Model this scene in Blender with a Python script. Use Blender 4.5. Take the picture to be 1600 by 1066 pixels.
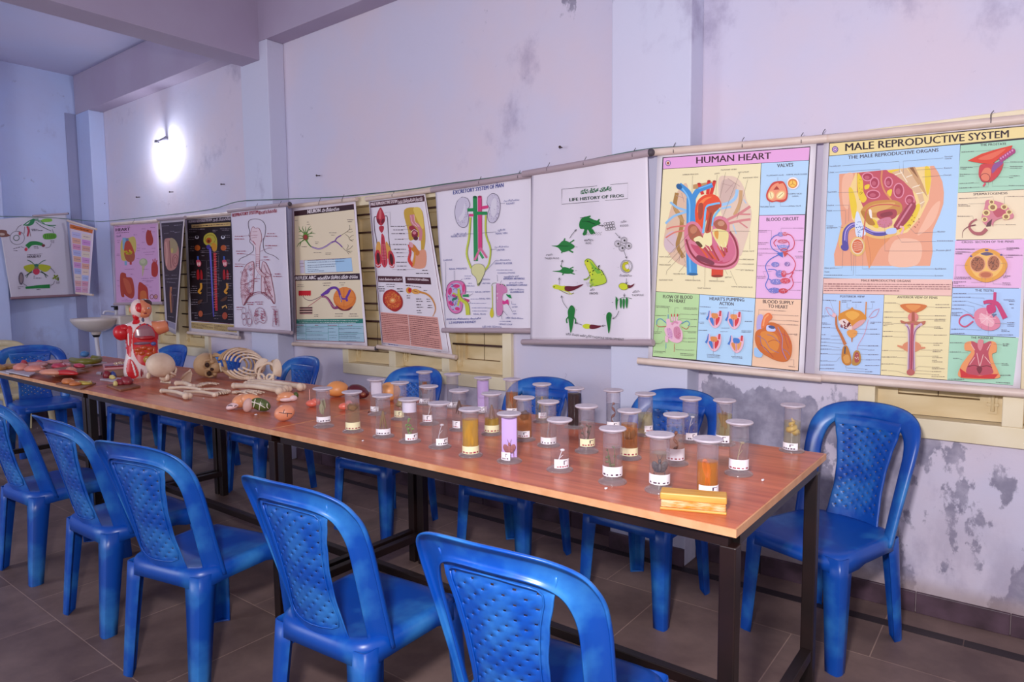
import bpy, bmesh, math, random
from mathutils import Vector, Matrix
from math import sin, cos, pi, radians
random.seed(7)
SC = bpy.context.scene
COL = SC.collection
for _o in list(bpy.data.objects): bpy.data.objects.remove(_o)
# ------------------------------------------------------------------ camera (1600x1066 frame, f = 1054 px)
FPX, PCX, PCY, EYE = 1053.994, 800.0, 533.0, Vector((0, 0, 1.30))
ROT = Matrix(((0.79331952, -0.04378525, 0.60722895), (0.60874406, 0.07122006, -0.79016351), (-0.00864938, 0.99649915, 0.08315427)))
_cd = bpy.data.cameras.new('camera'); CAM = bpy.data.objects.new('camera', _cd); COL.objects.link(CAM)
_cd.sensor_width = 36; _cd.lens = FPX / 1600 * 36; _cd.clip_start = 0.05; _cd.clip_end = 60
CAM.matrix_world = Matrix.Translation(EYE) @ ROT.to_4x4()
SC.camera = CAM
# ------------------------------------------------------------------ light and exposure
def lin(c):
    return tuple((v / 12.92 if v <= 0.04045 else ((v + 0.055) / 1.055) ** 2.4) for v in c)
def H(h):
    h = h.lstrip('#'); return lin(tuple(int(h[i:i + 2], 16) / 255 for i in (0, 2, 4)))
W = bpy.data.worlds.new('daylight'); SC.world = W; W.use_nodes = True
W.node_tree.nodes['Background'].inputs[0].default_value = (0.93, 0.905, 0.97, 1)
W.node_tree.nodes['Background'].inputs[1].default_value = 0.98
def area(name, loc, aim, sx, sy, power, color):
    l = bpy.data.lights.new(name, 'AREA'); l.shape = 'RECTANGLE'; l.size = sx; l.size_y = sy; l.energy = power; l.color = color
    o = bpy.data.objects.new(name, l); COL.objects.link(o); o.location = loc
    o.rotation_euler = (Vector(aim) - Vector(loc)).to_track_quat('-Z', 'Y').to_euler(); return o
area('flash_light', (-0.15, -0.12, 1.62), (-1.0, 3.0, 1.15), 0.16, 0.10, 57, (1.0, 0.97, 1.0))      # the photographer's flash, assumed beside the camera
area('assumed_daylight_fill', (-4.6, -2.6, 1.7), (-5.6, 3.0, 1.2), 1.6, 1.8, 64, (0.80, 0.88, 1.0))        # added fill light, assumed daylight from the unseen side; no doorway modelled
SC.view_settings.view_transform = 'Standard'; SC.view_settings.look = 'None'
SC.view_settings.gamma = 1.0; SC.view_settings.use_curve_mapping = False
SC.view_settings.exposure = 0.0
# ------------------------------------------------------------------ rays of the calibrated camera onto real planes
def ray(p): return ROT @ Vector((p[0] - PCX, PCY - p[1], -FPX))
def on_z(p, z): d = ray(p); return EYE + d * ((z - EYE.z) / d.z)
def on_y(p, y): d = ray(p); return EYE + d * (y / d.y)
def on_x(p, x): d = ray(p); return EYE + d * (x / d.x)
# ------------------------------------------------------------------ objects
def link(o, parent=None):
    COL.objects.link(o)
    if parent: o.parent = parent
    return o
def tag(o, label=None, cat=None, group=None, kind=None):
    if label: o['label'] = label
    if cat: o['category'] = cat
    if group: o['group'] = group
    if kind: o['kind'] = kind
    return o
def empty(name, loc, label, cat, group=None, rz=0, rot=None):
    o = bpy.data.objects.new(name, None); o.empty_display_size = 0.05
    o.location = loc; o.rotation_euler = rot if rot else (0, 0, rz); link(o)
    return tag(o, label, cat, group)
def kids(o): return [c for c in bpy.data.objects if c.parent == o]
def copy_tree(o, parent=None):
    c = o.copy(); COL.objects.link(c)
    if parent: c.parent = parent
    for ch in kids(o): copy_tree(ch, c)
    return c
def obj(name, bm, mats, parent=None, smooth=False, loc=None):
    me = bpy.data.meshes.new(name)
    bmesh.ops.recalc_face_normals(bm, faces=bm.faces) if not getattr(bm, '_keep', False) else None
    bm.to_mesh(me); bm.free()
    if not isinstance(mats, (list, tuple)): mats = [mats]
    for m in mats: me.materials.append(m)
    if smooth:
        for p in me.polygons: p.use_smooth = True
        if smooth != True:
            try: me.set_sharp_from_angle(angle=radians(smooth))
            except Exception: pass
    o = bpy.data.objects.new(name, me); link(o, parent)
    if loc is not None: o.location = loc
    return o
def struct(name, bm, m, smooth=False): return tag(obj(name, bm, m, None, smooth), kind='structure')
def bev(o, w=0.003, seg=2, ang=40):
    b = o.modifiers.new('bevel', 'BEVEL'); b.width = w; b.segments = seg; b.limit_method = 'ANGLE'; b.angle_limit = radians(ang); return o
def solid(o, t, off=0):
    s = o.modifiers.new('thick', 'SOLIDIFY'); s.thickness = t; s.offset = off; return o
def sub(o, n=1):
    s = o.modifiers.new('sub', 'SUBSURF'); s.levels = n; s.render_levels = n; return o
# ------------------------------------------------------------------ shapes
def NB(): return bmesh.new()
def box(bm, c, s, rz=0, mi=0, mat=None):
    M = mat if mat else Matrix.Translation(c) @ Matrix.Rotation(rz, 4, 'Z')
    vs = [bm.verts.new(M @ Vector((x * s[0] / 2, y * s[1] / 2, z * s[2] / 2))) for x in (-1, 1) for y in (-1, 1) for z in (-1, 1)]
    for f in ((0, 1, 3, 2), (4, 6, 7, 5), (0, 4, 5, 1), (2, 3, 7, 6), (0, 2, 6, 4), (1, 5, 7, 3)):
        bm.faces.new([vs[i] for i in f]).material_index = mi
    return vs
def box2(bm, a, b, mi=0): return box(bm, [(a[i] + b[i]) / 2 for i in range(3)], [abs(b[i] - a[i]) for i in range(3)], 0, mi)
def frames(pts):
    out = []; n = len(pts); up = None
    for i in range(n):
        t = (pts[min(i + 1, n - 1)] - pts[max(i - 1, 0)]).normalized()
        if up is None:
            up = Vector((0, 0, 1)) if abs(t.z) < 0.9 else Vector((1, 0, 0))
        s = t.cross(up); s.normalize(); up = s.cross(t); up.normalize(); out.append((t, s, up))
    return out
def tube(bm, pts, r, n=8, cap=True, mi=0, flat=1.0):
    pts = [Vector(p) for p in pts]; rs = r if isinstance(r, (list, tuple)) else [r] * len(pts); rings = []
    for (t, s, u), p, q in zip(frames(pts), pts, rs):
        rings.append([bm.verts.new(p + s * (cos(2 * pi * k / n) * q) + u * (sin(2 * pi * k / n) * q * flat)) for k in range(n)])
    for a, b in zip(rings, rings[1:]):
        for k in range(n): bm.faces.new((a[k], a[(k + 1) % n], b[(k + 1) % n], b[k])).material_index = mi
    if cap:
        bm.faces.new(rings[0][::-1]).material_index = mi; bm.faces.new(rings[-1]).material_index = mi
def lathe(bm, prof, n=24, c=(0, 0, 0), mi=0, cap=True, M=None, sx=1, sy=1):
    c = Vector(c); rings = []
    for r, z in prof:
        ring = []
        for k in range(n):
            v = Vector((cos(2 * pi * k / n) * r * sx, sin(2 * pi * k / n) * r * sy, z))
            ring.append(bm.verts.new((M @ v if M else v) + c))
        rings.append(ring)
    for a, b in zip(rings, rings[1:]):
        for k in range(n): bm.faces.new((a[k], a[(k + 1) % n], b[(k + 1) % n], b[k])).material_index = mi
    if cap:
        bm.faces.new(rings[0][::-1]).material_index = mi; bm.faces.new(rings[-1]).material_index = mi
def blob(bm, c, s, M=None, nu=16, nv=10, f=None, mi=0):
    """ellipsoid of radii s, optionally reshaped by f(unit vector) -> radius factor"""
    c = Vector(c); rings = []; T = M if M else Matrix.Identity(3)
    def P(th, ph):
        d = Vector((sin(th) * cos(ph), sin(th) * sin(ph), cos(th))); k = f(d) if f else 1.0
        return c + T @ Vector((d.x * s[0] * k, d.y * s[1] * k, d.z * s[2] * k))
    top = bm.verts.new(P(0, 0)); bot = bm.verts.new(P(pi, 0))
    for i in range(1, nv): rings.append([bm.verts.new(P(pi * i / nv, 2 * pi * j / nu)) for j in range(nu)])
    fs = []
    for j in range(nu):
        fs.append(bm.faces.new((top, rings[0][j], rings[0][(j + 1) % nu]))); fs.append(bm.faces.new((bot, rings[-1][(j + 1) % nu], rings[-1][j])))
    for a, b in zip(rings, rings[1:]):
        for j in range(nu): fs.append(bm.faces.new((a[j], b[j], b[(j + 1) % nu], a[(j + 1) % nu])))
    for x in fs: x.material_index = mi
def prism(bm, poly, z0, z1, mi=0, M=None):
    a = [bm.verts.new((M @ Vector((x, y, z0))) if M else Vector((x, y, z0))) for x, y in poly]
    b = [bm.verts.new((M @ Vector((x, y, z1))) if M else Vector((x, y, z1))) for x, y in poly]
    n = len(poly); bm.faces.new(a[::-1]).material_index = mi; bm.faces.new(b).material_index = mi
    for i in range(n): bm.faces.new((a[i], a[(i + 1) % n], b[(i + 1) % n], b[i])).material_index = mi
def spline(pts, n=8, closed=False):
    """Catmull-Rom through points of any dimension"""
    P = [Vector(p) for p in pts]; m = len(P); out = []
    rng = range(m) if closed else range(m - 1)
    for i in rng:
        p0 = P[(i - 1) % m] if closed or i > 0 else P[0]; p1 = P[i]; p2 = P[(i + 1) % m]
        p3 = P[(i + 2) % m] if closed or i + 2 < m else P[-1]
        for k in range(n):
            t = k / n
            out.append(0.5 * ((2 * p1) + (p2 - p0) * t + (2 * p0 - 5 * p1 + 4 * p2 - p3) * t * t + (3 * p1 - p0 - 3 * p2 + p3) * t ** 3))
    if not closed: out.append(P[-1])
    return out
# ------------------------------------------------------------------ materials
_M = {}
def nodes(m):
    m.use_nodes = True; nt = m.node_tree; return nt, nt.nodes, nt.links, nt.nodes['Principled BSDF']
def plain(name, c, rough=0.5, metal=0.0, spec=0.5, coat=0.0):
    if name in _M: return _M[name]
    m = bpy.data.materials.new(name); nt, N, L, B = nodes(m)
    c = H(c) if isinstance(c, str) else c
    B.inputs['Base Color'].default_value = (*c, 1); B.inputs['Roughness'].default_value = rough; B.inputs['Metallic'].default_value = metal
    B.inputs['Specular IOR Level'].default_value = spec; B.inputs['Coat Weight'].default_value = coat
    _M[name] = m; return m
def mottle(name, c1, c2, scale=6.0, rough=0.6, detail=6, bump=0.0, stretch=(1, 1, 1), lo=0.35, hi=0.65, coat=0.0, bscale=None, spec=0.5, coords='Object'):
    """two-tone noise"""
    if name in _M: return _M[name]
    m = bpy.data.materials.new(name); nt, N, L, B = nodes(m)
    tc = N.new('ShaderNodeTexCoord'); mp = N.new('ShaderNodeMapping'); mp.inputs['Scale'].default_value = stretch
    L.new(tc.outputs[coords], mp.inputs[0])
    no = N.new('ShaderNodeTexNoise'); no.inputs['Scale'].default_value = scale; no.inputs['Detail'].default_value = detail
    L.new(mp.outputs[0], no.inputs['Vector'])
    rp = N.new('ShaderNodeValToRGB'); e = rp.color_ramp.elements
    e[0].position = lo; e[1].position = hi
    e[0].color = (*(H(c1) if isinstance(c1, str) else c1), 1); e[1].color = (*(H(c2) if isinstance(c2, str) else c2), 1)
    L.new(no.outputs[0], rp.inputs[0]); L.new(rp.outputs[0], B.inputs['Base Color'])
    B.inputs['Roughness'].default_value = rough; B.inputs['Coat Weight'].default_value = coat; B.inputs['Specular IOR Level'].default_value = spec
    if bump:
        bn = N.new('ShaderNodeTexNoise'); bn.inputs['Scale'].default_value = bscale or scale * 4; L.new(mp.outputs[0], bn.inputs['Vector'])
        bp = N.new('ShaderNodeBump'); bp.inputs['Strength'].default_value = bump; bp.inputs['Distance'].default_value = 0.01
        L.new(bn.outputs[0], bp.inputs['Height']); L.new(bp.outputs[0], B.inputs['Normal'])
    _M[name] = m; return m
def clear(name, tint, gloss=0.08, rough=0.06, haze=0.0, hcol='#e8e4ec'):
    """thin clear plastic or a tinted liquid: tinted see-through plus a little gloss"""
    if name in _M: return _M[name]
    m = bpy.data.materials.new(name); m.use_nodes = True; N = m.node_tree.nodes; L = m.node_tree.links; N.clear()
    out = N.new('ShaderNodeOutputMaterial'); tr = N.new('ShaderNodeBsdfTransparent'); gl = N.new('ShaderNodeBsdfGlossy'); mx = N.new('ShaderNodeMixShader')
    lw = N.new('ShaderNodeLayerWeight'); lw.inputs[0].default_value = 0.35
    ma = N.new('ShaderNodeMath'); ma.operation = 'MULTIPLY_ADD'; ma.inputs[1].default_value = 0.20; ma.inputs[2].default_value = gloss
    tr.inputs[0].default_value = (*(H(tint) if isinstance(tint, str) else tint), 1); gl.inputs['Roughness'].default_value = rough
    L.new(lw.outputs['Facing'], ma.inputs[0]); L.new(ma.outputs[0], mx.inputs[0]); L.new(tr.outputs[0], mx.inputs[1]); L.new(gl.outputs[0], mx.inputs[2]); last = mx
    if haze:
        tl = N.new('ShaderNodeBsdfTranslucent'); df = N.new('ShaderNodeBsdfDiffuse'); ad = N.new('ShaderNodeMixShader'); m2 = N.new('ShaderNodeMixShader'); hc = H(hcol) if isinstance(hcol, str) else hcol
        tl.inputs[0].default_value = (*hc, 1); df.inputs[0].default_value = (*hc, 1); ad.inputs[0].default_value = 0.5; m2.inputs[0].default_value = haze
        L.new(tl.outputs[0], ad.inputs[1]); L.new(df.outputs[0], ad.inputs[2]); L.new(mx.outputs[0], m2.inputs[1]); L.new(ad.outputs[0], m2.inputs[2]); last = m2
    L.new(last.outputs[0], out.inputs[0])
    _M[name] = m; return m
# ================================================================== the room
def wall_material(name, base='#d0cbe0', warm='#d8cad8', peel=True):
    m = bpy.data.materials.new(name); nt, N, L, B = nodes(m)
    g = N.new('ShaderNodeNewGeometry'); sp = N.new('ShaderNodeSeparateXYZ'); L.new(g.outputs['Position'], sp.inputs[0])
    def noise(scale, detail=6, st=(1, 1, 1), rough=0.55):
        mp = N.new('ShaderNodeMapping'); mp.inputs['Scale'].default_value = st; L.new(g.outputs['Position'], mp.inputs[0])
        n = N.new('ShaderNodeTexNoise'); n.inputs['Scale'].default_value = scale; n.inputs['Detail'].default_value = detail; n.inputs['Roughness'].default_value = rough
        L.new(mp.outputs[0], n.inputs['Vector']); return n.outputs[0]
    def rng(v, a, b, lo=0.0, hi=1.0, smooth=True):
        r = N.new('ShaderNodeMapRange'); r.interpolation_type = 'SMOOTHSTEP' if smooth else 'LINEAR'
        for k, x in zip(('From Min', 'From Max', 'To Min', 'To Max'), (a, b, lo, hi)): r.inputs[k].default_value = x
        L.new(v, r.inputs['Value']); return r.outputs[0]
    def mth(op, a, b):
        n = N.new('ShaderNodeMath'); n.operation = op
        for i, x in enumerate((a, b)):
            if isinstance(x, (int, float)): n.inputs[i].default_value = x
            else: L.new(x, n.inputs[i])
        return n.outputs[0]
    def mix(f, a, b):
        n = N.new('ShaderNodeMix'); n.data_type = 'RGBA'
        L.new(f, n.inputs[0])
        for i, x in ((6, a), (7, b)):
            if isinstance(x, str): n.inputs[i].default_value = (*H(x), 1)
            else: L.new(x, n.inputs[i])
        return n.outputs[2]
    c = mix(rng(noise(1.3, 5), 0.35, 0.65), base, warm)
    c = mix(mth('MULTIPLY', rng(noise(2.2, 8, (1, 1, 0.8), 0.65), 0.57, 0.74), 0.55), c, '#8f84a4')        # faint grime
    c = mix(mth('MULTIPLY', rng(noise(7.0, 9, (1, 1, 1), 0.7), 0.63, 0.72), 0.5), c, '#7a7090')             # mould specks
    if peel:
        cov = mth('MULTIPLY', rng(sp.outputs[2], 1.02, 0.70), rng(sp.outputs[0], -1.30, -1.12))
        left = rng(sp.outputs[0], -0.35, -0.75, 0.0, 1.0)
        amt = mth('MULTIPLY', cov, mth('ADD', mth('MULTIPLY', left, 0.13), 0.21))
        n1 = mth('ADD', noise(2.6, 10, (1.3, 1, 0.75), 0.62), mth('SUBTRACT', amt, 0.04))
        p = rng(n1, 0.665, 0.69)
        c = mix(mth('MULTIPLY', p, rng(noise(14, 8), 0.25, 0.65, 0.45, 0.95)), c, '#8a8599')                # peeled plaster
        low = mth('MULTIPLY', rng(sp.outputs[2], 0.55, 0.12), rng(noise(3.5, 9, (1, 1, 0.5)), 0.50, 0.62))
        c = mix(mth('MULTIPLY', low, 0.45), c, '#8d8098')
        dust = mth('MULTIPLY', rng(sp.outputs[2], 0.16, 0.09), 0.6)
        c = mix(dust, c, '#a58d84')
    L.new(c, B.inputs['Base Color']); B.inputs['Roughness'].default_value = 0.85; B.inputs['Specular IOR Level'].default_value = 0.2
    bp = N.new('ShaderNodeBump'); bp.inputs['Strength'].default_value = 0.18; bp.inputs['Distance'].default_value = 0.02
    L.new(noise(9, 8), bp.inputs['Height']); L.new(bp.outputs[0], B.inputs['Normal'])
    return m
M_WALL = wall_material('whitewash')
M_COLUMN = wall_material('column_paint', '#cfcfe4', '#d1cee2', False)
M_END = wall_material('end_wall_paint', '#b6c2e8', '#b8bcde', False)
M_CEIL = mottle('ceiling_paint', '#b9bad8', '#bdb6d0', 1.2, 0.9, 5)
M_BEAM = mottle('beam_paint', '#b2a6bc', '#ac9cb4', 1.5, 0.9, 6)
M_STRIP = mottle('grey_strip', '#8f8fae', '#9793b0', 3, 0.9)
M_SKIRT = mottle('maroon_tile', '#3a2630', '#5a4250', 9, 0.45, 8)
XL, YB, ZC, YC = -7.74, 3.0, 3.43, 2.862
# floor of stone slabs
def floor_material():
    m = bpy.data.materials.new('stone_slabs'); nt, N, L, B = nodes(m)
    tc = N.new('ShaderNodeTexCoord'); mp = N.new('ShaderNodeMapping'); mp.inputs['Location'].default_value = (0.39, -0.93 + 0.534 * 4, 0)
    L.new(tc.outputs['Object'], mp.inputs[0])
    b = N.new('ShaderNodeTexBrick'); b.offset = 0.5; b.inputs['Scale'].default_value = 1; b.inputs['Brick Width'].default_value = 0.52; b.inputs['Row Height'].default_value = 0.534
    b.inputs['Mortar Size'].default_value = 0.0022; b.inputs['Mortar Smooth'].default_value = 0.3; b.inputs['Bias'].default_value = 0
    b.inputs['Color1'].default_value = (*H('#73605c'), 1); b.inputs['Color2'].default_value = (*H('#836f6a'), 1); b.inputs['Mortar'].default_value = (*H('#a58e84'), 1)
    L.new(mp.outputs[0], b.inputs['Vector'])
    n = N.new('ShaderNodeTexNoise'); n.inputs['Scale'].default_value = 3.2; n.inputs['Detail'].default_value = 9; n.inputs['Roughness'].default_value = 0.62; L.new(tc.outputs['Object'], n.inputs['Vector'])
    rp = N.new('ShaderNodeValToRGB'); e = rp.color_ramp.elements; e[0].position = 0.33; e[1].position = 0.7; e[0].color = (0.62, 0.56, 0.56, 1); e[1].color = (1.25, 1.2, 1.12, 1)
    L.new(n.outputs[0], rp.inputs[0])
    mx = N.new('ShaderNodeMix'); mx.data_type = 'RGBA'; mx.blend_type = 'MULTIPLY'; mx.inputs[0].default_value = 1
    L.new(b.outputs['Color'], mx.inputs[6]); L.new(rp.outputs[0], mx.inputs[7]); L.new(mx.outputs[2], B.inputs['Base Color'])
    B.inputs['Roughness'].default_value = 0.5; B.inputs['Specular IOR Level'].default_value = 0.35
    bp = N.new('ShaderNodeBump'); bp.inputs['Strength'].default_value = 0.25; bp.inputs['Distance'].default_value = 0.004; bp.invert = True
    L.new(b.outputs['Fac'], bp.inputs['Height']); L.new(bp.outputs[0], B.inputs['Normal'])
    return m
bm = NB(); box2(bm, (XL - 0.1, -4, -0.1), (3, YB + 0.2, 0)); struct('floor', bm, floor_material())
bm = NB(); x = XL
while x < 3:
    w = random.uniform(0.42, 0.6); box2(bm, (x + 0.003, 2.805, 0.0), (x + w, 2.857, 0.0012)); x += w
struct('trim_1', bm, plain('dark_inlay', '#2e2428', 0.5))
# walls with the window openings left open
WIN = [(-7.12, -5.56), (-3.77, -2.295), (-0.535, 0.94)]; WZ0, WZ1 = 0.70, 1.89
bm = NB(); xs = [XL - 0.1] + [v for w in WIN for v in w] + [3.0]
for i in range(0, len(xs), 2): box2(bm, (xs[i], YB, 0), (xs[i + 1], YB + 0.2, ZC))
for a, b in WIN: box2(bm, (a, YB, 0), (b, YB + 0.2, WZ0)); box2(bm, (a, YB, WZ1), (b, YB + 0.2, ZC))
struct('wall_back', bm, M_WALL)
bm = NB(); box2(bm, (XL - 0.1, -4, 0), (XL, YB, ZC)); struct('wall_left', bm, M_END)
bm = NB(); box2(bm, (XL - 0.1, -4, ZC), (3, YB + 0.2, ZC + 0.1)); struct('ceiling', bm, M_CEIL)
for i, (a, b, m) in enumerate(((XL, -7.42, M_END), (-4.71, -4.368, M_COLUMN), (-1.60, -1.209, M_COLUMN))):
    bm = NB(); box2(bm, (a, YC, 0), (b, YB, 3.05)); bev(struct('trim_%d' % (i + 2), bm, m), 0.006)
bm = NB(); box2(bm, (XL, YC, 3.05), (3, YB, ZC)); bev(struct('trim_5', bm, M_BEAM), 0.004)          # ring beam on the columns
bm = NB(); box2(bm, (-4.69, -4, 2.92), (-4.46, YC + 0.02, ZC)); bev(struct('trim_6', bm, M_BEAM), 0.004)   # cross beam
bm = NB(); box2(bm, (XL, 1.5, 0), (-7.60, 2.16, 3.43)); bev(struct('trim_7', bm, M_END), 0.006)      # pier on the end wall
bm = NB(); box2(bm, (XL, 2.765, 0), (XL + 0.012, YC, 3.05)); struct('trim_8', bm, M_STRIP)  # darker grey strip down the end wall beside the corner column
# skirting tiles
def skirt(name, a, b, ax):
    bm = NB(); n = max(1, round((b - a) / 0.3)); w = (b - a) / n
    for k in range(n):
        if ax[0] == 'y': box2(bm, (a + k * w + 0.0015, ax[1] - 0.014, 0), (a + (k + 1) * w - 0.0015, ax[1], 0.083))
        else: box2(bm, (ax[1], a + k * w + 0.0015, 0), (ax[1] + 0.014, a + (k + 1) * w - 0.0015, 0.083))
    bev(struct(name, bm, M_SKIRT), 0.002)
skirt('baseboard_back', -7.42, -4.71, ('y', YB)); skirt('baseboard_back.001', -4.368, -1.60, ('y', YB)); skirt('baseboard_back.002', -1.209, 3.0, ('y', YB))
skirt('baseboard_back.003', -4.71, -4.368, ('y', YC)); skirt('baseboard_back.004', -1.60, -1.209, ('y', YC))
skirt('baseboard_left', 2.16, YB, ('x', XL))
# windows: cream frame, shutters closed behind iron bars
M_CREAM = mottle('cream_paint', '#e4d3ae', '#ecdec0', 5, 0.5, 7)
M_CREAM2 = mottle('cream_shutter', '#d2b888', '#e2cca2', 4, 0.55, 8, stretch=(1, 1, 3))
M_IRON = plain('rusty_iron', '#3c1c18', 0.6)
M_GROOVE = plain('groove_brown', '#5f4526', 0.8)  # dark brown lines along the shutter grooves
for wi, (a, b) in enumerate(WIN):
    n = 3; st = 0.062; y0, y1 = 2.975, 3.09
    bm = NB()
    for k in range(n + 1):
        cx = a + st / 2 + (b - a - st) * k / n; box2(bm, (cx - st / 2, y0, WZ0 + 0.075), (cx + st / 2, y1, WZ1 - 0.06))
    box2(bm, (a, y0, WZ0), (b, y1, WZ0 + 0.075)); box2(bm, (a, y0, WZ1 - 0.06), (b, y1, WZ1))
    wn = bev(struct('window_%d' % (wi + 1), bm, M_CREAM), 0.003)
    for k in range(n):
        lo = a + st + (b - a - st) * k / n; hi = a + (b - a - st) * (k + 1) / n
        bm = NB(); z0, z1 = WZ0 + 0.078, WZ1 - 0.063
        box2(bm, (lo, 3.065, z0), (hi, 3.075, z1))
        for q in ((lo, lo + 0.07), (hi - 0.07, hi)): box2(bm, (q[0], 3.045, z0), (q[1], 3.065, z1))
        for q in (z0, z0 + 0.28, z0 + 0.62, z1 - 0.075): box2(bm, (lo + 0.07, 3.045, q), (hi - 0.07, 3.065, q + 0.075))
        for q in (z0 + 0.076, z0 + 0.356, z0 + 0.279, z0 + 0.619): box2(bm, (lo + 0.07, 3.0640, q - 0.003), (hi - 0.07, 3.0655, q + 0.003), 1)
        mid = (lo + hi) / 2; box2(bm, (mid - 0.0015, 3.063, z0 + 0.075), (mid + 0.0015, 3.0655, z1 - 0.075), 1)
        obj('shutter', bm, [M_CREAM2, M_GROOVE], wn)
        for j in range(8):
            z = z0 + 0.17 + j * 0.118; bm = NB(); tube(bm, [(lo - 0.004, 3.012, z), (hi + 0.004, 3.012, z)], 0.006, 6); obj('bar', bm, M_IRON, wn, True)
        if k != 1 or wi == 1:
            lx = hi - 0.03 if wi == 2 else lo + 0.03
            bm = NB(); box2(bm, (lx - 0.014, 3.036, z0 + 0.03), (lx + 0.014, 3.0455, z0 + 0.17)); tube(bm, [(lx, 3.032, z0 + 0.04), (lx, 3.032, z0 + 0.16)], 0.006, 8)
            box2(bm, (lx - 0.018, 3.030, z0 + 0.06), (lx + 0.018, 3.040, z0 + 0.07)); box2(bm, (lx - 0.018, 3.030, z0 + 0.12), (lx + 0.018, 3.040, z0 + 0.13))
            obj('latch', bm, M_CREAM2, wn)
# ================================================================== tables
def wood_material():
    m = bpy.data.materials.new('teak_laminate'); nt, N, L, B = nodes(m)
    tc = N.new('ShaderNodeTexCoord'); mp = N.new('ShaderNodeMapping'); mp.inputs['Scale'].default_value = (1.1, 14, 14); L.new(tc.outputs['Object'], mp.inputs[0])
    n = N.new('ShaderNodeTexNoise'); n.inputs['Scale'].default_value = 2.0; n.inputs['Detail'].default_value = 9; n.inputs['Roughness'].default_value = 0.65; n.inputs['Distortion'].default_value = 0.4
    L.new(mp.outputs[0], n.inputs['Vector'])
    rp = N.new('ShaderNodeValToRGB'); e = rp.color_ramp.elements; e[0].position = 0.36; e[1].position = 0.66; e[0].color = (*H('#a5492f'), 1); e[1].color = (*H('#d0704a'), 1)
    L.new(n.outputs[0], rp.inputs[0]); L.new(rp.outputs[0], B.inputs['Base Color']); B.inputs['Roughness'].default_value = 0.30; B.inputs['Specular IOR Level'].default_value = 0.55
    return m
M_TOP = wood_material(); M_EDGE = mottle('pale_wood_edge', '#c98a5c', '#dba277', 14, 0.5, 6, stretch=(1, 1, 1)); M_STEEL = mottle('black_steel', '#140909', '#221110', 6, 0.4, 5)
TY0, TY1, TZ = 1.413, 2.221, 0.770
def make_table(x0, x1, label):
    cx, cy = (x0 + x1) / 2, (TY0 + TY1) / 2; hx, hy = (x1 - x0) / 2, (TY1 - TY0) / 2
    t = empty('laboratory_table', (cx, cy, 0), label, 'table', 'laboratory tables in a row')
    bm = NB(); box2(bm, (-hx + 0.004, -hy + 0.004, TZ - 0.018), (hx - 0.004, hy - 0.004, TZ)); obj('tabletop', bm, M_TOP, t)
    bm = NB()
    for s in (-1, 1):
        box2(bm, (-hx, s * (hy - 0.004), TZ - 0.019), (hx, s * hy, TZ - 0.0005)); box2(bm, (s * (hx - 0.004), -hy + 0.004, TZ - 0.019), (s * hx, hy - 0.004, TZ - 0.0005))
    obj('edge_band', bm, M_EDGE, t)
    ix, iy, w = hx - 0.028, hy - 0.045, 0.038
    bm = NB(); z0, z1 = TZ - 0.054, TZ - 0.019
    for s in (-1, 1):
        box2(bm, (-ix, s * iy - 0.016, z0), (ix, s * iy + 0.016, z1)); box2(bm, (s * ix - 0.016, -iy + 0.016, z0), (s * ix + 0.016, iy - 0.016, z1))
    obj('top_frame', bm, M_STEEL, t)
    for sx in (-1, 1):
        for sy in (-1, 1):
            bm = NB(); box2(bm, (sx * ix - w / 2, sy * iy - w / 2, 0), (sx * ix + w / 2, sy * iy + w / 2, z0 + 0.001)); bev(obj('leg', bm, M_STEEL, t), 0.003)
        bm = NB(); box2(bm, (sx * ix - 0.016, -iy + w / 2, 0.125), (sx * ix + 0.016, iy - w / 2, 0.157)); bev(obj('stretcher', bm, M_STEEL, t), 0.002)
    bm = NB(); box2(bm, (-ix + 0.016, -0.016, 0.125), (ix - 0.016, 0.016, 0.157)); bev(obj('stretcher', bm, M_STEEL, t), 0.002)
    return t
make_table(-2.234, -0.481, 'brown laminate table on black steel legs carrying the specimen jars')
make_table(-3.988, -2.237, 'brown laminate table on black steel legs carrying the skeleton bones')
make_table(-5.742, -3.991, 'brown laminate table at the far left under the mounted organ boards')
# ================================================================== moulded plastic chairs
def plastic(name, a, b, weave=False, rough=0.34):
    m = mottle(name, a, b, 6.5, rough, 9, lo=0.48, hi=0.80, spec=0.5)
    if weave:
        nt = m.node_tree; N = nt.nodes; L = nt.links; B = N['Principled BSDF']
        tc = N.new('ShaderNodeTexCoord'); mp = N.new('ShaderNodeMapping'); mp.inputs['Rotation'].default_value = (0, radians(45), 0); L.new(tc.outputs['Object'], mp.inputs[0])
        ck = N.new('ShaderNodeTexWave'); ck.inputs['Scale'].default_value = 14; ck.bands_direction = 'X'; L.new(mp.outputs[0], ck.inputs['Vector'])
        ck2 = N.new('ShaderNodeTexWave'); ck2.inputs['Scale'].default_value = 14; ck2.bands_direction = 'Z'; L.new(mp.outputs[0], ck2.inputs['Vector'])
        ml = N.new('ShaderNodeMath'); ml.operation = 'MAXIMUM'; L.new(ck.outputs[1], ml.inputs[0]); L.new(ck2.outputs[1], ml.inputs[1])
        bp = N.new('ShaderNodeBump'); bp.inputs['Strength'].default_value = 0.05; bp.inputs['Distance'].default_value = 0.003; L.new(ml.outputs[0], bp.inputs['Height']); L.new(bp.outputs[0], B.inputs['Normal'])
    return m
def back_pt(u, v, off=0.0):
    """point of the backrest surface: u across, v height, off towards the front"""
    return Vector((u, -0.190 - 0.225 * (v - 0.42) - 0.10 * max(0, v - 0.78) + 1.25 * u * u + 3.2 * u * u * max(0, 0.80 - v) + off, v - 0.22 * off))
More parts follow.
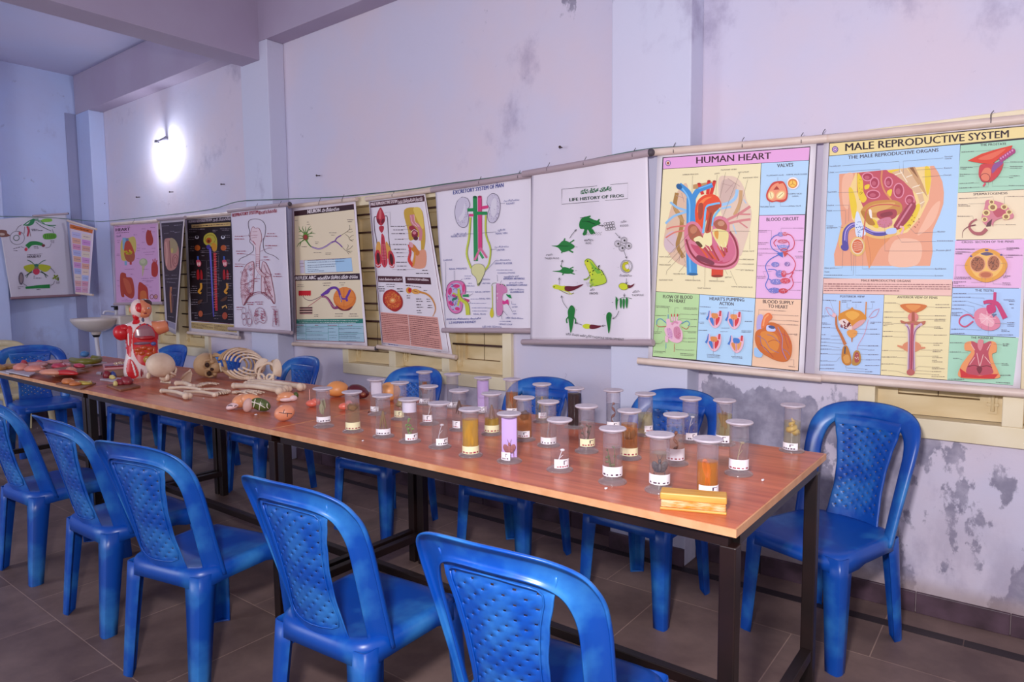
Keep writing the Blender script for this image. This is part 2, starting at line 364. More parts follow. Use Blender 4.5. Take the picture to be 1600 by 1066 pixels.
def make_chair(label, group, mats, name='plastic_chair'):
    M, MW = mats
    t = empty(name, (0, 0, 0), label, 'chair', group)
    # hoop
    out = [(0.200, 0.385), (0.207, 0.50), (0.216, 0.62), (0.222, 0.71), (0.219, 0.775), (0.196, 0.824), (0.145, 0.853), (0.075, 0.866), (0, 0.869)]
    inn = [(0.150, 0.385), (0.156, 0.50), (0.163, 0.62), (0.166, 0.70), (0.158, 0.748), (0.141, 0.778), (0.108, 0.797), (0.058, 0.806), (0, 0.808)]
    out = out + [(-u, v) for u, v in out[-2::-1]]; inn = inn + [(-u, v) for u, v in inn[-2::-1]]
    so, si = spline(out, 5), spline(inn, 5)
    bm = NB(); rows = []
    prof = [(0, -0.012), (0.06, -0.003), (0.25, 0.001), (0.5, 0.003), (0.75, 0.000), (0.93, -0.007), (1.0, -0.017), (0.985, -0.026)]
    for a, b in zip(si, so): rows.append([bm.verts.new(back_pt(*(a.lerp(b, s)), o)) for s, o in prof])
    for r, q in zip(rows, rows[1:]):
        for k in range(len(prof) - 1): bm.faces.new((r[k], r[k + 1], q[k + 1], q[k]))
    solid(obj('backrest_frame', bm, M, t, True), 0.0045)
    # perforated centre panel
    E = [(0.385, 0.112), (0.45, 0.104), (0.54, 0.098), (0.62, 0.101), (0.70, 0.113), (0.76, 0.128), (0.82, 0.141)]
    def half(v):
        for (a, p), (b, q) in zip(E, E[1:]):
            if v <= b: k = (v - a) / (b - a); k = k * k * (3 - 2 * k) * 0.5 + k * 0.5; return p + (q - p) * k
        return E[-1][1]
    us = [-1.0, -0.955, -0.90]; 
    for k in range(9):
        c = -0.76 + 1.52 * k / 8; us += [c - 0.033, c + 0.033]
    us += [0.90, 0.955, 1.0]
    vs = [0.385, 0.42, 0.445]; z = 0.458
    while z < 0.775: vs += [z, z + 0.0058]; z += 0.0175
    vs += [0.785, 0.80, 0.818]
    bm = NB(); g = []
    for v in vs:
        hw = half(v); row = []
        for s in us:
            o = -0.004 + (0.006 if abs(s) > 0.97 else (0.004 if abs(s) > 0.93 else 0)) * 0 - (0.005 if abs(s) >= 0.99 else 0) + 0.003 * (1 - s * s)
            o += 0.007 * min(1, max(0, (v - 0.765) / 0.025))
            row.append(bm.verts.new(back_pt(s * hw, v, o)))
        g.append(row)
    for j in range(len(vs) - 1):
        for i in range(len(us) - 1):
            hc, hr = (i - 3), (j - 3)
            if 0 <= hc < 18 and hc % 2 == 0 and 0 <= hr < len(vs) - 7 and hr % 2 == 0 and (hc // 2 + hr // 2) % 2 == 0: continue
            bm.faces.new((g[j][i], g[j][i + 1], g[j + 1][i + 1], g[j + 1][i]))
    solid(obj('back_panel', bm, MW, t, True), 0.004)
    # raised outline of the panel, seen from behind
    bm = NB(); line = [back_pt(-half(v) * 0.84, v, -0.0075) for v in (0.775, 0.70, 0.62, 0.54, 0.455)] + [back_pt(0, 0.445, -0.0075)] + [back_pt(half(v) * 0.84, v, -0.0075) for v in (0.455, 0.54, 0.62, 0.70, 0.775)] + [back_pt(0.06, 0.792, -0.0075), back_pt(-0.06, 0.792, -0.0075)]
    tube(bm, spline(line, 3, True) + [line[0]], 0.0022, 5); obj('panel_rib', bm, M, t, True)
    # seat
    def rim(th, k=1.0):
        c, s = cos(th), sin(th); e = 0.42
        x = math.copysign(abs(c) ** e, c) * 0.205; y = math.copysign(abs(s) ** e, s) * 0.205
        x *= 1 - 0.10 * (0.5 - y / 0.41); return Vector((x * k, 0.012 + y * k, 0))
    n = 48; bm = NB(); ring0 = None
    lev = [(0.12, 0.412), (0.4, 0.413), (0.7, 0.417), (0.88, 0.422), (0.96, 0.422), (1.0, 0.416), (1.025, 0.402), (1.03, 0.372)]
    cen = bm.verts.new((0, 0.012, 0.412)); rings = []
    for ri, (k, z) in enumerate(lev):
        r = []
        for i in range(n):
            th = 2 * pi * (i + 0.5) / n; p = rim(th, k)
            zz = z
            if p.y > 0.1: zz -= 0.018 * ((p.y - 0.1) / 0.11) ** 2 if ri < 7 else 0.010
            if ri == 7:
                d = max(abs(cos(th)), abs(sin(th))); zz -= 0.022 * (1 - (d - 0.7071) / 0.2929)
            r.append(bm.verts.new((p.x, p.y, zz)))
        rings.append(r)
    for i in range(n): bm.faces.new((cen, rings[0][i], rings[0][(i + 1) % n]))
    for ri, (a, b) in enumerate(zip(rings, rings[1:])):
        for i in range(n): bm.faces.new((a[i], b[i], b[(i + 1) % n], a[(i + 1) % n]))
    solid(obj('seat', bm, M, t, True), 0.0045)
    # legs: angled channels that taper to the foot
    for sx in (-1, 1):
        for sy in (-1, 1):
            bm = NB(); rows = []
            for k in range(7):
                q = k / 6; z = 0.405 * (1 - q); w = 0.074 - 0.026 * q ** 0.8
                cxx = 0.196 + 0.010 * q if sy > 0 else 0.183 + 0.008 * q
                cyy = (0.208 + 0.018 * q) if sy > 0 else (-0.186 - 0.032 * q)
                P = [(-w, -0.004), (-0.5 * w, 0.001), (-0.2 * w, 0), (-0.06 * w, -0.05 * w), (-0.0, -0.2 * w), (0.001, -0.5 * w), (-0.004, -w)]
                rows.append([bm.verts.new((sx * (cxx + a), cyy + (b if sy > 0 else -b), z)) for a, b in P])
            for a, b in zip(rows, rows[1:]):
                for i in range(6): bm.faces.new((a[i], a[i + 1], b[i + 1], b[i]))
            bm.faces.new(rows[-1])
            solid(obj('leg', bm, M, t, 35), 0.0045)
    return t
BLUE = (plastic('blue_plastic', '#0848a4', '#3c8ccc'), plastic('blue_panel_plastic', '#0848a4', '#3f8cd0', True))
CREAMP = (plastic('cream_plastic', '#c9b892', '#dacaa6'), plastic('cream_panel_plastic', '#c9b892', '#dacaa6', True))
G1, G2 = 'blue plastic chairs in front of the tables', 'blue plastic chairs behind the tables'
CH = [  # x, y, rz (deg; 0 faces the wall), label, group
    (-0.800, 1.200, 5, 'blue plastic chair nearest the camera, its back cut off by the bottom edge', G1),
    (-1.458, 1.208, 4.5, 'second blue plastic chair along the front row, before the first jar table', G1),
    (-2.240, 1.160, 12, 'blue plastic chair in the front row before the joint of the two nearer tables', G1),
    (-2.860, 1.180, 2, 'blue plastic chair in the front row before the skeleton table', G1),
    (-3.600, 1.170, 4, 'leftmost front row blue plastic chair, cut off by the left edge', G1),
    (-0.560, 2.600, 159.5, 'blue plastic chair standing clear at the right end by the peeling wall', G2),
    (-1.215, 2.490, 176, 'blue plastic chair behind the jars under the large heart chart', G2),
    (-1.890, 2.480, 182, 'blue plastic chair behind the jars under the frog chart', G2),
    (-2.740, 2.440, 184, 'blue plastic chair behind the jars under the shuttered window', G2),
    (-3.820, 2.430, 178, 'blue plastic chair behind the table right of the pelvis bone', G2),
    (-4.730, 2.430, 181, 'blue plastic chair hidden mostly behind the rib cage', G2),
    (-5.480, 2.400, 186, 'blue plastic chair behind the table between the torso and the skull on its side', G2),
    (-6.280, 1.960, -92, 'blue plastic chair at the far left end of the tables facing the room', G2)]
_proto = None
for x, y, r, lab, g in CH:
    if _proto is None: o = _proto = make_chair(lab, g, BLUE)
    else: o = copy_tree(_proto)
    o.location = (x, y, 0); o.rotation_euler = (0, 0, radians(r)); o.scale = (1.1, .955, .955) if r == -92 else (.955,) * 3; tag(o, lab, 'chair', g)
o = make_chair('cream plastic chair half hidden behind the far left blue chair', None, CREAMP)
o.scale = (.955,) * 3; o.location = (-7.18, 2.05, 0); o.rotation_euler = (0, 0, radians(-80))
# ================================================================== specimen jars
M_JAR = clear('clear_plastic', (0.975, 0.97, 0.98), 0.03, 0.08, 0.04)
M_FOOT = clear('clear_foot', (0.985, 0.98, 0.985), 0.05, 0.12, 0.22, '#fbf4f8')
M_LID = mottle('dusty_lid', '#b5a9b4', '#c9bfc8', 30, 0.6, 5)
M_NECK = clear('dusty_neck', (0.95, 0.94, 0.96), 0.04, 0.4, 0.13, '#d8ccd8')
M_LABEL = plain('white_label', '#efeaf0', 0.6); M_LABELY = plain('yellowed_label', '#e9e2b8', 0.6); M_INK = plain('label_ink', '#4a2f45', 0.7); M_INKR = plain('label_red_ink', '#9b2f45', 0.7)
M_LILAC = plain('lilac_card', '#c9a9e6', 0.6); M_PAPER = plain('white_card', '#eae4f0', 0.6)
LIQ = {'clear': (0.97, 0.97, 0.96), 'pale': (0.93, 0.91, 0.76), 'yellow': (1.0, 0.94, 0.58), 'lemon': (1.0, 0.95, 0.55), 'amber': (0.985, 0.83, 0.52), 'orange': (0.99, 0.83, 0.36), 'olive': (0.95, 0.93, 0.75), 'maroon': (0.22, 0.06, 0.07), 'grey': (0.78, 0.80, 0.84)}
HZ = {'yellow': '#fbd250', 'lemon': '#f6d648', 'amber': '#e09038', 'orange': '#f5a51e', 'olive': '#d9cd8c', 'maroon': '#3c1418', 'pale': '#ddd6b0'}
def smat(c, r=0.55): return plain('specimen_' + c.lstrip('#'), c, r)
def sp_plant(bm, r, c, rnd):
    for k in range(4):
        a = rnd.uniform(0, 6.28); x = cos(a) * 0.006; y = sin(a) * 0.006; hgt = c + rnd.uniform(-0.02, 0.02)
        p = [(x * 0.3, y * 0.3, 0.014), (x, y, hgt * 0.5), (x * 2 + rnd.uniform(-.006, .006), y * 2, hgt)]
        tube(bm, spline(p, 4), 0.0011, 5)
        for j in range(3):
            q = spline(p, 4)[4 + j * 2 if 4 + j * 2 < 9 else 8]; d = rnd.uniform(0, 6.28)
            blob(bm, (q[0] + cos(d) * 0.005, q[1] + sin(d) * 0.005, q[2]), (0.006, 0.002, 0.0035), Matrix.Rotation(d, 3, 'Z'), 8, 5)
def sp_lump(bm, r, c, rnd):
    s = [rnd.uniform(0, 6) for _ in range(4)]
    blob(bm, (0, 0, c), (0.017, 0.015, r), None, 16, 12, lambda d: 1 + 0.16 * sin(5 * d.x + s[0]) * cos(6 * d.z + s[1]) + 0.10 * sin(9 * d.y + s[2]))
def sp_bug(bm, r, c, rnd):
    blob(bm, (0, 0, c), (0.006, 0.006, 0.013), None, 12, 8); blob(bm, (0, 0, c + 0.016), (0.0045, 0.0045, 0.006), None, 10, 6)
    for s in (-1, 1):
        blob(bm, (s * 0.010, 0, c + 0.002), (0.009, 0.0018, 0.016), Matrix.Rotation(s * 0.45, 3, 'Y'), 12, 8)
        for k in range(3): tube(bm, [(s * 0.004, 0, c + 0.006 - k * 0.006), (s * 0.012, -0.006, c + 0.010 - k * 0.010), (s * 0.015, -0.006, c - 0.006 - k * 0.010)], 0.0007, 4)
        tube(bm, [(s * 0.002, 0, c + 0.02), (s * 0.007, -0.002, c + 0.034)], 0.0006, 4)
def sp_worm(bm, r, c, rnd):
    tube(bm, spline([(0.002, 0, 0.02), (-0.006, 0.003, c * 0.5), (0.007, -0.003, c * 0.75), (-0.004, 0.002, c), (0.003, 0, c + r)], 6), [0.003 + 0.002 * sin(k * 0.9) for k in range(25)], 8)
def sp_root(bm, r, c, rnd):
    for k in range(7):
        a = k * 0.9; tube(bm, spline([(0, 0, c + r), (cos(a) * 0.008, sin(a) * 0.008, c + rnd.uniform(-.01, .01)), (cos(a) * 0.014, sin(a) * 0.014, c - r)], 4), [0.0035 - 0.0003 * j for j in range(9)], 6)
def sp_leaf(bm, r, c, rnd):
    for k in range(5):
        a = rnd.uniform(-.5, .5); blob(bm, (rnd.uniform(-.006, .006), rnd.uniform(-.006, .006), c + rnd.uniform(-.5, .5) * r), (0.010, 0.0016, r * 0.8), Matrix.Rotation(rnd.uniform(0, 3), 3, 'Z') @ Matrix.Rotation(a, 3, 'Y'), 10, 8)
    tube(bm, [(0, 0, 0.016), (0.002, 0.001, c)], 0.0012, 5)
def sp_shell(bm, r, c, rnd):
    pts = []; rad = []
    for k in range(40):
        a = k * 0.42; q = 1 - k / 44; pts.append((cos(a) * 0.012 * q, sin(a) * 0.010 * q, c - r * 0.4 + k * r * 0.045)); rad.append(0.0105 * q + 0.001)
    tube(bm, pts, rad, 8)
def sp_stick(bm, r, c, rnd):
    tube(bm, spline([(-0.006, 0, 0.02), (-0.002, 0.002, c * 0.6), (0.006, 0, c), (0.012, 0, c + 0.004)], 5), 0.0012, 5)
    tube(bm, spline([(-0.002, 0.002, c * 0.6), (0.009, 0.002, c * 0.8)], 4), 0.0009, 5); blob(bm, (0.008, 0, c + 0.004), (0.007, 0.004, 0.004), None, 8, 5)
SPF = {'plant': sp_plant, 'lump': sp_lump, 'bug': sp_bug, 'worm': sp_worm, 'root': sp_root, 'leaf': sp_leaf, 'shell': sp_shell, 'stick': sp_stick}
# foot px, lid px, liquid, level, specimen (kind, colour, centre, half height), label (material, angle offset deg, arc deg, z, height), card, what it shows
JARS = [
 ((506, 667), 'clear', .70, ('leaf', '#a59a78', .075, .026), ('w', 0, 150, .022, .020), None, 'clear jar with a pale dried leaf, leftmost of the jars'),
 ((551.7, 674.6), 'pale', .70, ('lump', '#8a5a2a', .090, .014), ('y', 0, 170, .012, .026), None, 'jar with a brown round nut in pale liquid, second from the left in front'),
 ((599.3, 682.5), 'clear', .72, ('root', '#8a6a3c', .060, .032), ('w', -8, 150, .012, .020), None, 'jar with brown stringy roots between the nut jar and the green stem jar'),
 ((640.6, 690.4), 'clear', .70, ('plant', '#7f9a52', .075, .03), ('w', 25, 120, .010, .022), 'top', 'jar with a thin green stem below a white paper'),
 ((687.4, 699), 'clear', .66, ('stick', '#d8d0d8', .07, .02), ('w', 28, 110, .012, .022), None, 'nearly empty clear jar left of the front yellow leaf jar'),
 ((735.5, 712), 'yellow', .80, ('leaf', '#c9982a', .070, .034), ('y', 0, 172, .010, .024), None, 'jar of yellow liquid packed with yellow leaves'),
 ((589, 648), 'clear', .50, ('stick', '#c9c0c8', .06, .02), ('w', -30, 90, .018, .02), 'paper', 'narrow view jar with a white paper, in front of the orange half brain model'),
 ((626, 655), 'clear', .62, ('shell', '#b29a6a', .060, .022), ('y', -20, 100, .012, .026), None, 'jar with a coiled cream shell behind the green stem jar'),
 ((664, 632), 'pale', .70, ('lump', '#8a3a18', .075, .028), ('w', -10, 120, .008, .022), None, 'jar with a reddish brown mass, tallest against the blue chair back'),
 ((671, 663), 'clear', .62, ('stick', '#cfc8cc', .07, .02), ('w', -25, 100, .014, .026), None, 'clear jar in front of the reddish brown mass jar'),
 ((707.5, 637), 'grey', .70, ('stick', '#b8b4bc', .07, .02), ('w', -5, 130, .006, .022), None, 'greyish jar against the cream window frame, left of the rear lilac card jar'),
 ((718, 672), 'clear', .78, ('root', '#5a3626', .085, .024), ('w', -35, 80, .012, .026), None, 'jar with a dark brown root behind the yellow leaf jar'),
 ((755, 645), 'clear', .40, None, ('w', -10, 90, .006, .024), 'lilac', 'jar lined with plain lilac card, rearmost of the two lilac jars'),
 ((768.6, 678.7), 'lemon', .36, ('root', '#7a4a1a', .070, .036), ('y', 0, 172, .012, .024), None, 'jar with dark brown roots over lemon yellow liquid'),
 ((796, 721.5), 'clear', .02, ('bug', '#9a5a5a', .045, .02), ('w', -30, 70, .010, .024), 'lilac', 'jar with a brown moth on lilac card at the front of the table'),
 ((819.4, 687.6), 'amber', .62, ('lump', '#4a2418', .085, .016), ('w', -12, 110, .014, .022), None, 'jar of amber liquid with a dark brown lump floating high'),
 ((800, 648), 'amber', .62, ('leaf', '#b0602a', .070, .026), ('w', 0, 110, .010, .02), None, 'orange brown jar at the right edge of the cream window frame'),
 ((847, 659), 'pale', .66, ('root', '#a58a62', .070, .028), ('w', 5, 70, .018, .022), None, 'jar with a pale tan specimen against the blue chair back, left of the maroon jar'),
 ((857, 696.5), 'clear', .66, ('stick', '#8a7a86', .080, .02), ('w', 0, 150, .010, .022), None, 'clear jar with a bent stick right of the amber lump jar'),
 ((874.6, 735), 'clear', .03, ('stick', '#e6e0e6', .055, .02), ('w', 20, 110, .012, .026), None, 'empty clear jar with a curled white label in the front row'),
 ((897.8, 668), 'maroon', .90, None, None, None, 'jar filled with dark maroon liquid'),
 ((916.5, 706), 'clear', .66, ('plant', '#5f5248', .085, .03), ('y', 15, 130, .022, .024), None, 'jar with thin dark plant stems right of the bent stick jar'),
 ((958, 672), 'grey', .66, ('worm', '#8a3a2c', .085, .015), ('w', 0, 120, .014, .02), None, 'jar with a red brown worm against the white pillar'),
 ((983, 716), 'amber', .74, ('bug', '#4a2a18', .070, .02), ('y', 0, 172, .012, .024), None, 'amber jar with a dark insect in the middle of the table'),
 ((957, 754), 'clear', .66, ('plant', '#6f6a48', .080, .03), ('w', 0, 172, .022, .026), None, 'jar with green brown plants in the front row right of the empty jar'),
 ((1008, 680), 'olive', .52, None, ('w', 35, 80, .016, .022), None, 'jar half full of pale olive liquid before the heart chart chair'),
 ((1030.4, 767), 'clear', .68, ('bug', '#4f454c', .060, .024), ('w', 0, 172, .022, .026), None, 'jar with a grey spiky specimen at the front left of the wooden duster'),
 ((1055, 725), 'clear', .80, ('worm', '#7a4226', .075, .022), ('w', 5, 160, .016, .034), None, 'jar with a brown twisted stem behind the grey spiky jar'),
 ((1078, 690), 'clear', .62, ('stick', '#d6d2da', .080, .02), ('w', 15, 90, .010, .024), None, 'clear jar with fine threads before the right arch of the chair back'),
 ((1105, 777), 'orange', .62, ('leaf', '#d8701a', .060, .032), ('w', 20, 140, .014, .022), None, 'jar of orange liquid just behind the wooden duster'),
 ((1131, 694.5), 'olive', .70, ('leaf', '#7a4a1c', .070, .036), ('w', -15, 110, .010, .024), None, 'olive yellow jar with a brown pointed leaf against the peeling wall'),
 ((1154, 741), 'clear', .64, ('stick', '#b09a7a', .085, .02), ('w', 0, 172, .018, .028), None, 'clear jar with a straw coloured twig nearest the right end of the table'),
 ((1237, 705), 'pale', .66, ('shell', '#d2b266', .070, .026), ('w', -20, 120, .008, .022), None, 'jar with a yellow cream coral at the back right corner of the table')]
def arc_patch(bm, r, a0, a1, z0, z1, n=14, mi=0):
    A = [(bm.verts.new((cos(a0 + (a1 - a0) * k / n) * r, sin(a0 + (a1 - a0) * k / n) * r, z0)), bm.verts.new((cos(a0 + (a1 - a0) * k / n) * r, sin(a0 + (a1 - a0) * k / n) * r, z1))) for k in range(n + 1)]
    for a, b in zip(A, A[1:]): bm.faces.new((a[0], b[0], b[1], a[1])).material_index = mi
JP = []
def jar_meshes():
    out = {}
    bm = NB(); lathe(bm, [(0.0262, 0.006), (0.0262, 0.142)], 28, cap=False); out['jar_body'] = (bm, M_JAR)
    bm = NB(); lathe(bm, [(0.0375, 0.0), (0.0385, 0.002), (0.037, 0.0055), (0.030, 0.0085), (0.0262, 0.012)], 28); out['foot'] = (bm, M_FOOT)
    bm = NB(); lathe(bm, [(0.0245, 0.138), (0.0255, 0.1425), (0.0355, 0.1435), (0.037, 0.1465), (0.0355, 0.149), (0.012, 0.1505)], 28); out['lid'] = (bm, M_LID)
    return {k: obj(k, b, m, None, 50).data for k, (b, m) in out.items()}
_jm = jar_meshes()
for _o in [o for o in COL.objects if o.name.split('.')[0] in _jm and o.parent is None]: bpy.data.objects.remove(_o)
for i, (fp, liq, lev, spc, lab, card, text) in enumerate(JARS):
    P = on_z(fp, TZ); rnd = random.Random(i * 13 + 5)
    t = empty('specimen_jar', (P.x, P.y, TZ), text, 'jar', 'specimen jars on the near table', rz=math.atan2(-P.y, -P.x))
    for k in ('jar_body', 'foot', 'lid'): link(bpy.data.objects.new(k, _jm[k]), t)
    if lev > 0.1:
        top = 0.012 + 0.128 * lev
        bm = NB(); lathe(bm, [(0.0245, 0.010), (0.0245, top)], 24); obj('liquid', bm, clear('liquid_' + liq, LIQ[liq], 0.02, 0.1, {'clear': 0.03, 'grey': 0.08, 'pale': 0.10, 'maroon': 0.55, 'yellow': 0.36, 'lemon': 0.36, 'orange': 0.34, 'amber': 0.26, 'olive': 0.26}.get(liq, 0.13), HZ.get(liq, '#e0dcd8')), t, 50)
        bm = NB(); lathe(bm, [(0.0250, top + 0.003), (0.0250, 0.137)], 24, cap=False); obj('dusty_neck', bm, M_NECK, t, True)
    if spc:
        bm = NB(); SPF[spc[0]](bm, spc[3], spc[2], rnd)
        o = obj('specimen', bm, smat(spc[1]), t, True); o.rotation_euler = (0, 0, pi / 2)
        if card == 'lilac': o.location = (0.010, 0, 0); o.scale = (0.9, 0.35, 0.9)
    if card == 'lilac':
        bm = NB(); box2(bm, (-0.006, -0.0225, 0.012), (-0.005, 0.0225, 0.134)); obj('backing_card', bm, M_LILAC, t)
    elif card == 'paper':
        bm = NB(); box2(bm, (0.002, -0.021, 0.085), (0.003, 0.021, 0.134)); obj('backing_card', bm, M_PAPER, t)
    elif card == 'top':
        bm = NB(); arc_patch(bm, 0.0240, -1.3, 1.3, 0.104, 0.137); obj('backing_card', bm, M_PAPER, t)
    if lab:
        mm, ang, arc, z, hh = lab; a0 = radians(ang - arc / 2); a1 = radians(ang + arc / 2)
        bm = NB(); arc_patch(bm, 0.0266, a0, a1, z, z + hh, 14, 0)
        lo = radians(ang - arc / 2 + 8); w = radians(arc - 16)
        for q in range(5): arc_patch(bm, 0.0268, lo + w * (0.10 + q * 0.17), lo + w * (0.10 + q * 0.17 + rnd.uniform(.07, .14)), z + 0.003, z + 0.003 + rnd.uniform(0.003, 0.005), 2, 1 + i % 2)
        if arc < 150: arc_patch(bm, 0.0268, lo + w * 0.55, lo + w * 0.62, z + 0.010, z + hh - 0.004, 2, 1); arc_patch(bm, 0.0268, lo + w * 0.55, lo + w * 0.80, z + hh - 0.006, z + hh - 0.004, 2, 1)
        obj('label', bm, [M_LABELY if mm == 'y' else M_LABEL, M_INK, M_INKR], t)
SC.cycles.transparent_max_bounces = 28
# ================================================================== sink, lamp, nails, duster
M_CERAMIC = mottle('white_ceramic', '#cfc0bb', '#dccfca', 3, 0.18, 4); M_PIPE = plain('white_pipe', '#d9d4e0', 0.4); M_BLACK = plain('black_plastic', '#17131a', 0.4)
sk = empty('wash_basin', (-7.15, 2.985, 0.0), 'white ceramic wash basin on the back wall in the far left corner', 'basin')
bm = NB(); rings = []; n = 28
for k, (s, z) in enumerate(((1.0, 1.015), (1.03, 1.0), (1.0, 0.985), (0.90, 0.955), (0.70, 0.915), (0.42, 0.888), (0.2, 0.878))):
    rings.append([bm.verts.new((cos(2 * pi * j / n) * 0.205 * s, -0.275 + sin(2 * pi * j / n) * 0.205 * s * (1.0 if sin(2 * pi * j / n) < 0 else 0.9), z)) for j in range(n)])
inner = [[bm.verts.new((cos(2 * pi * j / n) * 0.205 * s, -0.275 + sin(2 * pi * j / n) * 0.205 * s * 0.95, z)) for j in range(n)] for s, z in ((0.9, 1.012), (0.8, 0.97), (0.5, 0.925), (0.1, 0.91))]
allr = [inner[3], inner[2], inner[1], inner[0]] + rings
for a, b in zip(allr, allr[1:]):
    for j in range(n): bm.faces.new((a[j], a[(j + 1) % n], b[(j + 1) % n], b[j]))
bm.faces.new(inner[3]); bm.faces.new(rings[-1])
obj('bowl', bm, M_CERAMIC, sk, True)
bm = NB(); prism(bm, [(-0.215, -0.15), (0.215, -0.15), (0.225, 0.0), (-0.225, 0.0)], 0.945, 1.035); bev(obj('back_ledge', bm, M_CERAMIC, sk), 0.015, 4)
bm = NB(); lathe(bm, [(0.045, 0.882), (0.042, 0.862), (0.03, 0.85)], 20, (0, -0.275, 0)); obj('drain_collar', bm, M_CERAMIC, sk, 40)
bm = NB(); lathe(bm, [(0.034, 0.852), (0.03, 0.838), (0.024, 0.83)], 18, (0, -0.275, 0)); obj('drain_nut', bm, M_BLACK, sk, 40)
bm = NB(); tube(bm, spline([(0, -0.275, 0.835), (0.0, -0.272, 0.75), (0.01, -0.265, 0.6), (0.02, -0.26, 0.35), (0.02, -0.26, 0.17)], 5), 0.019, 12); obj('waste_pipe', bm, M_PIPE, sk, True)
tp = NB(); lathe(tp, [(0.014, 1.03), (0.014, 1.075), (0.011, 1.085)], 14, (0, -0.085, 0)); tube(tp, spline([(0, -0.085, 1.062), (0, -0.15, 1.075), (0, -0.19, 1.072), (0, -0.20, 1.05)], 5), 0.009, 10)
tpo = obj('tap', tp, M_PIPE, sk, True)
bm = NB(); box2(bm, (-0.014, -0.10, 1.085), (0.014, -0.068, 1.125)); box2(bm, (-0.007, -0.128, 1.115), (0.007, -0.09, 1.126)); bev(obj('tap_handle', bm, M_BLACK, tpo), 0.003)
# bulb lamp
b = on_y((243.5, 229), 2.90)
lp = empty('wall_lamp', b, 'small white bulb in a holder glowing on the back wall', 'lamp')
bm = NB(); tube(bm, [(0.0, 0.094, 0.075), (0, 0.05, 0.062), (0, 0.03, 0.05)], [0.03, 0.014, 0.014], 14); lathe(bm, [(0.019, 0.056), (0.021, 0.03), (0.017, 0.026)], 16, (0, 0.012, 0)); obj('bulb_holder', bm, plain('lamp_holder', '#6d6a78', 0.5), lp, 40)
def emit(name, c, s):
    m = bpy.data.materials.new(name); nt, N, L, B = nodes(m); B.inputs['Emission Color'].default_value = (*c, 1); B.inputs['Emission Strength'].default_value = s; B.inputs['Base Color'].default_value = (*c, 1); return m
bm = NB(); lathe(bm, [(0.014, 0.026), (0.018, 0.01), (0.030, -0.018), (0.033, -0.04), (0.026, -0.064), (0.010, -0.076)], 18, (0, 0.012, 0)); obj('bulb', bm, emit('lit_bulb', (0.86, 0.93, 1.0), 250), lp, True)
# nails
M_NAIL = plain('rusty_nail', '#3a2220', 0.6)
for p, lab in (((169, 318), 'rusty nail in the wall, leftmost below the glowing bulb'), ((218.5, 308), 'rusty nail in the wall directly below the glowing bulb'), ((270.5, 300), 'rusty nail in the wall just right below the glowing bulb'),
               ((351, 288), 'rusty nail in the wall above the respiratory chart'), ((500, 274.5), 'rusty nail in the wall above the neuron chart'), ((878, 230.5), 'rusty nail in the wall above the frog chart')):
    c = on_y(p, YB); t = NB(); tube(t, [(0, 0.0, 0), (0.006, -0.028, -0.004), (0.012, -0.038, -0.005)], 0.0035, 8); lathe(t, [(0.007, -0.002), (0.007, 0.002)], 10, (0.012, -0.038, -0.005), M=Matrix.Rotation(pi / 2, 3, 'X')); tag(obj('nail', t, M_NAIL, None, 40, c), lab, 'nail', 'nails in the back wall')
# wooden duster
a, b2 = on_z((1038, 797), TZ), on_z((1128, 805), TZ); d = (b2 - a); L_ = 0.150; ang = math.atan2(d.y, d.x); c = (a + b2) / 2 + Vector((-d.y, d.x, 0)).normalized() * 0.024
du = empty('wooden_duster', (c.x, c.y, TZ), 'yellow wooden board duster lying at the front right corner of the table', 'duster', rz=ang)
M_DW = mottle('duster_wood', '#c58634', '#d6a24c', 9, 0.5, 6, stretch=(1, 6, 6)); M_FELT = mottle('chalky_felt', '#dd7f18', '#e6bd92', 30, 0.95, 8, stretch=(1, 1, 4), bump=0.4)
bm = NB(); box2(bm, (-L_ / 2, -0.024, 0.024), (L_ / 2, 0.024, 0.041)); bev(obj('handle_block', bm, M_DW, du), 0.003)
bm = NB(); box2(bm, (-L_ / 2 + 0.002, -0.022, 0.006), (L_ / 2 - 0.002, 0.022, 0.024)); bev(obj('felt_pad', bm, M_FELT, du), 0.003)
bm = NB(); box2(bm, (-L_ / 2, -0.024, 0.0), (L_ / 2, 0.024, 0.006)); bev(obj('felt_base', bm, M_DW, du), 0.002)
# loose scraps on the table
for p, s, lab in (((1192, 752), .006, 'tiny white pellet on the table near the right edge'), ((947, 765), .006, 'tiny white crumb before the green brown plant jar'), ((567, 690), .005, 'tiny white crumb near the front edge below the nut jar'), ((576, 645), .005, 'dark crumb between the nut jar and the paper jar'), ((400, 649), .006, 'white crumb below the green latticed heart model'), ((318, 623), .004, 'tiny white crumb before the hand bones')):
    q = on_z(p, TZ); bm = NB(); blob(bm, (0, 0, s * 0.5), (s, s * 0.6, s * 0.5), Matrix.Rotation(p[0], 3, 'Z'), 8, 6, lambda d: 1 + 0.2 * sin(7 * d.x + p[1])); tag(obj('crumb', bm, plain('crumb_white', '#e0d8dc') if 'dark' not in lab else plain('crumb_dark', '#4a2a20'), None, True, (q.x, q.y, TZ)), lab, 'crumb', 'crumbs on the tables')
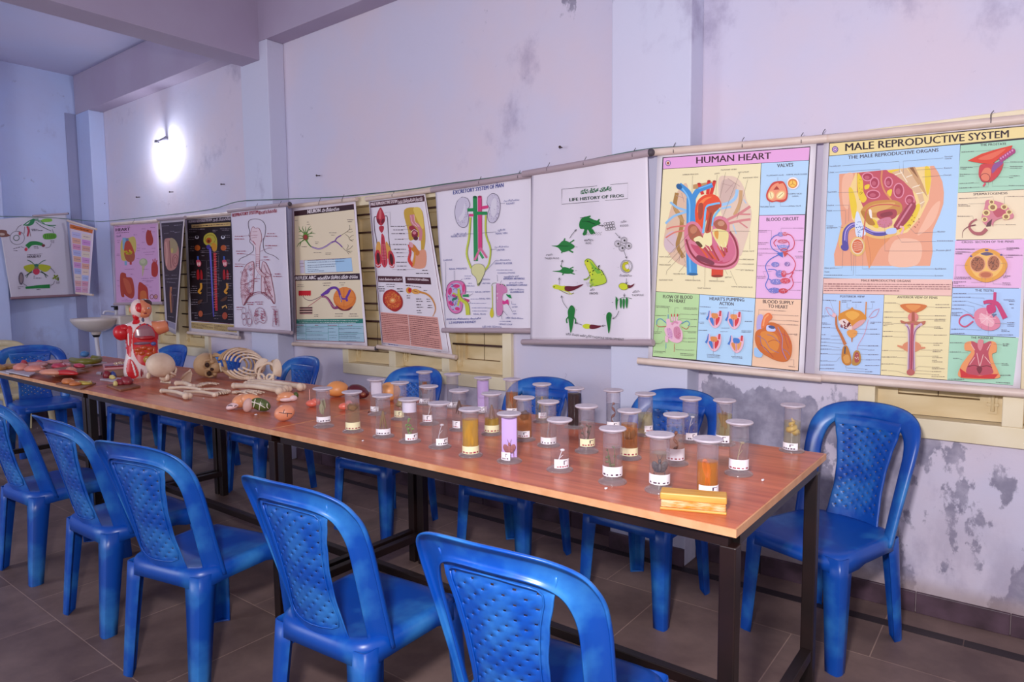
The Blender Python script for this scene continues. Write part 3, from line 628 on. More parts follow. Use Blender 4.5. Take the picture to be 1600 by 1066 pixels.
# ================================================================== organ models on boards
M_BOARD = mottle('brown_board', '#7a4c36', '#95634a', 5, 0.6, 6); M_BOARDW = plain('white_board', '#b9aeb6', 0.5); M_BEDGE = M_EDGE
def C(c, r=0.38): return plain('model_' + c.lstrip('#'), c, r)
LEV = []
TAKEN = [[Vector((x, y, 0)) for x, y in ((-4.33, 1.74), (-4.18, 1.70), (-4.10, 1.92), (-4.25, 1.96))], [Vector((x, y, 0)) for x, y in ((-4.58, 1.66), (-4.36, 1.60), (-4.30, 1.86), (-4.52, 1.90))], [Vector((x, y, 0)) for x, y in ((-3.80, 1.62), (-3.58, 1.62), (-3.58, 1.84), (-3.80, 1.84))]]
def clash(A, B):
    for P, Q in ((A, B), (B, A)):
        for i in range(len(P)):
            e = P[(i + 1) % len(P)] - P[i]; n = Vector((e.y, -e.x, 0)); a = [p.dot(n) for p in P]; b = [q.dot(n) for q in Q]
            if max(a) <= min(b) or max(b) <= min(a): return False
    return True
def board(px, z, lab, mat, th=0.009, parts=()):
    P = [on_z(p, z + th) for p in px]; c = sum(P, Vector()) / 4; k = 1.0
    for p in P: p.y = max(p.y, TY0 - 0.02)
    full = P
    while k > 0.88 and any(clash(P, T) for T in TAKEN): k -= 0.03; P = [c + (p - c) * k for p in full]
    while k > 0.55 and any(clash(P, T) for T in TAKEN[:3]): k -= 0.03; P = [c + (p - c) * k for p in full]
    lv = 1 + max([LEV[i] for i, T in enumerate(TAKEN[3:]) if clash(P, T)] + [-1]); LEV.append(lv); z += lv * 0.0102
    TAKEN.append([p + (p - c) * 0.02 for p in P])
    kk = k; t = empty('mounted_organ_model', (c.x, c.y, z), lab, 'model', 'organ models mounted on boards')
    bm = NB(); prism(bm, [(p.x - c.x, p.y - c.y) for p in P], 0, th); bev(obj('base_board', bm, mat, t), 0.0015)
    for nm, col, shapes in parts:
        bm = NB()
        for sh in shapes:
            q = on_z(sh[0], z + th); k = sh[1]; rz = sh[2] if len(sh) > 2 else 0
            seed = sh[0][0] * 1.7
            q = c + (q - c) * min(1, kk + 0.1); blob(bm, (q.x - c.x, q.y - c.y, th + k[2] * 0.45), [v * min(1, kk + .12) for v in k[:2]] + [k[2]], Matrix.Rotation(rz, 3, 'Z'), 18, 10, lambda d: 1 + 0.10 * sin(6 * d.x + seed) * cos(5 * d.y + seed))
        for v in bm.verts: v.co.z = max(v.co.z, th)
        obj(nm, bm, C(col), t, True)
    return t
Z0 = TZ + 0.0002
board([(-14, 577), (28, 572), (45, 577), (8, 584)], Z0, 'yellow brown lumpy organ model on a pale board at the far left', M_BOARDW, parts=[('organ', '#a87838', [((-5, 578), (.09, .05, .026)), ((14, 576), (.07, .045, .022))])])
board([(30, 572), (88, 565), (110, 570), (60, 577)], Z0, 'pink flat tissue model on a brown board behind the others at far left', M_BOARD, parts=[('tissue', '#cf8f8a', [((60, 572), (.08, .05, .018)), ((85, 568), (.06, .05, .018))]), ('vessel', '#b9455a', [((62, 570), (.05, .02, .022))])])
t = board([(92, 570), (140, 565), (172, 568), (122, 575)], Z0, 'olive green ring shaped model with a blue knob on a grey board', M_BOARDW)
bm = NB(); q = [on_z(p, Z0 + .02) - t.location for p in ((112, 566), (122, 569), (140, 569), (155, 567), (156, 563), (145, 562))]; tube(bm, spline([(v.x, v.y, .026) for v in q], 6), [0.018 + 0.006 * sin(k * .2) for k in range(31)], 10); obj('green_ring', bm, C('#6f6a1e'), t, True)
bm = NB(); v = on_z((133, 563), Z0) - t.location; blob(bm, (v.x, v.y, .035), (.03, .03, .024)); obj('blue_knob', bm, C('#3f74a8'), t, True)
# skin block
P = [on_z(p, Z0 + 0.075) for p in ((140, 573), (196, 570), (204, 567), (165, 564))]
P = [on_z((168, 592), Z0), on_z((203, 587), Z0)]; 
c = (P[0] + P[1]) / 2 + Vector((-0.13, 0.07, 0))
t = empty('skin_section_block', (c.x, c.y, Z0), 'pink skin section block model with a wet red top standing beside the torso', 'model', 'organ models mounted on boards', rz=-0.35)
bm = NB(); box2(bm, (-0.15, -0.09, 0), (0.11, 0.09, 0.042)); bev(obj('base_block', bm, mottle('tan_block', '#86604f', '#a07a68', 5), t), 0.004)
bm = NB(); box2(bm, (-0.155, -0.095, 0.042), (0.115, 0.095, 0.058)); bev(obj('pink_layer', bm, C('#d08c8e', .3), t), 0.006)
bm = NB(); box2(bm, (0.02, -0.09, 0.058), (0.112, 0.09, 0.066)); bev(obj('red_layer', bm, C('#8e2f38', .2), t), 0.006)
bm = NB()
for k in range(9): blob(bm, (-0.11 + k * 0.02, 0.03 * sin(k * 2.1), 0.060), (0.018, 0.014, 0.010))
obj('gland_bumps', bm, C('#c9a884', .15), t, True)
board([(4, 582), (24, 577), (62, 583), (45, 591)], Z0, 'pink limb muscle model on a white board at the left front edge', M_BOARDW, parts=[('muscle', '#cf7f6e', [((34, 578), (.06, .04, .03)), ((55, 580), (.07, .04, .026), .5)]), ('vein', '#a33a44', [((38, 574), (.03, .02, .034))])])
board([(66, 580), (112, 571), (150, 577), (112, 586)], Z0, 'red and pink flat organ model on a brown board amid the far table', M_BOARD, parts=[('organ', '#b9384c', [((92, 575), (.06, .04, .022)), ((124, 574), (.055, .025, .018))]), ('tissue', '#d78f8f', [((103, 573), (.035, .03, .016))])])
board([(40, 588), (112, 577), (150, 588), (82, 598)], Z0, 'long pink wedge model with a bright red face on a large brown board', M_BOARD, parts=[('wedge', '#d28a70', [((78, 586), (.10, .04, .022), .35), ((115, 583), (.05, .03, .024))]), ('red_face', '#b41c1e', [((104, 587), (.11, .022, .020), .35)])])
board([(146, 583), (150, 580), (164, 580), (160, 584)], Z0, 'small white slab lying before the pink skin block', M_BOARDW, 0.012)
board([(78, 600), (115, 592), (150, 598), (120, 608)], Z0, 'orange and yellow branching organ model at the joint of the far tables', M_BOARD, parts=[('organ', '#c8743c', [((107, 599), (.05, .03, .02)), ((118, 602), (.03, .03, .014))]), ('branches', '#b59a3c', [((128, 601), (.06, .018, .014), .4), ((140, 600), (.05, .014, .012), -.3)])])
board([(135, 592), (165, 586), (232, 592), (196, 601)], Z0, 'dark red, blue and yellow organ model on a white board before the torso', M_BOARDW, parts=[('organ', '#7e1c26', [((160, 590), (.032, .03, .030))]), ('duct', '#d8c070', [((172, 592), (.05, .016, .016))]), ('vein', '#3c4a86', [((174, 589), (.035, .022, .026))])])
board([(145, 601), (200, 591), (242, 603), (184, 615)], Z0 + .0005, 'dark red kidney model on a brown board in front of the pale skull', M_BOARD, 0.010, parts=[('kidney', '#8c2c34', [((199, 600), (.062, .04, .030), .3), ((184, 601), (.05, .035, .022))]), ('duct', '#cfba74', [((174, 603), (.016, .016, .018)), ((181, 598), (.03, .012, .016), .5)])])
# ================================================================== torso
Pt = on_z((225, 589), TZ)
to = empty('anatomy_torso', (Pt.x, Pt.y, TZ), 'half size human torso model with open red chest and half skinned face', 'model', rz=math.atan2(-Pt.y, -Pt.x) + 0.12)
M_RED = C('#c81e26', .3); M_SKIN = C('#d9825a', .35); M_WHITE = C('#e3cfcb', .4); M_DRED = C('#8d2430', .3)
def loft(bm, secs, n=28, e=0.85):
    rings = []
    for z, hx, hy, ox, oy in secs:
        r = []
        for j in range(n):
            a = 2 * pi * j / n; cc, ss = cos(a), sin(a)
            r.append(bm.verts.new((ox + math.copysign(abs(cc) ** e, cc) * hx, oy + math.copysign(abs(ss) ** e, ss) * hy, z)))
        rings.append(r)
    for a, b in zip(rings, rings[1:]):
        for j in range(n): bm.faces.new((a[j], a[(j + 1) % n], b[(j + 1) % n], b[j]))
    bm.faces.new(rings[0][::-1]); bm.faces.new(rings[-1])
bm = NB(); loft(bm, [(0, .06, .103, 0, 0), (.04, .064, .106, 0, 0), (.09, .064, .100, 0, 0), (.15, .060, .086, 0, 0), (.19, .060, .084, 0, 0), (.25, .064, .090, 0, 0), (.29, .060, .096, 0, 0), (.315, .052, .088, 0, 0), (.328, .042, .060, 0, .002), (.342, .034, .040, 0, .004), (.362, .034, .036, .004, .006)]); obj('body', bm, M_WHITE, to, True)
def bl(nm, m, L, par=to):
    bm = NB()
    for s in L: blob(bm, s[0], s[1], s[2] if len(s) > 2 else None, 20, 12)
    return obj(nm, bm, m, par, True)
RX = lambda a: Matrix.Rotation(a, 3, 'X')
SECS = [(0, .06, .103), (.04, .064, .106), (.09, .064, .100), (.15, .060, .086), (.19, .060, .084), (.25, .064, .090), (.29, .060, .096), (.315, .052, .088), (.328, .042, .060), (.342, .034, .040), (.362, .034, .036)]
def front_x(y, z):
    for (z0, a0, b0), (z1, a1, b1) in zip(SECS, SECS[1:]):
        if z <= z1: k = (z - z0) / (z1 - z0); hx, hy = a0 + (a1 - a0) * k, b0 + (b1 - b0) * k; break
    q = min(1, abs(y) / hy) ** (1 / .85); return hx * max(0, 1 - q * q) ** .425
def inside(p, P):
    r = False
    for (x1, y1), (x2, y2) in zip(P, P[1:] + P[:1]):
        if (y1 > p[1]) != (y2 > p[1]) and p[0] < (x2 - x1) * (p[1] - y1) / (y2 - y1) + x1: r = not r
    return r
def patch(nm, m, polys, off=.0015, par=to, step=.003):
    bm = NB()
    for poly in polys:
        P = [(v.x, v.y) for v in spline(poly, 5, True)]; ys = [q[0] for q in P]; zs = [q[1] for q in P]; V = {}
        def g(i, j):
            if (i, j) not in V: y, z = min(ys) + i * step, min(zs) + j * step; V[i, j] = bm.verts.new((front_x(y, max(0, z)) + off, y, max(0.0005, z)))
            return V[i, j]
        for i in range(int((max(ys) - min(ys)) / step) + 1):
            for j in range(int((max(zs) - min(zs)) / step) + 1):
                if inside((min(ys) + (i + .5) * step, min(zs) + (j + .5) * step), P): bm.faces.new((g(i, j), g(i + 1, j), g(i + 1, j + 1), g(i, j + 1)))
    return obj(nm, bm, m, par, True)
patch('chest_muscle', M_RED, [[(-.095, .29), (-.06, .31), (-.055, .27), (-.062, .20), (-.068, .13), (-.084, .15), (-.086, .22)]])
patch('hip_muscle', M_RED, [[(-.080, .115), (-.060, .105), (-.040, .06), (-.034, .02), (-.050, .004), (-.080, .004), (-.094, .05)]])
patch('neck_muscle', M_RED, [[(-.050, .322), (-.014, .325), (-.016, .355), (-.028, .360)]])
patch('flank_muscle', M_RED, [[(.06, .30), (.085, .29), (.082, .22), (.068, .25)]])
patch('hip_tendon', M_WHITE, [[(-.068, .10), (-.060, .09), (-.048, .03), (-.054, .02)]], .0028)
patch('chest_tendon', M_WHITE, [[(-.078, .26), (-.072, .262), (-.072, .20), (-.077, .20)]], .0028)
patch('chest_cavity', M_RED, [[(.012, .322), (.05, .30), (.072, .25), (.078, .18), (.066, .11), (.03, .072), (.0, .072), (-.034, .10), (-.054, .16), (-.054, .25), (-.03, .30)]], .002)
patch('lung_field', C('#96606a', .2), [[(.012, .312), (.045, .296), (.064, .25), (.05, .238), (.012, .246), (-.03, .240), (-.045, .25), (-.026, .296)]], .0032)
bl('shoulder_stump', M_RED, [((0.006, -.108, .270), (.040, .040, .046), RX(.25)), ((.008, -.088, .296), (.036, .034, .024))])
bl('heart_band', C('#a81822', .25), [((.058, .012, .236), (.012, .050, .015))])
bl('liver', C('#7d5a6c', .25), [((.058, -.006, .206), (.009, .046, .011))])
bl('spleen', C('#4d568e', .3), [((.058, .052, .200), (.009, .015, .012))])
bl('intestine', C('#bb4a1e', .25), [((.056, -.030, .168), (.010, .020, .016)), ((.060, .0, .178), (.009, .020, .015)), ((.058, .03, .170), (.010, .020, .016)), ((.058, -.012, .148), (.010, .020, .016)), ((.058, .026, .140), (.010, .022, .018))])
bl('colon', C('#c8501e', .25), [((.050, .052, .150), (.009, .012, .036)), ((.052, -.036, .148), (.009, .010, .022))])
bl('bladder', C('#a8822a', .25), [((.060, .014, .106), (.010, .024, .026))])
bl('trachea', C('#46415e', .4), [((.034, .006, .335), (.007, .008, .024)), ((.050, -.008, .306), (.006, .007, .014), RX(.4)), ((.050, .022, .306), (.006, .007, .014), RX(-.4))])
bl('pelvic_bone', M_WHITE, [((.056, .03, .045), (.012, .028, .024))])
bl('leg_vessel', M_DRED, [((.060, -.020, .035), (.005, .006, .028)), ((.060, -.012, .04), (.004, .004, .024))])
hd = bl('head', M_SKIN, [((.012, .012, .405), (.052, .048, .058)), ((.034, .014, .378), (.026, .03, .022)), ((.064, .016, .397), (.009, .007, .012))])
bl('skinned_face', C('#e8c9c0', .35), [((.010, -.014, .405), (.050, .040, .0585))], hd)
bl('face_muscle', M_RED, [((.036, -.012, .410), (.028, .026, .036)), ((.022, -.026, .368), (.022, .02, .028))], hd)
bl('hair', C('#4a2620', .5), [((-.002, .022, .438), (.050, .042, .028))], hd)
bl('eye', plain('model_eye', '#e9e4e6', .2), [((.056, .036, .411), (.006, .008, .0045))], hd); bl('pupil', M_BLACK, [((.0615, .037, .411), (.002, .0032, .0036))], hd)
bl('lips', C('#8e1c22', .3), [((.060, .018, .381), (.005, .010, .004))], hd); bl('ear', M_SKIN, [((.0, -.052, .402), (.014, .007, .018))], hd)
bm = NB(); tube(bm, [(.012, .050, .292), (.014, .09, .290), (.018, .128, .300), (.018, .136, .302)], [.040, .042, .036, .033], 20); arm = obj('arm_stump', bm, M_SKIN, to, True)
bl('stump_face', M_DRED, [((.018, .137, .302), (.027, .003, .027))], arm)
# ================================================================== skeleton bones
M_BONE = mottle('bone', '#ccae94', '#e6d0b8', 7, 0.55, 7, bump=0.15, bscale=60)
M_BONE2 = mottle('tan_bone', '#b08a62', '#c9a67c', 7, 0.55, 7, bump=0.15, bscale=60); M_SHADE = plain('hollow_shade', '#3a2218', 0.9)
BG = 'skeleton bones on the middle table'
def skull(loc, rot, lab, m, jaw=True):
    t = empty('skull', loc, lab, 'bone', BG, rot=rot)           # faces +x, top +z, centre of the braincase at the origin
    bm = NB(); blob(bm, (-.012, 0, .0), (.088, .070, .070), None, 28, 18, lambda d: 1 - 0.10 * max(0, -d.z) - 0.05 * max(0, d.x)); obj('cranium', bm, m, t, True)
    bm = NB(); blob(bm, (.058, 0, -.050), (.026, .034, .030)); blob(bm, (.066, 0, -.018), (.014, .010, .022))
    for s in (-1, 1):
        blob(bm, (.056, s * .038, -.040), (.018, .014, .014)); tube(bm, spline([(.056, s * .044, -.040), (.030, s * .066, -.040), (.0, s * .066, -.036), (-.012, s * .060, -.032)], 5), .006, 8)
        tube(bm, spline([(.070, s * .010, .004), (.072, s * .032, .006), (.058, s * .050, -.006), (.056, s * .050, -.030)], 5), .006, 8)
        blob(bm, (-.020, s * .052, -.060), (.014, .010, .018))
    obj('face_bones', bm, m, t, True)
    bm = NB()
    for s in (-1, 1): blob(bm, (.066, s * .026, -.012), (.012, .015, .0125))
    blob(bm, (.076, 0, -.034), (.010, .010, .013)); obj('socket_shades', bm, M_SHADE, t, True)  # dark blobs stand in for the shade inside eye sockets and nose
    bm = NB()
    for k in range(9): a = -1.0 + k * .25; blob(bm, (.056 + cos(a) * .026, sin(a) * .030, -.080), (.004, .004, .007), None, 8, 6)
    obj('teeth', bm, plain('teeth', '#e2d6c0', .3), t, True)
    if not jaw: return t
    bm = NB(); tube(bm, spline([(-.006, -.052, -.045), (.004, -.050, -.082), (.040, -.038, -.100), (.076, 0, -.106), (.040, .038, -.100), (.004, .050, -.082), (-.006, .052, -.045)], 6), .010, 8); obj('jaw', bm, m, t, True)
    return t
p = on_z((250, 603), TZ); skull((p.x - .01, p.y + .02, TZ + .088), (0.1, 0.25, radians(128)), 'pale skull standing with its round back to the camera', M_BONE, False)
p = on_z((318, 591), TZ); skull((p.x, p.y + .02, TZ + .070), (radians(98), 0.25, radians(-30)), 'tan skull lying on its side beside the rib cage', M_BONE2)
# rib cage lying on its side
p = on_z((362, 597), TZ); rc = empty('rib_cage', (p.x - .01, p.y + .085, TZ), 'rib cage of curved bones lying on the table', 'bone', BG, rz=0.22)
for k in range(10):
    x = -0.085 + k * 0.0165; s = sin(pi * (k + 2.6) / 13.5); hy, hz = .098 * s, .088 * s; bm = NB(); pts = []
    for j in range(22):
        a = radians(-70 + j * 320 / 21 - 90); pts.append((x + 0.045 * cos(a) - .030 * sin(a), cos(a) * hy, .010 + .088 + sin(a) * hz))
    tube(bm, pts, .0058, 7, flat=1.0); obj('rib', bm, M_BONE2 if k < 5 else M_BONE, rc, True)
bm = NB()
for k in range(13): blob(bm, (-.085 + k * .0145, -.02, .020), (.009, .013, .012), None, 10, 7)
obj('spine', bm, M_BONE, rc, True)
bm = NB(); tube(bm, [(-.10, 0, .172), (-.05, 0, .186), (.02, 0, .184)], [.011, .009, .006], 8, flat=.5); obj('breastbone', bm, M_BONE2, rc, True)
# pelvis
p = on_z((412, 597), TZ); pv = empty('pelvis', (p.x + .045, p.y + .02, TZ + .004), 'pelvis bone with an open ring standing right of the rib cage', 'bone', BG, rz=0.3)
def wing(s):
    bm = NB(); g = []
    for i in range(9):
        row = []
        for j in range(9):
            a = radians(-35 + 150 * i / 8); r = .030 + .062 * j / 8 * (0.75 + .25 * sin(a * 1.3 + .4))
            row.append(bm.verts.new((s * (.040 + r * cos(a) * .62), -.03 + .03 * (j / 8) ** 2 - .02 * cos(a), .062 + r * sin(a) * .80)))
        g.append(row)
    for a, b in zip(g, g[1:]):
        for j in range(8): bm.faces.new((a[j], a[j + 1], b[j + 1], b[j]))
    o = obj('hip_wing', bm, M_BONE, pv, True); solid(o, .008); sub(o, 1)
wing(-1); wing(1)
bm = NB(); tube(bm, [(cos(a) * .052, -.035 + sin(a) * .02, .058 + sin(a) * .048) for a in [2 * pi * k / 24 for k in range(25)]], .009, 8); obj('pelvic_ring', bm, M_BONE, pv, True)
bm = NB()
for s in (-1, 1): tube(bm, [(s * .03 + cos(a) * .022, -.045, .026 + sin(a) * .022) for a in [2 * pi * k / 18 for k in range(19)]], .0065, 8)
obj('sit_bone_loops', bm, M_BONE, pv, True)
bm = NB(); blob(bm, (0, .03, .085), (.032, .014, .036)); obj('sacrum', bm, M_BONE2, pv, True)
def long_bone(pa, pb, r, ra, rb, lab, nm='long_bone', m=None, lift=0.0):
    A, B = on_z(pa, TZ + ra), on_z(pb, TZ + rb); d = B - A; L = d.length; ang = math.atan2(d.y, d.x)
    t = empty(nm, (A.x, A.y, TZ + lift), lab, 'bone', BG, rz=ang)
    bm = NB(); N_ = 14; pts = [(L * k / N_, .006 * sin(pi * k / N_), ra + (rb - ra) * k / N_ * 1.0 + .006 * sin(pi * k / N_)) for k in range(N_ + 1)]
    rr = [r * (1 + .25 * (abs(2 * k / N_ - 1)) ** 5) for k in range(N_ + 1)]; tube(bm, pts, rr, 12); obj('shaft', bm, m or M_BONE, t, True)
    bm = NB(); blob(bm, (0, -.3 * ra, ra), (ra, ra * .9, ra)); blob(bm, (.0, .7 * ra, ra * .95), (ra * .85, ra * .8, ra * .9)); obj('bone_end', bm, m or M_BONE, t, True)
    bm = NB(); blob(bm, (L, -.3 * rb, rb), (rb, rb * .9, rb)); blob(bm, (L - .2 * rb, .8 * rb, rb * .9), (rb * .85, rb * .8, rb * .85)); obj('bone_end', bm, m or M_BONE, t, True)
long_bone((367, 603), (438, 611), .0125, .016, .021, 'thigh bone in front of the pelvis with its knob nearest the camera')
long_bone((386, 600), (448, 608), .0125, .016, .020, 'thigh bone close behind the front one with its knob beside it')
long_bone((392, 597), (470, 605), .0135, .017, .021, 'longest thigh bone reaching farthest right of the bones')
long_bone((277, 599), (299, 604), .011, .014, .015, 'upper arm bone leaning out from the pale skull')
long_bone((254, 611), (292, 619), .009, .012, .017, 'bone nearest the front table edge with a knobbed right end')
long_bone((290, 613), (336, 617), .008, .010, .012, 'thin forearm bone lying across the other arm bones')
long_bone((266, 607), (313, 609.5), .008, .009, .010, 'slender lower forearm bone under the hand bones')
long_bone((320, 609), (356, 612), .006, .009, .011, 'slender leg bone ending at the small foot bones')
def hand(pa, pb, lab, sc=1.0):
    A, B = on_z(pa, TZ), on_z(pb, TZ); d = B - A; ang = math.atan2(d.y, d.x); L = d.length
    t = empty('hand_bones', (A.x, A.y, TZ), lab, 'bone', BG, rz=ang)
    bm = NB()
    for i in range(3):
        for j in range(3): blob(bm, (.010 + i * .011, -.012 + j * .012, .010), (.007, .007, .007), None, 8, 6)
    obj('wrist_bones', bm, M_BONE, t, True)
    for f in range(5):
        a = -.34 + f * .17; x = .036; y = -.016 + f * .008; ll = (L - .04) * (.78 if f in (0, 4) else 1.0) * (.75 if f == 4 else 1); bm = NB(); q = 0
        for seg, fr in enumerate((.42, .28, .18, .12)):
            s0 = q; q += fr; P = lambda u: (x + cos(a) * ll * u, y + sin(a) * ll * u, .012 + .008 * sin(pi * u) - .004 * u)
            tube(bm, [P(s0 + .02), P(s0 + fr * .5), P(q - .01)], [.0052, .0036, .0048], 7)
        obj('finger_bones', bm, M_BONE, t, True)
hand((303, 606), (340, 601), 'hand bones with spread fingers behind the front arm bones')
hand((339, 616), (354, 617.5), 'short hand bones lying over the end of the forearm bone')
hand((364, 615), (410, 617), 'long narrow foot bones pointing right in front of the thigh bones')
p = on_z((284, 598), TZ); sc_ = empty('shoulder_blade', (p.x, p.y + .03, TZ), 'shoulder blade bone propped behind the upper arm bone', 'bone', BG, rz=.2, rot=(0.0, 0, .2))
bm = NB(); prism(bm, [(-.05, 0), (-.03, .02), (.03, .075), (.045, .05), (.03, .0)], -.003, .003, M=Matrix.Translation((0, 0, .004)) @ Matrix.Rotation(pi / 2, 4, 'X')); bev(obj('blade', bm, M_BONE, sc_), .002)
bm = NB(); tube(bm, spline([(-.04, -.006, .02), (0, -.016, .045), (.04, -.010, .07)], 5), .006, 8); obj('blade_ridge', bm, M_BONE, sc_, True)
# ================================================================== small coloured organ models
GM = 'small painted organ models'
def organ(px, rot, lab, parts, dz=0.0, nm='organ_model'):
    q = on_z(px, TZ); t = empty(nm, (q.x, q.y, TZ + dz), lab, 'model', GM, rz=math.atan2(-q.y, -q.x) + pi / 2 + rot * 0.3)
    for pn, m, L in parts:
        bm = NB()
        for s in L:
            if s[0] == 'tube': tube(bm, spline(s[1], 5), s[2], 8)
            else: blob(bm, s[0], s[1], s[2] if len(s) > 2 else None, 20, 12, s[3] if len(s) > 3 else None)
        obj(pn, bm, m, t, True)
    return t
M_OR = C('#dd9468', .3); M_PK = C('#e7c2c0', .4); M_CORAL = C('#e0705c', .3); M_OLV = C('#4d5a26', .35); M_CR = C('#e6ddd0', .5)
RY = lambda a: Matrix.Rotation(a, 3, 'Y')
organ((373, 639), .35, 'orange domed organ model with a pale pink cut end at the front of the bones', [('dome', M_OR, [((.014, 0, .036), (.042, .036, .030), RY(-.25))]), ('cut_face', M_PK, [((-.024, -.012, .018), (.030, .026, .014), RY(-.3))]), ('marking', plain('model_mark', '#43303c', .6), [('tube', [(-.046, -.030, .024), (-.036, -.036, .026), (-.028, -.037, .022)], .0016), ('tube', [(-.022, -.037, .020), (-.012, -.038, .024)], .0016)])])
hm = organ((399, 643), -.45, 'heart half model with an olive green surface crossed by white lattice lines', [('pink_half', M_OR, [((-.010, .014, .046), (.062, .030, .034), RY(.35))]), ('inner_face', C('#c99f96', .5), [((-.032, -.016, .034), (.024, .022, .034), RY(.3))]), ('green_surface', M_OLV, [((.028, -.012, .034), (.050, .026, .030), RY(.35))]),
      ('lattice', M_CR, [('tube', [(-.012, -.034, .052), (.02, -.040, .042), (.052, -.034, .020)], .0022), ('tube', [(.006, -.028, .064), (.002, -.037, .044), (-.004, -.030, .024)], .0022), ('tube', [(.034, -.026, .056), (.028, -.0385, .036), (.022, -.028, .010)], .0022), ('tube', [(.062, -.028, .040), (.060, -.030, .024), (.066, -.022, .014)], .0022)])])
hm.scale = (.84, .84, .9)
organ((445, 658), .2, 'orange egg shaped model with dark cracks near the table joint', [('egg', C('#dd8f6c', .35), [((0, 0, .032), (.040, .031, .032), RY(-.25))]), ('cracks', plain('model_mark', '#43303c', .6), [('tube', [(-.022, -.026, .040), (-.006, -.031, .036), (.010, -.0305, .034), (.026, -.024, .030)], .0013), ('tube', [(-.006, -.031, .036), (-.002, -.029, .050)], .0013), ('tube', [(.010, -.0305, .034), (.008, -.029, .020)], .0013)])])
organ((450, 627), .1, 'orange arched brain slice model with a white underside and green tip', [('arch', M_OR, [((-.008, 0, .022), (.040, .024, .022)), ((-.034, 0, .012), (.018, .020, .012))]), ('cut_face', M_PK, [((.020, -.012, .014), (.022, .014, .014)), ((-.006, -.018, .010), (.03, .010, .010))]), ('green_tip', M_OLV, [((.036, .006, .024), (.012, .016, .016))])])
organ((488, 636), .2, 'coral drop shaped model with an upright thin wire, left of the first jar', [('drop', M_CORAL, [((0, 0, .016), (.028, .022, .016)), ((.014, 0, .020), (.022, .018, .018))]), ('wire', C('#f0b0a0', .5), [('tube', [(-.010, 0, .026), (-.010, 0, .06), (-.010, 0, .078)], .0012)])])
organ((540, 641), .6, 'coral pointed model half hidden behind the second jar', [('cone', M_CORAL, [((0, 0, .016), (.030, .016, .016)), ((.014, 0, .022), (.018, .016, .020))])])
organ((527, 620), .2, 'orange half brain dome behind the first two jars', [('dome', C('#dd9050', .4), [((0, 0, .030), (.055, .048, .042), None, lambda d: 1 + .02 * sin(22 * d.x + 6 * d.y) + (-.3 * max(0, -d.z - .3)))])])
organ((559, 623), -.4, 'dark maroon liver shaped model behind the jars', [('lobe', C('#551a20', .25), [((0, 0, .032), (.050, .036, .032), RY(.3)), ((.026, -.01, .022), (.028, .026, .022))]), ('gall_bladder', C('#8a4a34', .3), [((.030, -.032, .022), (.012, .010, .010))])])
organ((609, 627), .2, 'orange half brain dome behind the white paper jar', [('dome', C('#e09a5c', .4), [((0, 0, .036), (.050, .045, .044), None, lambda d: 1 + .02 * sin(20 * d.x + 7 * d.y))])])
# everything on the tables rests on the table top
bpy.context.view_layer.update()
def lowest(o):
    z = 9.0
    if o.type == 'MESH':
        for v in o.data.vertices: z = min(z, (o.matrix_world @ v.co).z)
    for c in kids(o): z = min(z, lowest(c))
    return z
for o in [o for o in bpy.data.objects if o.parent is None and o.name.split('.')[0] in ('skull', 'rib_cage', 'pelvis', 'organ_model', 'long_bone', 'hand_bones', 'shoulder_blade')]:
    d = TZ + 0.0006 - lowest(o)
    o.location.z += d
# ================================================================== wall charts: hanging sheets with printed artwork, rods, string loops
M_ROD = mottle('rod_wood', '#d3b9ac', '#e2cdc0', 6, 0.45, 4); M_RODG = plain('rod_grey', '#b29da4', 0.5); M_STRING = plain('grey_string', '#4f4a50', 0.7); M_RODEND = plain('dark_rod_end', '#4a4048', 0.6)
def ink(c): return plain('ink_' + c.lstrip('#'), c, 0.5, 0, 0.35)
_TX = {}
def glyphs(s, bold):
    k = (s, bold)
    if k not in _TX:
        c = bpy.data.curves.new('lettering', 'FONT'); c.body = s; c.resolution_u = 2; c.offset = 0
        o = bpy.data.objects.new('lettering', c); me = bpy.data.meshes.new_from_object(o)
        vs = [(v.co.x, v.co.y) for v in me.vertices]; fs = [tuple(p.vertices) for p in me.polygons]
        bpy.data.objects.remove(o); bpy.data.curves.remove(c); bpy.data.meshes.remove(me)
        x0 = min(v[0] for v in vs); x1 = max(v[0] for v in vs); y1 = max(v[1] for v in vs); y1 = max(y1, 0.5)
        _TX[k] = ([((x - x0) / (x1 - x0), y / y1) for x, y in vs], fs)
    return _TX[k]
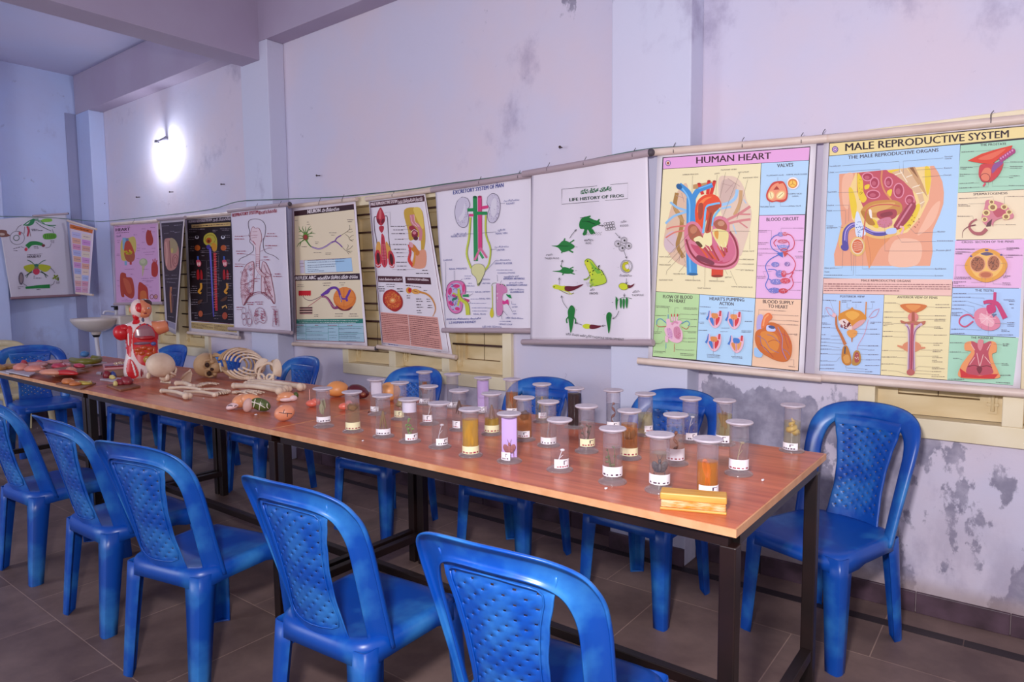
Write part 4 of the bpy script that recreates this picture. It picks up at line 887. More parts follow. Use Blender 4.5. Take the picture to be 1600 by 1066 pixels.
def apart(bm):
    """pictures that stand well apart on one sheet become meshes of their own"""
    bm.verts.index_update(); n = len(bm.verts); par = list(range(n))
    def fd(P, i):
        while P[i] != i: P[i] = P[P[i]]; i = P[i]
        return i
    for e in bm.edges:
        a, b = fd(par, e.verts[0].index), fd(par, e.verts[1].index)
        if a != b: par[a] = b
    box_ = {}
    for v in bm.verts:
        r = fd(par, v.index); c = v.co; q = box_.get(r)
        if q is None: box_[r] = [c.x, c.y, c.z, c.x, c.y, c.z]
        else:
            for i in range(3): q[i] = min(q[i], c[i]); q[i + 3] = max(q[i + 3], c[i])
    R = list(box_); B = [box_[r] for r in R]; m = len(R); pp = list(range(m))
    if m < 2 or m > 2500: return [bm]
    S = [max(b[3] - b[0], b[4] - b[1], b[5] - b[2]) for b in B]
    for i in range(m):
        bi = B[i]
        for j in range(i):
            bj = B[j]; g = max(0.018, 0.46 * max(S[i], S[j]))
            d = [max(0, bi[t] - bj[t + 3], bj[t] - bi[t + 3]) for t in range(3)]
            if d[0] * d[0] + d[1] * d[1] + d[2] * d[2] <= g * g:
                a, b = fd(pp, i), fd(pp, j)
                if a != b: pp[a] = b
    ix = {r: fd(pp, i) for i, r in enumerate(R)}; ids = sorted(set(ix.values()))
    if len(ids) == 1: return [bm]
    out = []
    for k in ids:
        nb = NB(); M = {}
        for f in bm.faces:
            if ix[fd(par, f.verts[0].index)] != k: continue
            vs = []
            for v in f.verts:
                if v.index not in M: M[v.index] = nb.verts.new(v.co)
                vs.append(M[v.index])
            nb.faces.new(vs).material_index = f.material_index
        if len(nb.faces): out.append(nb)
        else: nb.free()
    bm.free(); return out
class Chart:
    def __init__(s, A, B, label, group='anatomy charts hanging along the back wall', sheet='#ece4ec', wave=0.0, seed=0):
        s.A = Vector((A.x, A.y, 0)); s.B = Vector((B.x, B.y, 0)); s.d = (s.B - s.A).normalized(); s.n = Vector((s.d.y, -s.d.x, 0))   # towards the room
        s.root = empty('wall_chart', (A.x, A.y, 1.9), label, 'chart', group)
        s.o = Vector((A.x, A.y, 1.9)); s.w = wave; s.seed = seed; s.k = 0; s.grp = {}; s.cur = 'print'; s.sheetc = sheet; s.order = []
        s.rnd = random.Random(seed + 3); s.T(0, 0, 1)
    def T(s, ox, oy, sc): s.t = (ox, oy, sc); return s
    def g(s, name): s.gi = getattr(s, 'gi', 0) + 1; s.cur = (name, s.gi); return s
    def px(s, p): return (s.t[0] + s.t[2] * p[0], s.t[1] + s.t[2] * p[1])
    def on(s, p, off=0.0, raw=False):
        q = p if raw else s.px(p); d = ray(q); t = (s.A - EYE).dot(s.n) / d.dot(s.n); P = EYE + d * t
        if s.w: a = (P - s.A).dot(s.d); z = P.z; P = P + s.n * (s.w * (sin(a * 13 + s.seed + 2.2 * z) + 0.6 * sin(a * 27 - 5 * z + s.seed)) * (0.35 + 0.65 * min(1, max(0, (1.9 - z) / 0.5))))
        return P + s.n * off - s.o
    def bmg(s):
        if s.cur not in s.grp: s.grp[s.cur] = (NB(), [], {})
        return s.grp[s.cur]
    def mi(s, c):
        bm, ms, ix = s.bmg()
        if c not in ix: ix[c] = len(ms); ms.append(ink(c))
        return bm, ix[c]
    def lay(s): s.k += 1; return (0.0032 if s.w else 0.0008) + s.k * 0.00004
    def sheet(s, quad, nu=14, nv=20):
        if s.w: nu, nv = 44, 60
        bm = NB(); a, b, c, d = [Vector(s.px(q)) for q in quad]; s.quad = (a, b, c, d)
        g = [[bm.verts.new(s.on((a.lerp(b, i / nu)).lerp(d.lerp(c, i / nu), j / nv), 0, True)) for i in range(nu + 1)] for j in range(nv + 1)]
        for r, q in zip(g, g[1:]):
            for i in range(nu): bm.faces.new((r[i], r[i + 1], q[i + 1], q[i]))
        s.sh = obj('sheet', bm, plain('paper_' + s.sheetc.lstrip('#'), s.sheetc, 0.5, 0, 0.4), s.root, True); solid(s.sh, 0.0012, -1 if False else 0)
        return s
    def rod(s, name, p, q, r=0.0135, m=None, ends=None):
        bm = NB(); tube(bm, [s.on(p, 0.002), s.on(q, 0.002)], r, 12)
        if ends:
            for e in ends: c = s.on(q if e else p, 0.002); blob(bm, c, (r * 1.05,) * 3, None, 10, 8, mi=1)
        obj(name, bm, [m or M_ROD, M_RODEND], s.root, 40); return s
    def loops(s, pts, dy):
        for p in pts:
            bm = NB(); a = s.on(p, 0.018); b = s.on((p[0] - 1, p[1] - dy), 0.004); tube(bm, spline([a - Vector((0, 0, .012)), a, b, b + Vector((.008, 0, .012))], 4), 0.0016, 5); obj('string_loop', bm, M_STRING, s.root)
        return s
    def F(s, c, pts, sp=False):
        if sp: pts = [(v.x, v.y) for v in spline(pts, 5, True)]
        bm, mi = s.mi(c); o = s.lay(); n = len(pts)
        from mathutils.geometry import tessellate_polygon
        vs = [bm.verts.new(s.on(p, o)) for p in pts]
        for t in tessellate_polygon([[Vector((p[0], p[1], 0)) for p in pts]]):
            try: bm.faces.new([vs[i] for i in t]).material_index = mi
            except Exception: pass
        return s
    def E(s, c, x, y, rx, ry, rot=0, n=18):
        a = radians(rot); return s.F(c, [(x + rx * cos(2 * pi * k / n) * cos(a) - ry * sin(2 * pi * k / n) * sin(a), y + rx * cos(2 * pi * k / n) * sin(a) + ry * sin(2 * pi * k / n) * cos(a)) for k in range(n)])
    def R(s, c, x, y, rx, ry, w, rot=0, n=20):
        a = radians(rot); P = [(x + rx * cos(2 * pi * k / n) * cos(a) - ry * sin(2 * pi * k / n) * sin(a), y + rx * cos(2 * pi * k / n) * sin(a) + ry * sin(2 * pi * k / n) * cos(a)) for k in range(n)]; return s.L(c, P + [P[0]], w)
    def L(s, c, pts, w, sp=False):
        if sp: pts = [(v.x, v.y) for v in spline(pts, 5)]
        bm, mi = s.mi(c); o = s.lay(); P = [Vector(p) for p in pts]; ws = w if isinstance(w, (list, tuple)) else None; rows = []
        for i, p in enumerate(P):
            d = P[min(i + 1, len(P) - 1)] - P[max(i - 1, 0)]
            if d.length < 1e-6: d = Vector((1, 0))
            d.normalize(); nn = Vector((-d.y, d.x)); h = (ws[0] + (ws[1] - ws[0]) * i / max(1, len(P) - 1) if ws else w) / 2
            rows.append((bm.verts.new(s.on(p + nn * h, o)), bm.verts.new(s.on(p - nn * h, o))))
        for a, b in zip(rows, rows[1:]): bm.faces.new((a[0], a[1], b[1], b[0])).material_index = mi
        return s
    def X(s, c, txt, x0, y0, x1, y1, h, bold=0.0):
        if s.cur[0] == 'title_print': s.g('title_print')
        vs, fs = glyphs(txt, bold); bm, mi = s.mi(c); o = s.lay()
        for sh in ((0,) if bold < .015 else (-.5, .5)):
            sh *= h * bold * 3.2; V = [bm.verts.new(s.on((x0 + (x1 - x0) * u + sh, y0 + (y1 - y0) * u - h * v), o + sh * 1e-6)) for u, v in vs]
            for f in fs:
                try: bm.faces.new([V[i] for i in f]).material_index = mi
                except Exception: pass
        return s
    def S(s, c, x0, y0, x1, y1, h):
        x = 0.0; W = abs(x1 - x0) + 1e-6
        while x < 1:
            w = min(1 - x, s.rnd.uniform(1.2, 3.4) * h / W); s.L(c, [(x0 + (x1 - x0) * x, y0 + (y1 - y0) * x), (x0 + (x1 - x0) * (x + w), y0 + (y1 - y0) * (x + w))], h * s.rnd.uniform(.42, .78)); s.k -= 1
            x += w + 0.5 * h / W
        s.k += 1; return s
    def caps(s, c, h, L):
        for q in L: s.S(c, q[0], q[1], q[2], q[3] if len(q) > 3 else q[1], h)
        return s
    def para(s, c, a, b, cc, d, n, h):
        for i in range(n):
            t = (i + .5) / n; l = Vector(a).lerp(Vector(d), t); r = Vector(b).lerp(Vector(cc), t); e = 1 if s.rnd.random() > .2 else s.rnd.uniform(.5, .9); r = l.lerp(r, e); s.S(c, l.x, l.y, r.x, r.y, h)
        return s
    def dots(s, c, x, y, rx, ry, n, r):
        for i in range(n): a = s.rnd.uniform(0, 6.28); q = s.rnd.random() ** .5; s.E(c, x + cos(a) * q * rx, y + sin(a) * q * ry, r, r, 0, 6); s.k -= 1
        s.k += 1; return s
    def done(s):
        for k, (bm, ms, ix) in s.grp.items():
            for part in apart(bm): obj(k[0] if isinstance(k, tuple) else k, part, ms, s.sh)
        return s
DK, GR = '#3b2430', '#5c4650'
CW = 'wall charts hanging from the cord'
# ------------------------------------------------------------------ HUMAN HEART
p = Chart(on_y((1030, 400), 2.822), on_y((1280, 400), 2.930), 'large laminated HUMAN HEART chart with a pink title band', CW, seed=1)
p.T(990, 210, .375).sheet([(100, 84), (762, 36), (709, 1002), (60, 940)])
p.rod('top_rod', (52, 78), (806, 18), .0165).rod('bottom_rod', (18, 943), (782, 1018), .0155).loops([(170, 68), (455, 46), (700, 27)], 20)
p.g('background_print').F('#2c2028', [(121, 96), (737, 50), (688, 988), (78, 927)]).F('#e2a4d6', [(125, 99), (734, 54), (730, 107), (123, 144)]).F('#ecdfb4', [(123, 146), (531, 121), (507, 682), (94, 654)])
p.F('#b2d2ee', [(533, 121), (730, 109), (715, 333), (524, 337)]).F('#e4b0dc', [(524, 339), (714, 336), (698, 687), (509, 682)]).F('#b5d79a', [(94, 656), (274, 668), (261, 939), (80, 924)]).F('#b2d4f0', [(276, 668), (507, 684), (491, 964), (263, 940)]).F('#eec4a4', [(509, 684), (698, 689), (685, 984), (493, 965)])
p.g('title_print').X('#3a0f22', 'HUMAN HEART', 262, 122, 572, 102, 27, .022).X(DK, 'VALVES', 598, 138, 665, 134, 15, .02).X(DK, 'BLOOD CIRCUIT', 554, 362, 688, 358, 14, .02).X(DK, 'FLOW OF BLOOD', 123, 683, 246, 686, 14, .02).X(DK, 'IN HEART', 150, 699, 217, 703, 14, .02).X(DK, "HEART'S PUMPING", 317, 691, 461, 697, 14, .02).X(DK, 'ACTION', 358, 711, 417, 714, 14, .02).X(DK, 'BLOOD SUPPLY', 539, 703, 668, 709, 14, .02).X(DK, 'TO HEART', 561, 722, 643, 727, 14, .02)
p.g('emblem_print').E('#53348a', 144, 120, 11, 12).E('#e9d8e0', 144, 120, 8.5, 9.5).E('#d98a3c', 144, 120, 6, 7).F('#7a3050', [(140, 124), (144, 113), (148, 124)])
p.T(1030, 250, .2063).g('heart_print')
p.F('#d9b79c', [(215, 190), (150, 225), (100, 330), (75, 420), (45, 540), (35, 640), (60, 690), (110, 760), (180, 800), (235, 795), (235, 480)], True).F('#cfb6bb', [(60, 560), (110, 540), (140, 620), (100, 700), (50, 680), (38, 620)], True).F('#dec3ae', [(450, 150), (520, 122), (590, 137), (640, 205), (660, 300), (700, 390), (690, 500), (650, 640), (610, 730), (560, 600), (470, 400)], True).F('#cdb0a4', [(470, 170), (540, 150), (590, 210), (540, 300), (470, 330)], True)
p.L('#a67a3e', [(135, 250), (120, 360), (170, 450), (160, 560), (140, 650), (185, 740)], 30, True).L('#b98f58', [(110, 340), (150, 420), (185, 470)], 24, True).L('#c79c6c', [(620, 230), (610, 330), (570, 420)], 26, True)
for q in [[(170, 250), (190, 320)], [(130, 270), (190, 290)], [(150, 640), (110, 700)], [(160, 700), (150, 770)], [(180, 720), (200, 780)], [(60, 600), (110, 650)], [(480, 180), (560, 200)], [(500, 250), (570, 170)], [(520, 140), (610, 200)]]: p.L('#b5938c', q, 4)
for c, w, q in (('#8dbce2', 17, [(85, 320), (140, 362), (215, 385)]), ('#8dbce2', 17, [(50, 482), (115, 425), (215, 392)]), ('#d9776a', 12, [(58, 525), (110, 507), (200, 500)]), ('#d9776a', 11, [(50, 590), (120, 548), (200, 535)]), ('#9ac4e6', 24, [(455, 345), (530, 325), (578, 285), (592, 225)]), ('#9ac4e6', 16, [(470, 368), (545, 355)]), ('#d08080', 20, [(515, 455), (600, 412), (690, 352)]), ('#d08080', 18, [(530, 480), (620, 460), (692, 450)]), ('#d08080', 12, [(600, 412), (692, 412)]), ('#d08080', 10, [(600, 465), (670, 515)]), ('#a9c9e2', 8, [(560, 490), (585, 560)]), ('#a9c9e2', 7, [(640, 300), (660, 330)])): p.L(c, q, w, True)
p.L('#3c8ccc', [(250, 870), (242, 640)], 78).E('#24608f', 256, 866, 39, 10).L('#6cb2e4', [(236, 850), (230, 700)], 14)
p.L('#3c8ccc', [(243, 520), (243, 290)], 70).L('#3c8ccc', [(150, 192), (215, 245), (243, 305)], 46, True).L('#3c8ccc', [(250, 310), (300, 228), (405, 190)], 40, True).E('#1d5a90', 152, 203, 20, 25, -40).L('#74b8ea', [(228, 500), (228, 310), (175, 215)], 12, True).E('#1d5a90', 407, 190, 8, 17)
p.F('#b98a58', [(258, 188), (400, 165), (400, 215), (258, 220)])
for q in ([(303, 180), (330, 262)], [(378, 160), (368, 260)], [(420, 162), (392, 268)]): p.L('#d4281c', q, 25).E('#a81a14', q[0][0], q[0][1], 13, 7)
p.F('#e2481f', [(285, 500), (272, 400), (285, 325), (325, 278), (385, 258), (440, 275), (466, 315), (470, 355), (420, 380), (345, 480), (330, 540)], True).F('#f08040', [(290, 400), (300, 335), (345, 290), (400, 280), (350, 310), (310, 370)], True).F('#a4402a', [(298, 345), (322, 325), (336, 350), (325, 440), (300, 445)], True)
p.L('#3c8ccc', [(300, 228), (405, 190)], 36).L('#74b8ea', [(300, 218), (400, 183)], 8)
p.F('#d23a1e', [(398, 815), (486, 820), (484, 882), (396, 880)]).E('#8e2414', 440, 880, 44, 10)
p.F('#d67a90', [(190, 560), (205, 492), (250, 466), (300, 485), (335, 545), (400, 540), (405, 460), (450, 425), (505, 440), (532, 480), (538, 535), (588, 600), (606, 680), (600, 765), (560, 818), (480, 832), (380, 822), (290, 792), (240, 752), (200, 680)], True)
p.L('#8c2438', [(205, 600), (240, 700), (310, 772), (400, 803), (510, 806), (580, 764), (594, 690), (575, 610), (536, 545)], 15, True)
p.F('#be4664', [(240, 640), (300, 722), (400, 775), (500, 784), (560, 742), (572, 670), (545, 590), (500, 570), (400, 610), (300, 650)], True).F('#cc6684', [(520, 560), (568, 640), (575, 710), (540, 760), (480, 770), (520, 680)], True)
p.F('#a85a3e', [(222, 505), (258, 486), (292, 512), (322, 562), (330, 590), (282, 622), (240, 602), (222, 560)], True).E('#c07a58', 262, 530, 26, 30, 30).F('#a85a40', [(412, 482), (450, 450), (492, 462), (516, 502), (500, 540), (440, 522)], True).E('#c58a6c', 470, 482, 26, 20)
p.L('#d67a90', [(205, 590), (212, 500), (255, 474), (300, 495), (338, 560)], 12, True)
p.L('#cf6a88', [(400, 590), (430, 650), (470, 765)], [30, 50], True)
for i, q in enumerate(([(300, 650), (370, 740)], [(335, 655), (410, 750)], [(360, 660), (430, 755)], [(390, 640), (455, 765)], [(440, 650), (490, 735)], [(470, 655), (500, 725)], [(320, 670), (360, 720)], [(500, 640), (515, 700)])): p.L(('#d9562a', '#a83420')[i % 2], q, [6, 14])
p.F('#ece0a8', [(262, 602), (300, 578), (332, 592), (352, 640), (330, 672), (298, 640)], True).F('#ece0a8', [(340, 562), (375, 536), (396, 560), (400, 640), (370, 652), (335, 620)], True).F('#e6d48e', [(404, 542), (430, 522), (522, 548), (516, 640), (490, 664), (450, 642), (412, 580)], True).F('#d8963c', [(420, 545), (450, 540), (445, 600), (425, 580)], True).F('#5e3a1c', [(276, 625), (300, 618), (330, 650), (312, 662)], True)
for q in ([(350, 650), (380, 690)], [(375, 645), (400, 690)], [(470, 640), (490, 690)], [(500, 620), (510, 670)], [(440, 620), (470, 680)]): p.L('#f0e6b8', q, 4)
p.F('#7e2f44', [(303, 722), (412, 770), (400, 796), (290, 752)], True)
p.L('#72bbea', [(334, 555), (344, 470), (358, 362), (400, 338), (462, 328)], 15, True).L('#72bbea', [(460, 372), (412, 440), (402, 500)], 14, True).F('#b2462a', [(362, 362), (455, 335), (455, 366), (412, 412), (396, 500), (390, 545), (350, 548), (366, 450), (378, 400)], True).L('#8a2c1a', [(395, 400), (370, 540)], 12)
p.g('caption_print')
for q in ([(255, 120), (250, 245)], [(440, 115), (430, 268)], [(505, 95), (460, 290)], [(612, 102), (480, 440)], [(672, 150), (590, 450)], [(400, 540), (690, 540), (686, 680)], [(70, 725), (240, 545)], [(70, 780), (285, 545)], [(55, 870), (60, 840), (200, 690)], [(152, 850), (200, 790)], [(350, 800), (346, 960)], [(260, 880), (260, 905)], [(440, 885), (440, 912)], [(520, 870), (500, 830)], [(590, 950), (540, 840)], [(605, 752), (632, 755)], [(600, 788), (632, 790)], [(580, 830), (615, 832)]): p.L('#7a6a58', q, 1.8)
for t, x0, y0, x1, y1 in (('SUPERIOR VENA CAVA', 180, 118, 300, 112), ('AORTA', 420, 111, 460, 106), ('PULMONARY ARTERY', 470, 82, 590, 76), ('LEFT ATRIUM', 600, 101, 680, 95), ('PULMONARY VEINS', 638, 142, 750, 137), ('MITRAL VALVE', 635, 697, 720, 695), ('PERICARDIUM', 635, 758, 718, 760), ('MYOCARDIUM', 635, 794, 718, 795), ('LEFT VENTRICLE', 618, 838, 715, 841), ('SEPTUM', 500, 894, 548, 893), ('AORTIC SEMILUNAR VALVE', 548, 964, 708, 969), ('DESCENDING AORTA', 380, 921, 495, 924), ('INFERIOR VENA CAVA', 200, 915, 315, 918), ('TRICUSPID VALVE', 108, 868, 198, 868), ('RIGHT VENTRICLE', 295, 975, 392, 978), ('PULMONARY VALVE', 2, 914, 103, 914), ('ENDOCARDIUM', 5, 798, 88, 800), ('RIGHT ATRIUM', 5, 738, 88, 740)): p.X(DK, t, x0, y0, x1, y1, 9, .01)
p.T(1170, 230, .225).g('valve_print').F('#c83a2c', [(165, 250), (200, 238), (240, 240), (265, 280), (272, 330), (262, 368), (230, 384), (190, 378), (160, 384), (128, 366), (122, 328), (140, 285)], True).F('#e8906c', [(170, 265), (205, 248), (238, 252), (258, 290), (262, 330), (250, 362), (200, 368), (165, 374), (136, 356), (134, 325), (150, 290)], True).E('#eab87c', 157, 336, 24, 30).E('#f2e2a8', 157, 336, 17, 22).E('#eab87c', 222, 334, 36, 26, -40).E('#f4e6ac', 222, 334, 28, 17, -40).F('#a82c1c', [(172, 298), (215, 296), (195, 270)]).F('#c83a22', [(200, 240), (240, 250), (212, 258)]).L('#9a3c1c', [(150, 318), (158, 352)], 3).L('#9a5a24', [(205, 350), (240, 318)], 3)
p.E('#f2ece8', 308, 252, 42, 42).R('#c9b8c4', 308, 252, 42, 42, 2).E('#d9822c', 306, 254, 34, 33).E('#f0c04c', 306, 256, 24, 23)
for k in (90, 210, 330): p.L('#b86a1c', [(306, 256), (306 + 23 * cos(radians(k)), 256 - 22 * sin(radians(k)))], 3)
p.g('caption_print').X(DK, 'PULMONARY VALVE', 126, 203, 242, 199, 8, .01).X(DK, 'AORTIC VALVE CLOSED', 262, 197, 406, 192, 8, .01).X(DK, 'AORTIC VALVE', 284, 330, 368, 328, 8, .01).X(DK, '(OPEN)', 302, 346, 345, 345, 8, .01).X(DK, 'TRICUSPID VALVE', 80, 420, 180, 418, 8, .01).X(DK, 'MITRAL VALVE', 280, 415, 362, 412, 8, .01)
for q in ([(202, 210), (202, 240)], [(145, 378), (145, 408)], [(220, 370), (220, 411), (278, 411)], [(262, 322), (282, 326)]): p.L('#7a6a78', q, 1.6)
p.g('circuit_print')
for c, q in (('#4a6ac0', [(225, 605), (180, 618), (152, 655), (165, 705), (215, 735)]), ('#c8304c', [(250, 600), (295, 615), (318, 660), (305, 705), (255, 730)]), ('#4a6ac0', [(215, 745), (150, 780), (118, 830), (138, 900), (118, 960), (150, 1000), (215, 1000)]), ('#c8304c', [(260, 735), (305, 770), (325, 820), (300, 890), (310, 950), (280, 990), (230, 1000)]), ('#c8304c', [(190, 690), (175, 665), (195, 640)]), ('#c8304c', [(280, 695), (280, 665), (260, 645)]), ('#4a6ac0', [(198, 680), (220, 712), (262, 712), (282, 680)]), ('#4a6ac0', [(135, 850), (180, 850), (205, 870)]), ('#c8304c', [(320, 850), (285, 878), (250, 880)]), ('#4a6ac0', [(140, 915), (165, 930)]), ('#c8304c', [(312, 870), (285, 910)])): p.L(c, q, 6, True)
for c, x, y, rx, ry in (('#7a78c0', 222, 606, 20, 16), ('#cc5a6c', 252, 604, 18, 13), ('#c8607c', 236, 655, 36, 14), ('#8a8ccc', 238, 690, 34, 12), ('#7a78c0', 185, 815, 28, 18), ('#8a6aa8', 268, 812, 20, 16), ('#7a78c0', 215, 880, 28, 26), ('#cc3c54', 244, 880, 18, 24), ('#7a78c0', 192, 935, 42, 20), ('#cc3c54', 255, 928, 36, 20), ('#6f70bc', 178, 995, 42, 20), ('#c22c40', 240, 998, 32, 18)): p.E(c, x, y, rx, ry, 0, 12).dots('#e8c8e4', x, y, rx * .8, ry * .8, 12, 2)
p.F('#3a62b8', [(195, 738), (238, 728), (238, 768), (215, 755)]).F('#c83838', [(238, 728), (275, 735), (250, 765)]).R('#c83838', 246, 716, 24, 10, 5)
p.g('caption_print').caps(GR, 4, [(310, 563, 382), (70, 580, 130), (70, 590, 128), (347, 648, 382), (68, 664, 138), (68, 675, 120), (66, 707, 140), (345, 727, 378), (64, 737, 132), (66, 750, 95), (322, 757, 376), (330, 769, 375), (64, 824, 92), (325, 857, 374), (58, 898, 118), (58, 910, 120), (332, 938, 365), (338, 994, 365)])
for q in ([(225, 588), (225, 563), (305, 563)], [(132, 580), (160, 580), (158, 635)], [(140, 707), (212, 710)], [(134, 738), (200, 738)], [(95, 824), (150, 824)], [(120, 905), (100, 865), (160, 862)], [(320, 648), (345, 648)], [(310, 938), (330, 938)], [(275, 992), (335, 994)]): p.L('#8a7088', q, 1.5)
p.T(1010, 450, .16875).g('small_heart_print')
p.L('#2f7fc0', [(195, 330), (140, 285), (105, 300), (100, 340)], 6, True).L('#2f7fc0', [(330, 330), (380, 305), (405, 330), (390, 350)], 6, True).L('#b83c3c', [(100, 340), (125, 358), (190, 355)], 5, True).L('#b83c3c', [(330, 358), (375, 380), (402, 350)], 5, True).L('#2f7fc0', [(207, 245), (207, 285)], 6)
p.F('#e4b4c6', [(190, 290), (222, 290), (235, 320), (300, 300), (335, 315), (310, 350), (335, 400), (342, 450), (330, 490), (290, 508), (230, 490), (190, 440), (172, 380), (192, 350)], True).F('#cf9ac0', [(195, 370), (240, 390), (245, 470), (205, 440)], True).F('#c9809c', [(260, 370), (305, 360), (325, 420), (310, 475), (265, 450)], True).F('#e4b4c6', [(178, 440), (208, 450), (205, 505), (178, 500)]).dots('#9a4a78', 220, 420, 25, 50, 16, 3).dots('#b03a5a', 295, 415, 28, 45, 18, 3)
for x in (246, 265, 285): p.L('#c23a3a', [(x, 305), (x + (x - 265) * .5, 240)], 9).L('#e4b4c6', [(x, 305), (x + (x - 265) * .3, 265)], 14)
p.L('#d08aa8', [(240, 340), (265, 315), (300, 325)], 20, True).L('#2f7fc0', [(188, 510), (186, 560)], 4).L('#c23a3a', [(265, 515), (262, 590)], 4)
for i, (x, y) in enumerate(((635, 290), (812, 300), (627, 505), (835, 520))):
    p.F('#e6b4c4', [(x - 65, y - 30), (x - 40, y - 85), (x - 20, y - 20), (x + 20, y - 60), (x + 60, y - 75), (x + 72, y - 30), (x + 55, y + 40), (x + 10, y + 82), (x - 35, y + 50)], True)
    c1, c2, c3 = (('#3f78c4', '#d0303c', '#d98a4a'), ('#3f78c4', '#d0303c', '#e09050'), ('#3f78c4', '#d0303c', '#d98a4a'), ('#d98a4a', '#e09a5a', '#3f78c4'))[i]
    p.F(c1, [(x - 45, y - 10), (x - 12, y - 10), (x - 8, y + 60), (x - 32, y + 30)], True).F(c2, [(x + 12, y - 10), (x + 48, y - 20), (x + 40, y + 25), (x + 14, y + 55)], True).F(c3, [(x - 25, y - 55), (x + 28, y - 50), (x + 30, y - 12), (x - 20, y - 12)], True).L('#3f78c4', [(x - 48, y - 80), (x - 55, y - 30), (x - 70, y + 2)], [8, 22]).L('#c83a44', [(x + 55, y - 80), (x + 50, y - 30)], 20).L('#a85a70', [(x, y - 20), (x, y + 62)], 5)
p.F('#b2a4d4', [(1035, 260), (1080, 252), (1085, 370), (1040, 400), (1022, 360)], True).F('#9cc0e6', [(1008, 550), (1075, 590), (1072, 635), (1035, 640), (1002, 620)], True).F('#e07038', [(1068, 375), (1072, 310), (1100, 248), (1140, 230), (1168, 258), (1160, 290), (1135, 310), (1120, 370)], True).L('#f09a5c', [(1085, 350), (1100, 280), (1135, 245)], 14, True)
p.F('#c9641c', [(1012, 420), (1040, 385), (1090, 370), (1140, 320), (1200, 325), (1260, 360), (1310, 420), (1345, 500), (1350, 580), (1330, 650), (1280, 682), (1200, 668), (1120, 630), (1050, 580), (1012, 500)], True).F('#d9822c', [(1060, 420), (1130, 400), (1210, 440), (1230, 540), (1180, 600), (1090, 560)], True).F('#c2c6ea', [(1122, 345), (1190, 360), (1192, 400), (1120, 395)], True).E('#3a4a80', 1164, 362, 32, 15, 12)
for c, q in (('#b83a4a', [(1195, 370), (1250, 460), (1250, 560), (1290, 650)]), ('#8a86b8', [(1220, 360), (1262, 460), (1262, 570), (1300, 660)]), ('#b83a4a', [(1250, 420), (1310, 450), (1335, 520)]), ('#8a6a8a', [(1030, 440), (1100, 480), (1150, 560), (1230, 600)]), ('#a8482c', [(1240, 500), (1180, 480), (1130, 500)]), ('#8a6a8a', [(1120, 430), (1180, 450), (1240, 510)]), ('#a8482c', [(1050, 520), (1110, 560), (1180, 640)]), ('#8a6a8a', [(1262, 560), (1310, 590), (1330, 620)]), ('#8a6a8a', [(1060, 440), (1070, 520), (1140, 600)]), ('#a8482c', [(1280, 400), (1290, 470), (1320, 560)])): p.L(c, q, 5, True)
p.g('caption_print').caps(GR, 5, [(95, 165, 225, 172), (100, 178, 215, 182), (350, 182, 480, 187), (350, 194, 478, 199), (90, 255, 190), (415, 245, 478), (415, 290, 475), (410, 357, 470), (78, 405, 152), (82, 418, 140), (350, 400, 468), (390, 412, 468), (390, 465, 462), (392, 498, 460), (75, 512, 140), (365, 573, 450), (72, 582, 180, 588), (78, 594, 160, 600), (320, 603, 450, 612), (322, 618, 448, 625), (500, 172, 600, 177), (678, 182, 758), (890, 210, 990, 216), (498, 230, 560), (508, 240, 552), (490, 315, 540), (500, 327, 540), (915, 308, 985), (695, 370, 775), (490, 390, 570), (690, 403, 760), (885, 395, 978), (885, 407, 976), (565, 612, 690, 622), (568, 625, 680, 632), (570, 637, 690, 645), (790, 632, 895, 637), (800, 643, 895, 650), (1185, 208, 1295, 213), (1375, 257, 1410), (1298, 300, 1410, 308), (1298, 338, 1408, 342), (1332, 425, 1400), (1375, 436, 1398), (1318, 722, 1380, 728), (1040, 748, 1380, 768)])
for q in ([(210, 232), (212, 185)], [(268, 235), (272, 182), (305, 182)], [(295, 260), (320, 240), (410, 243)], [(300, 300), (330, 283), (410, 288)], [(110, 395), (122, 360)], [(340, 460), (385, 465)], [(340, 492), (388, 497)], [(145, 512), (160, 488), (178, 488)], [(182, 598), (185, 560)], [(265, 540), (280, 568), (360, 572)], [(815, 260), (815, 203), (888, 210)], [(1045, 250), (1045, 200), (1180, 206)], [(1165, 245), (1370, 256)], [(1160, 293), (1295, 302)], [(1200, 330), (1295, 338)], [(1310, 425), (1330, 425)], [(1335, 660), (1368, 662), (1368, 718)], [(825, 580), (825, 625)], [(625, 575), (625, 608)]): p.L('#7a6a70', q, 2)
p.done()
# ------------------------------------------------------------------ MALE REPRODUCTIVE SYSTEM
p = Chart(on_y((1290, 400), 2.945), on_y((1600, 400), 2.945), 'large laminated MALE REPRODUCTIVE SYSTEM chart cut off by the right edge', CW, seed=2)
p.T(1260, 180, .4126).sheet([(66, 96), (850, 28), (810, 1036), (30, 992)])
p.rod('top_rod', (50, 92), (880, 10), .0165).rod('bottom_rod', (-8, 990), (880, 1058), .0155).loops([(65, 88), (700, 20)], 22)
p.g('background_print').F('#2c2028', [(86, 105), (843, 38), (782, 1024), (49, 968)]).F('#ecd796', [(89, 108), (840, 42), (836, 84), (87, 154)]).F('#b0d0ee', [(86, 156), (582, 111), (562, 630), (64, 616)])
p.T(1275, 430, .1595).F('#ecc0b4', [(74, 32), (1336, 42), (1330, 203), (70, 180)]).F('#b4cdf0', [(70, 184), (666, 194), (629, 976), (38, 936)]).F('#ecdcaa', [(670, 194), (1330, 207), (1285, 1026), (633, 977)])
p.T(1475, 210, .1783).F('#a8d4b8', [(145, 97), (735, 42), (722, 480), (121, 510)]).F('#eddab8', [(120, 514), (722, 484), (706, 916), (100, 924)])
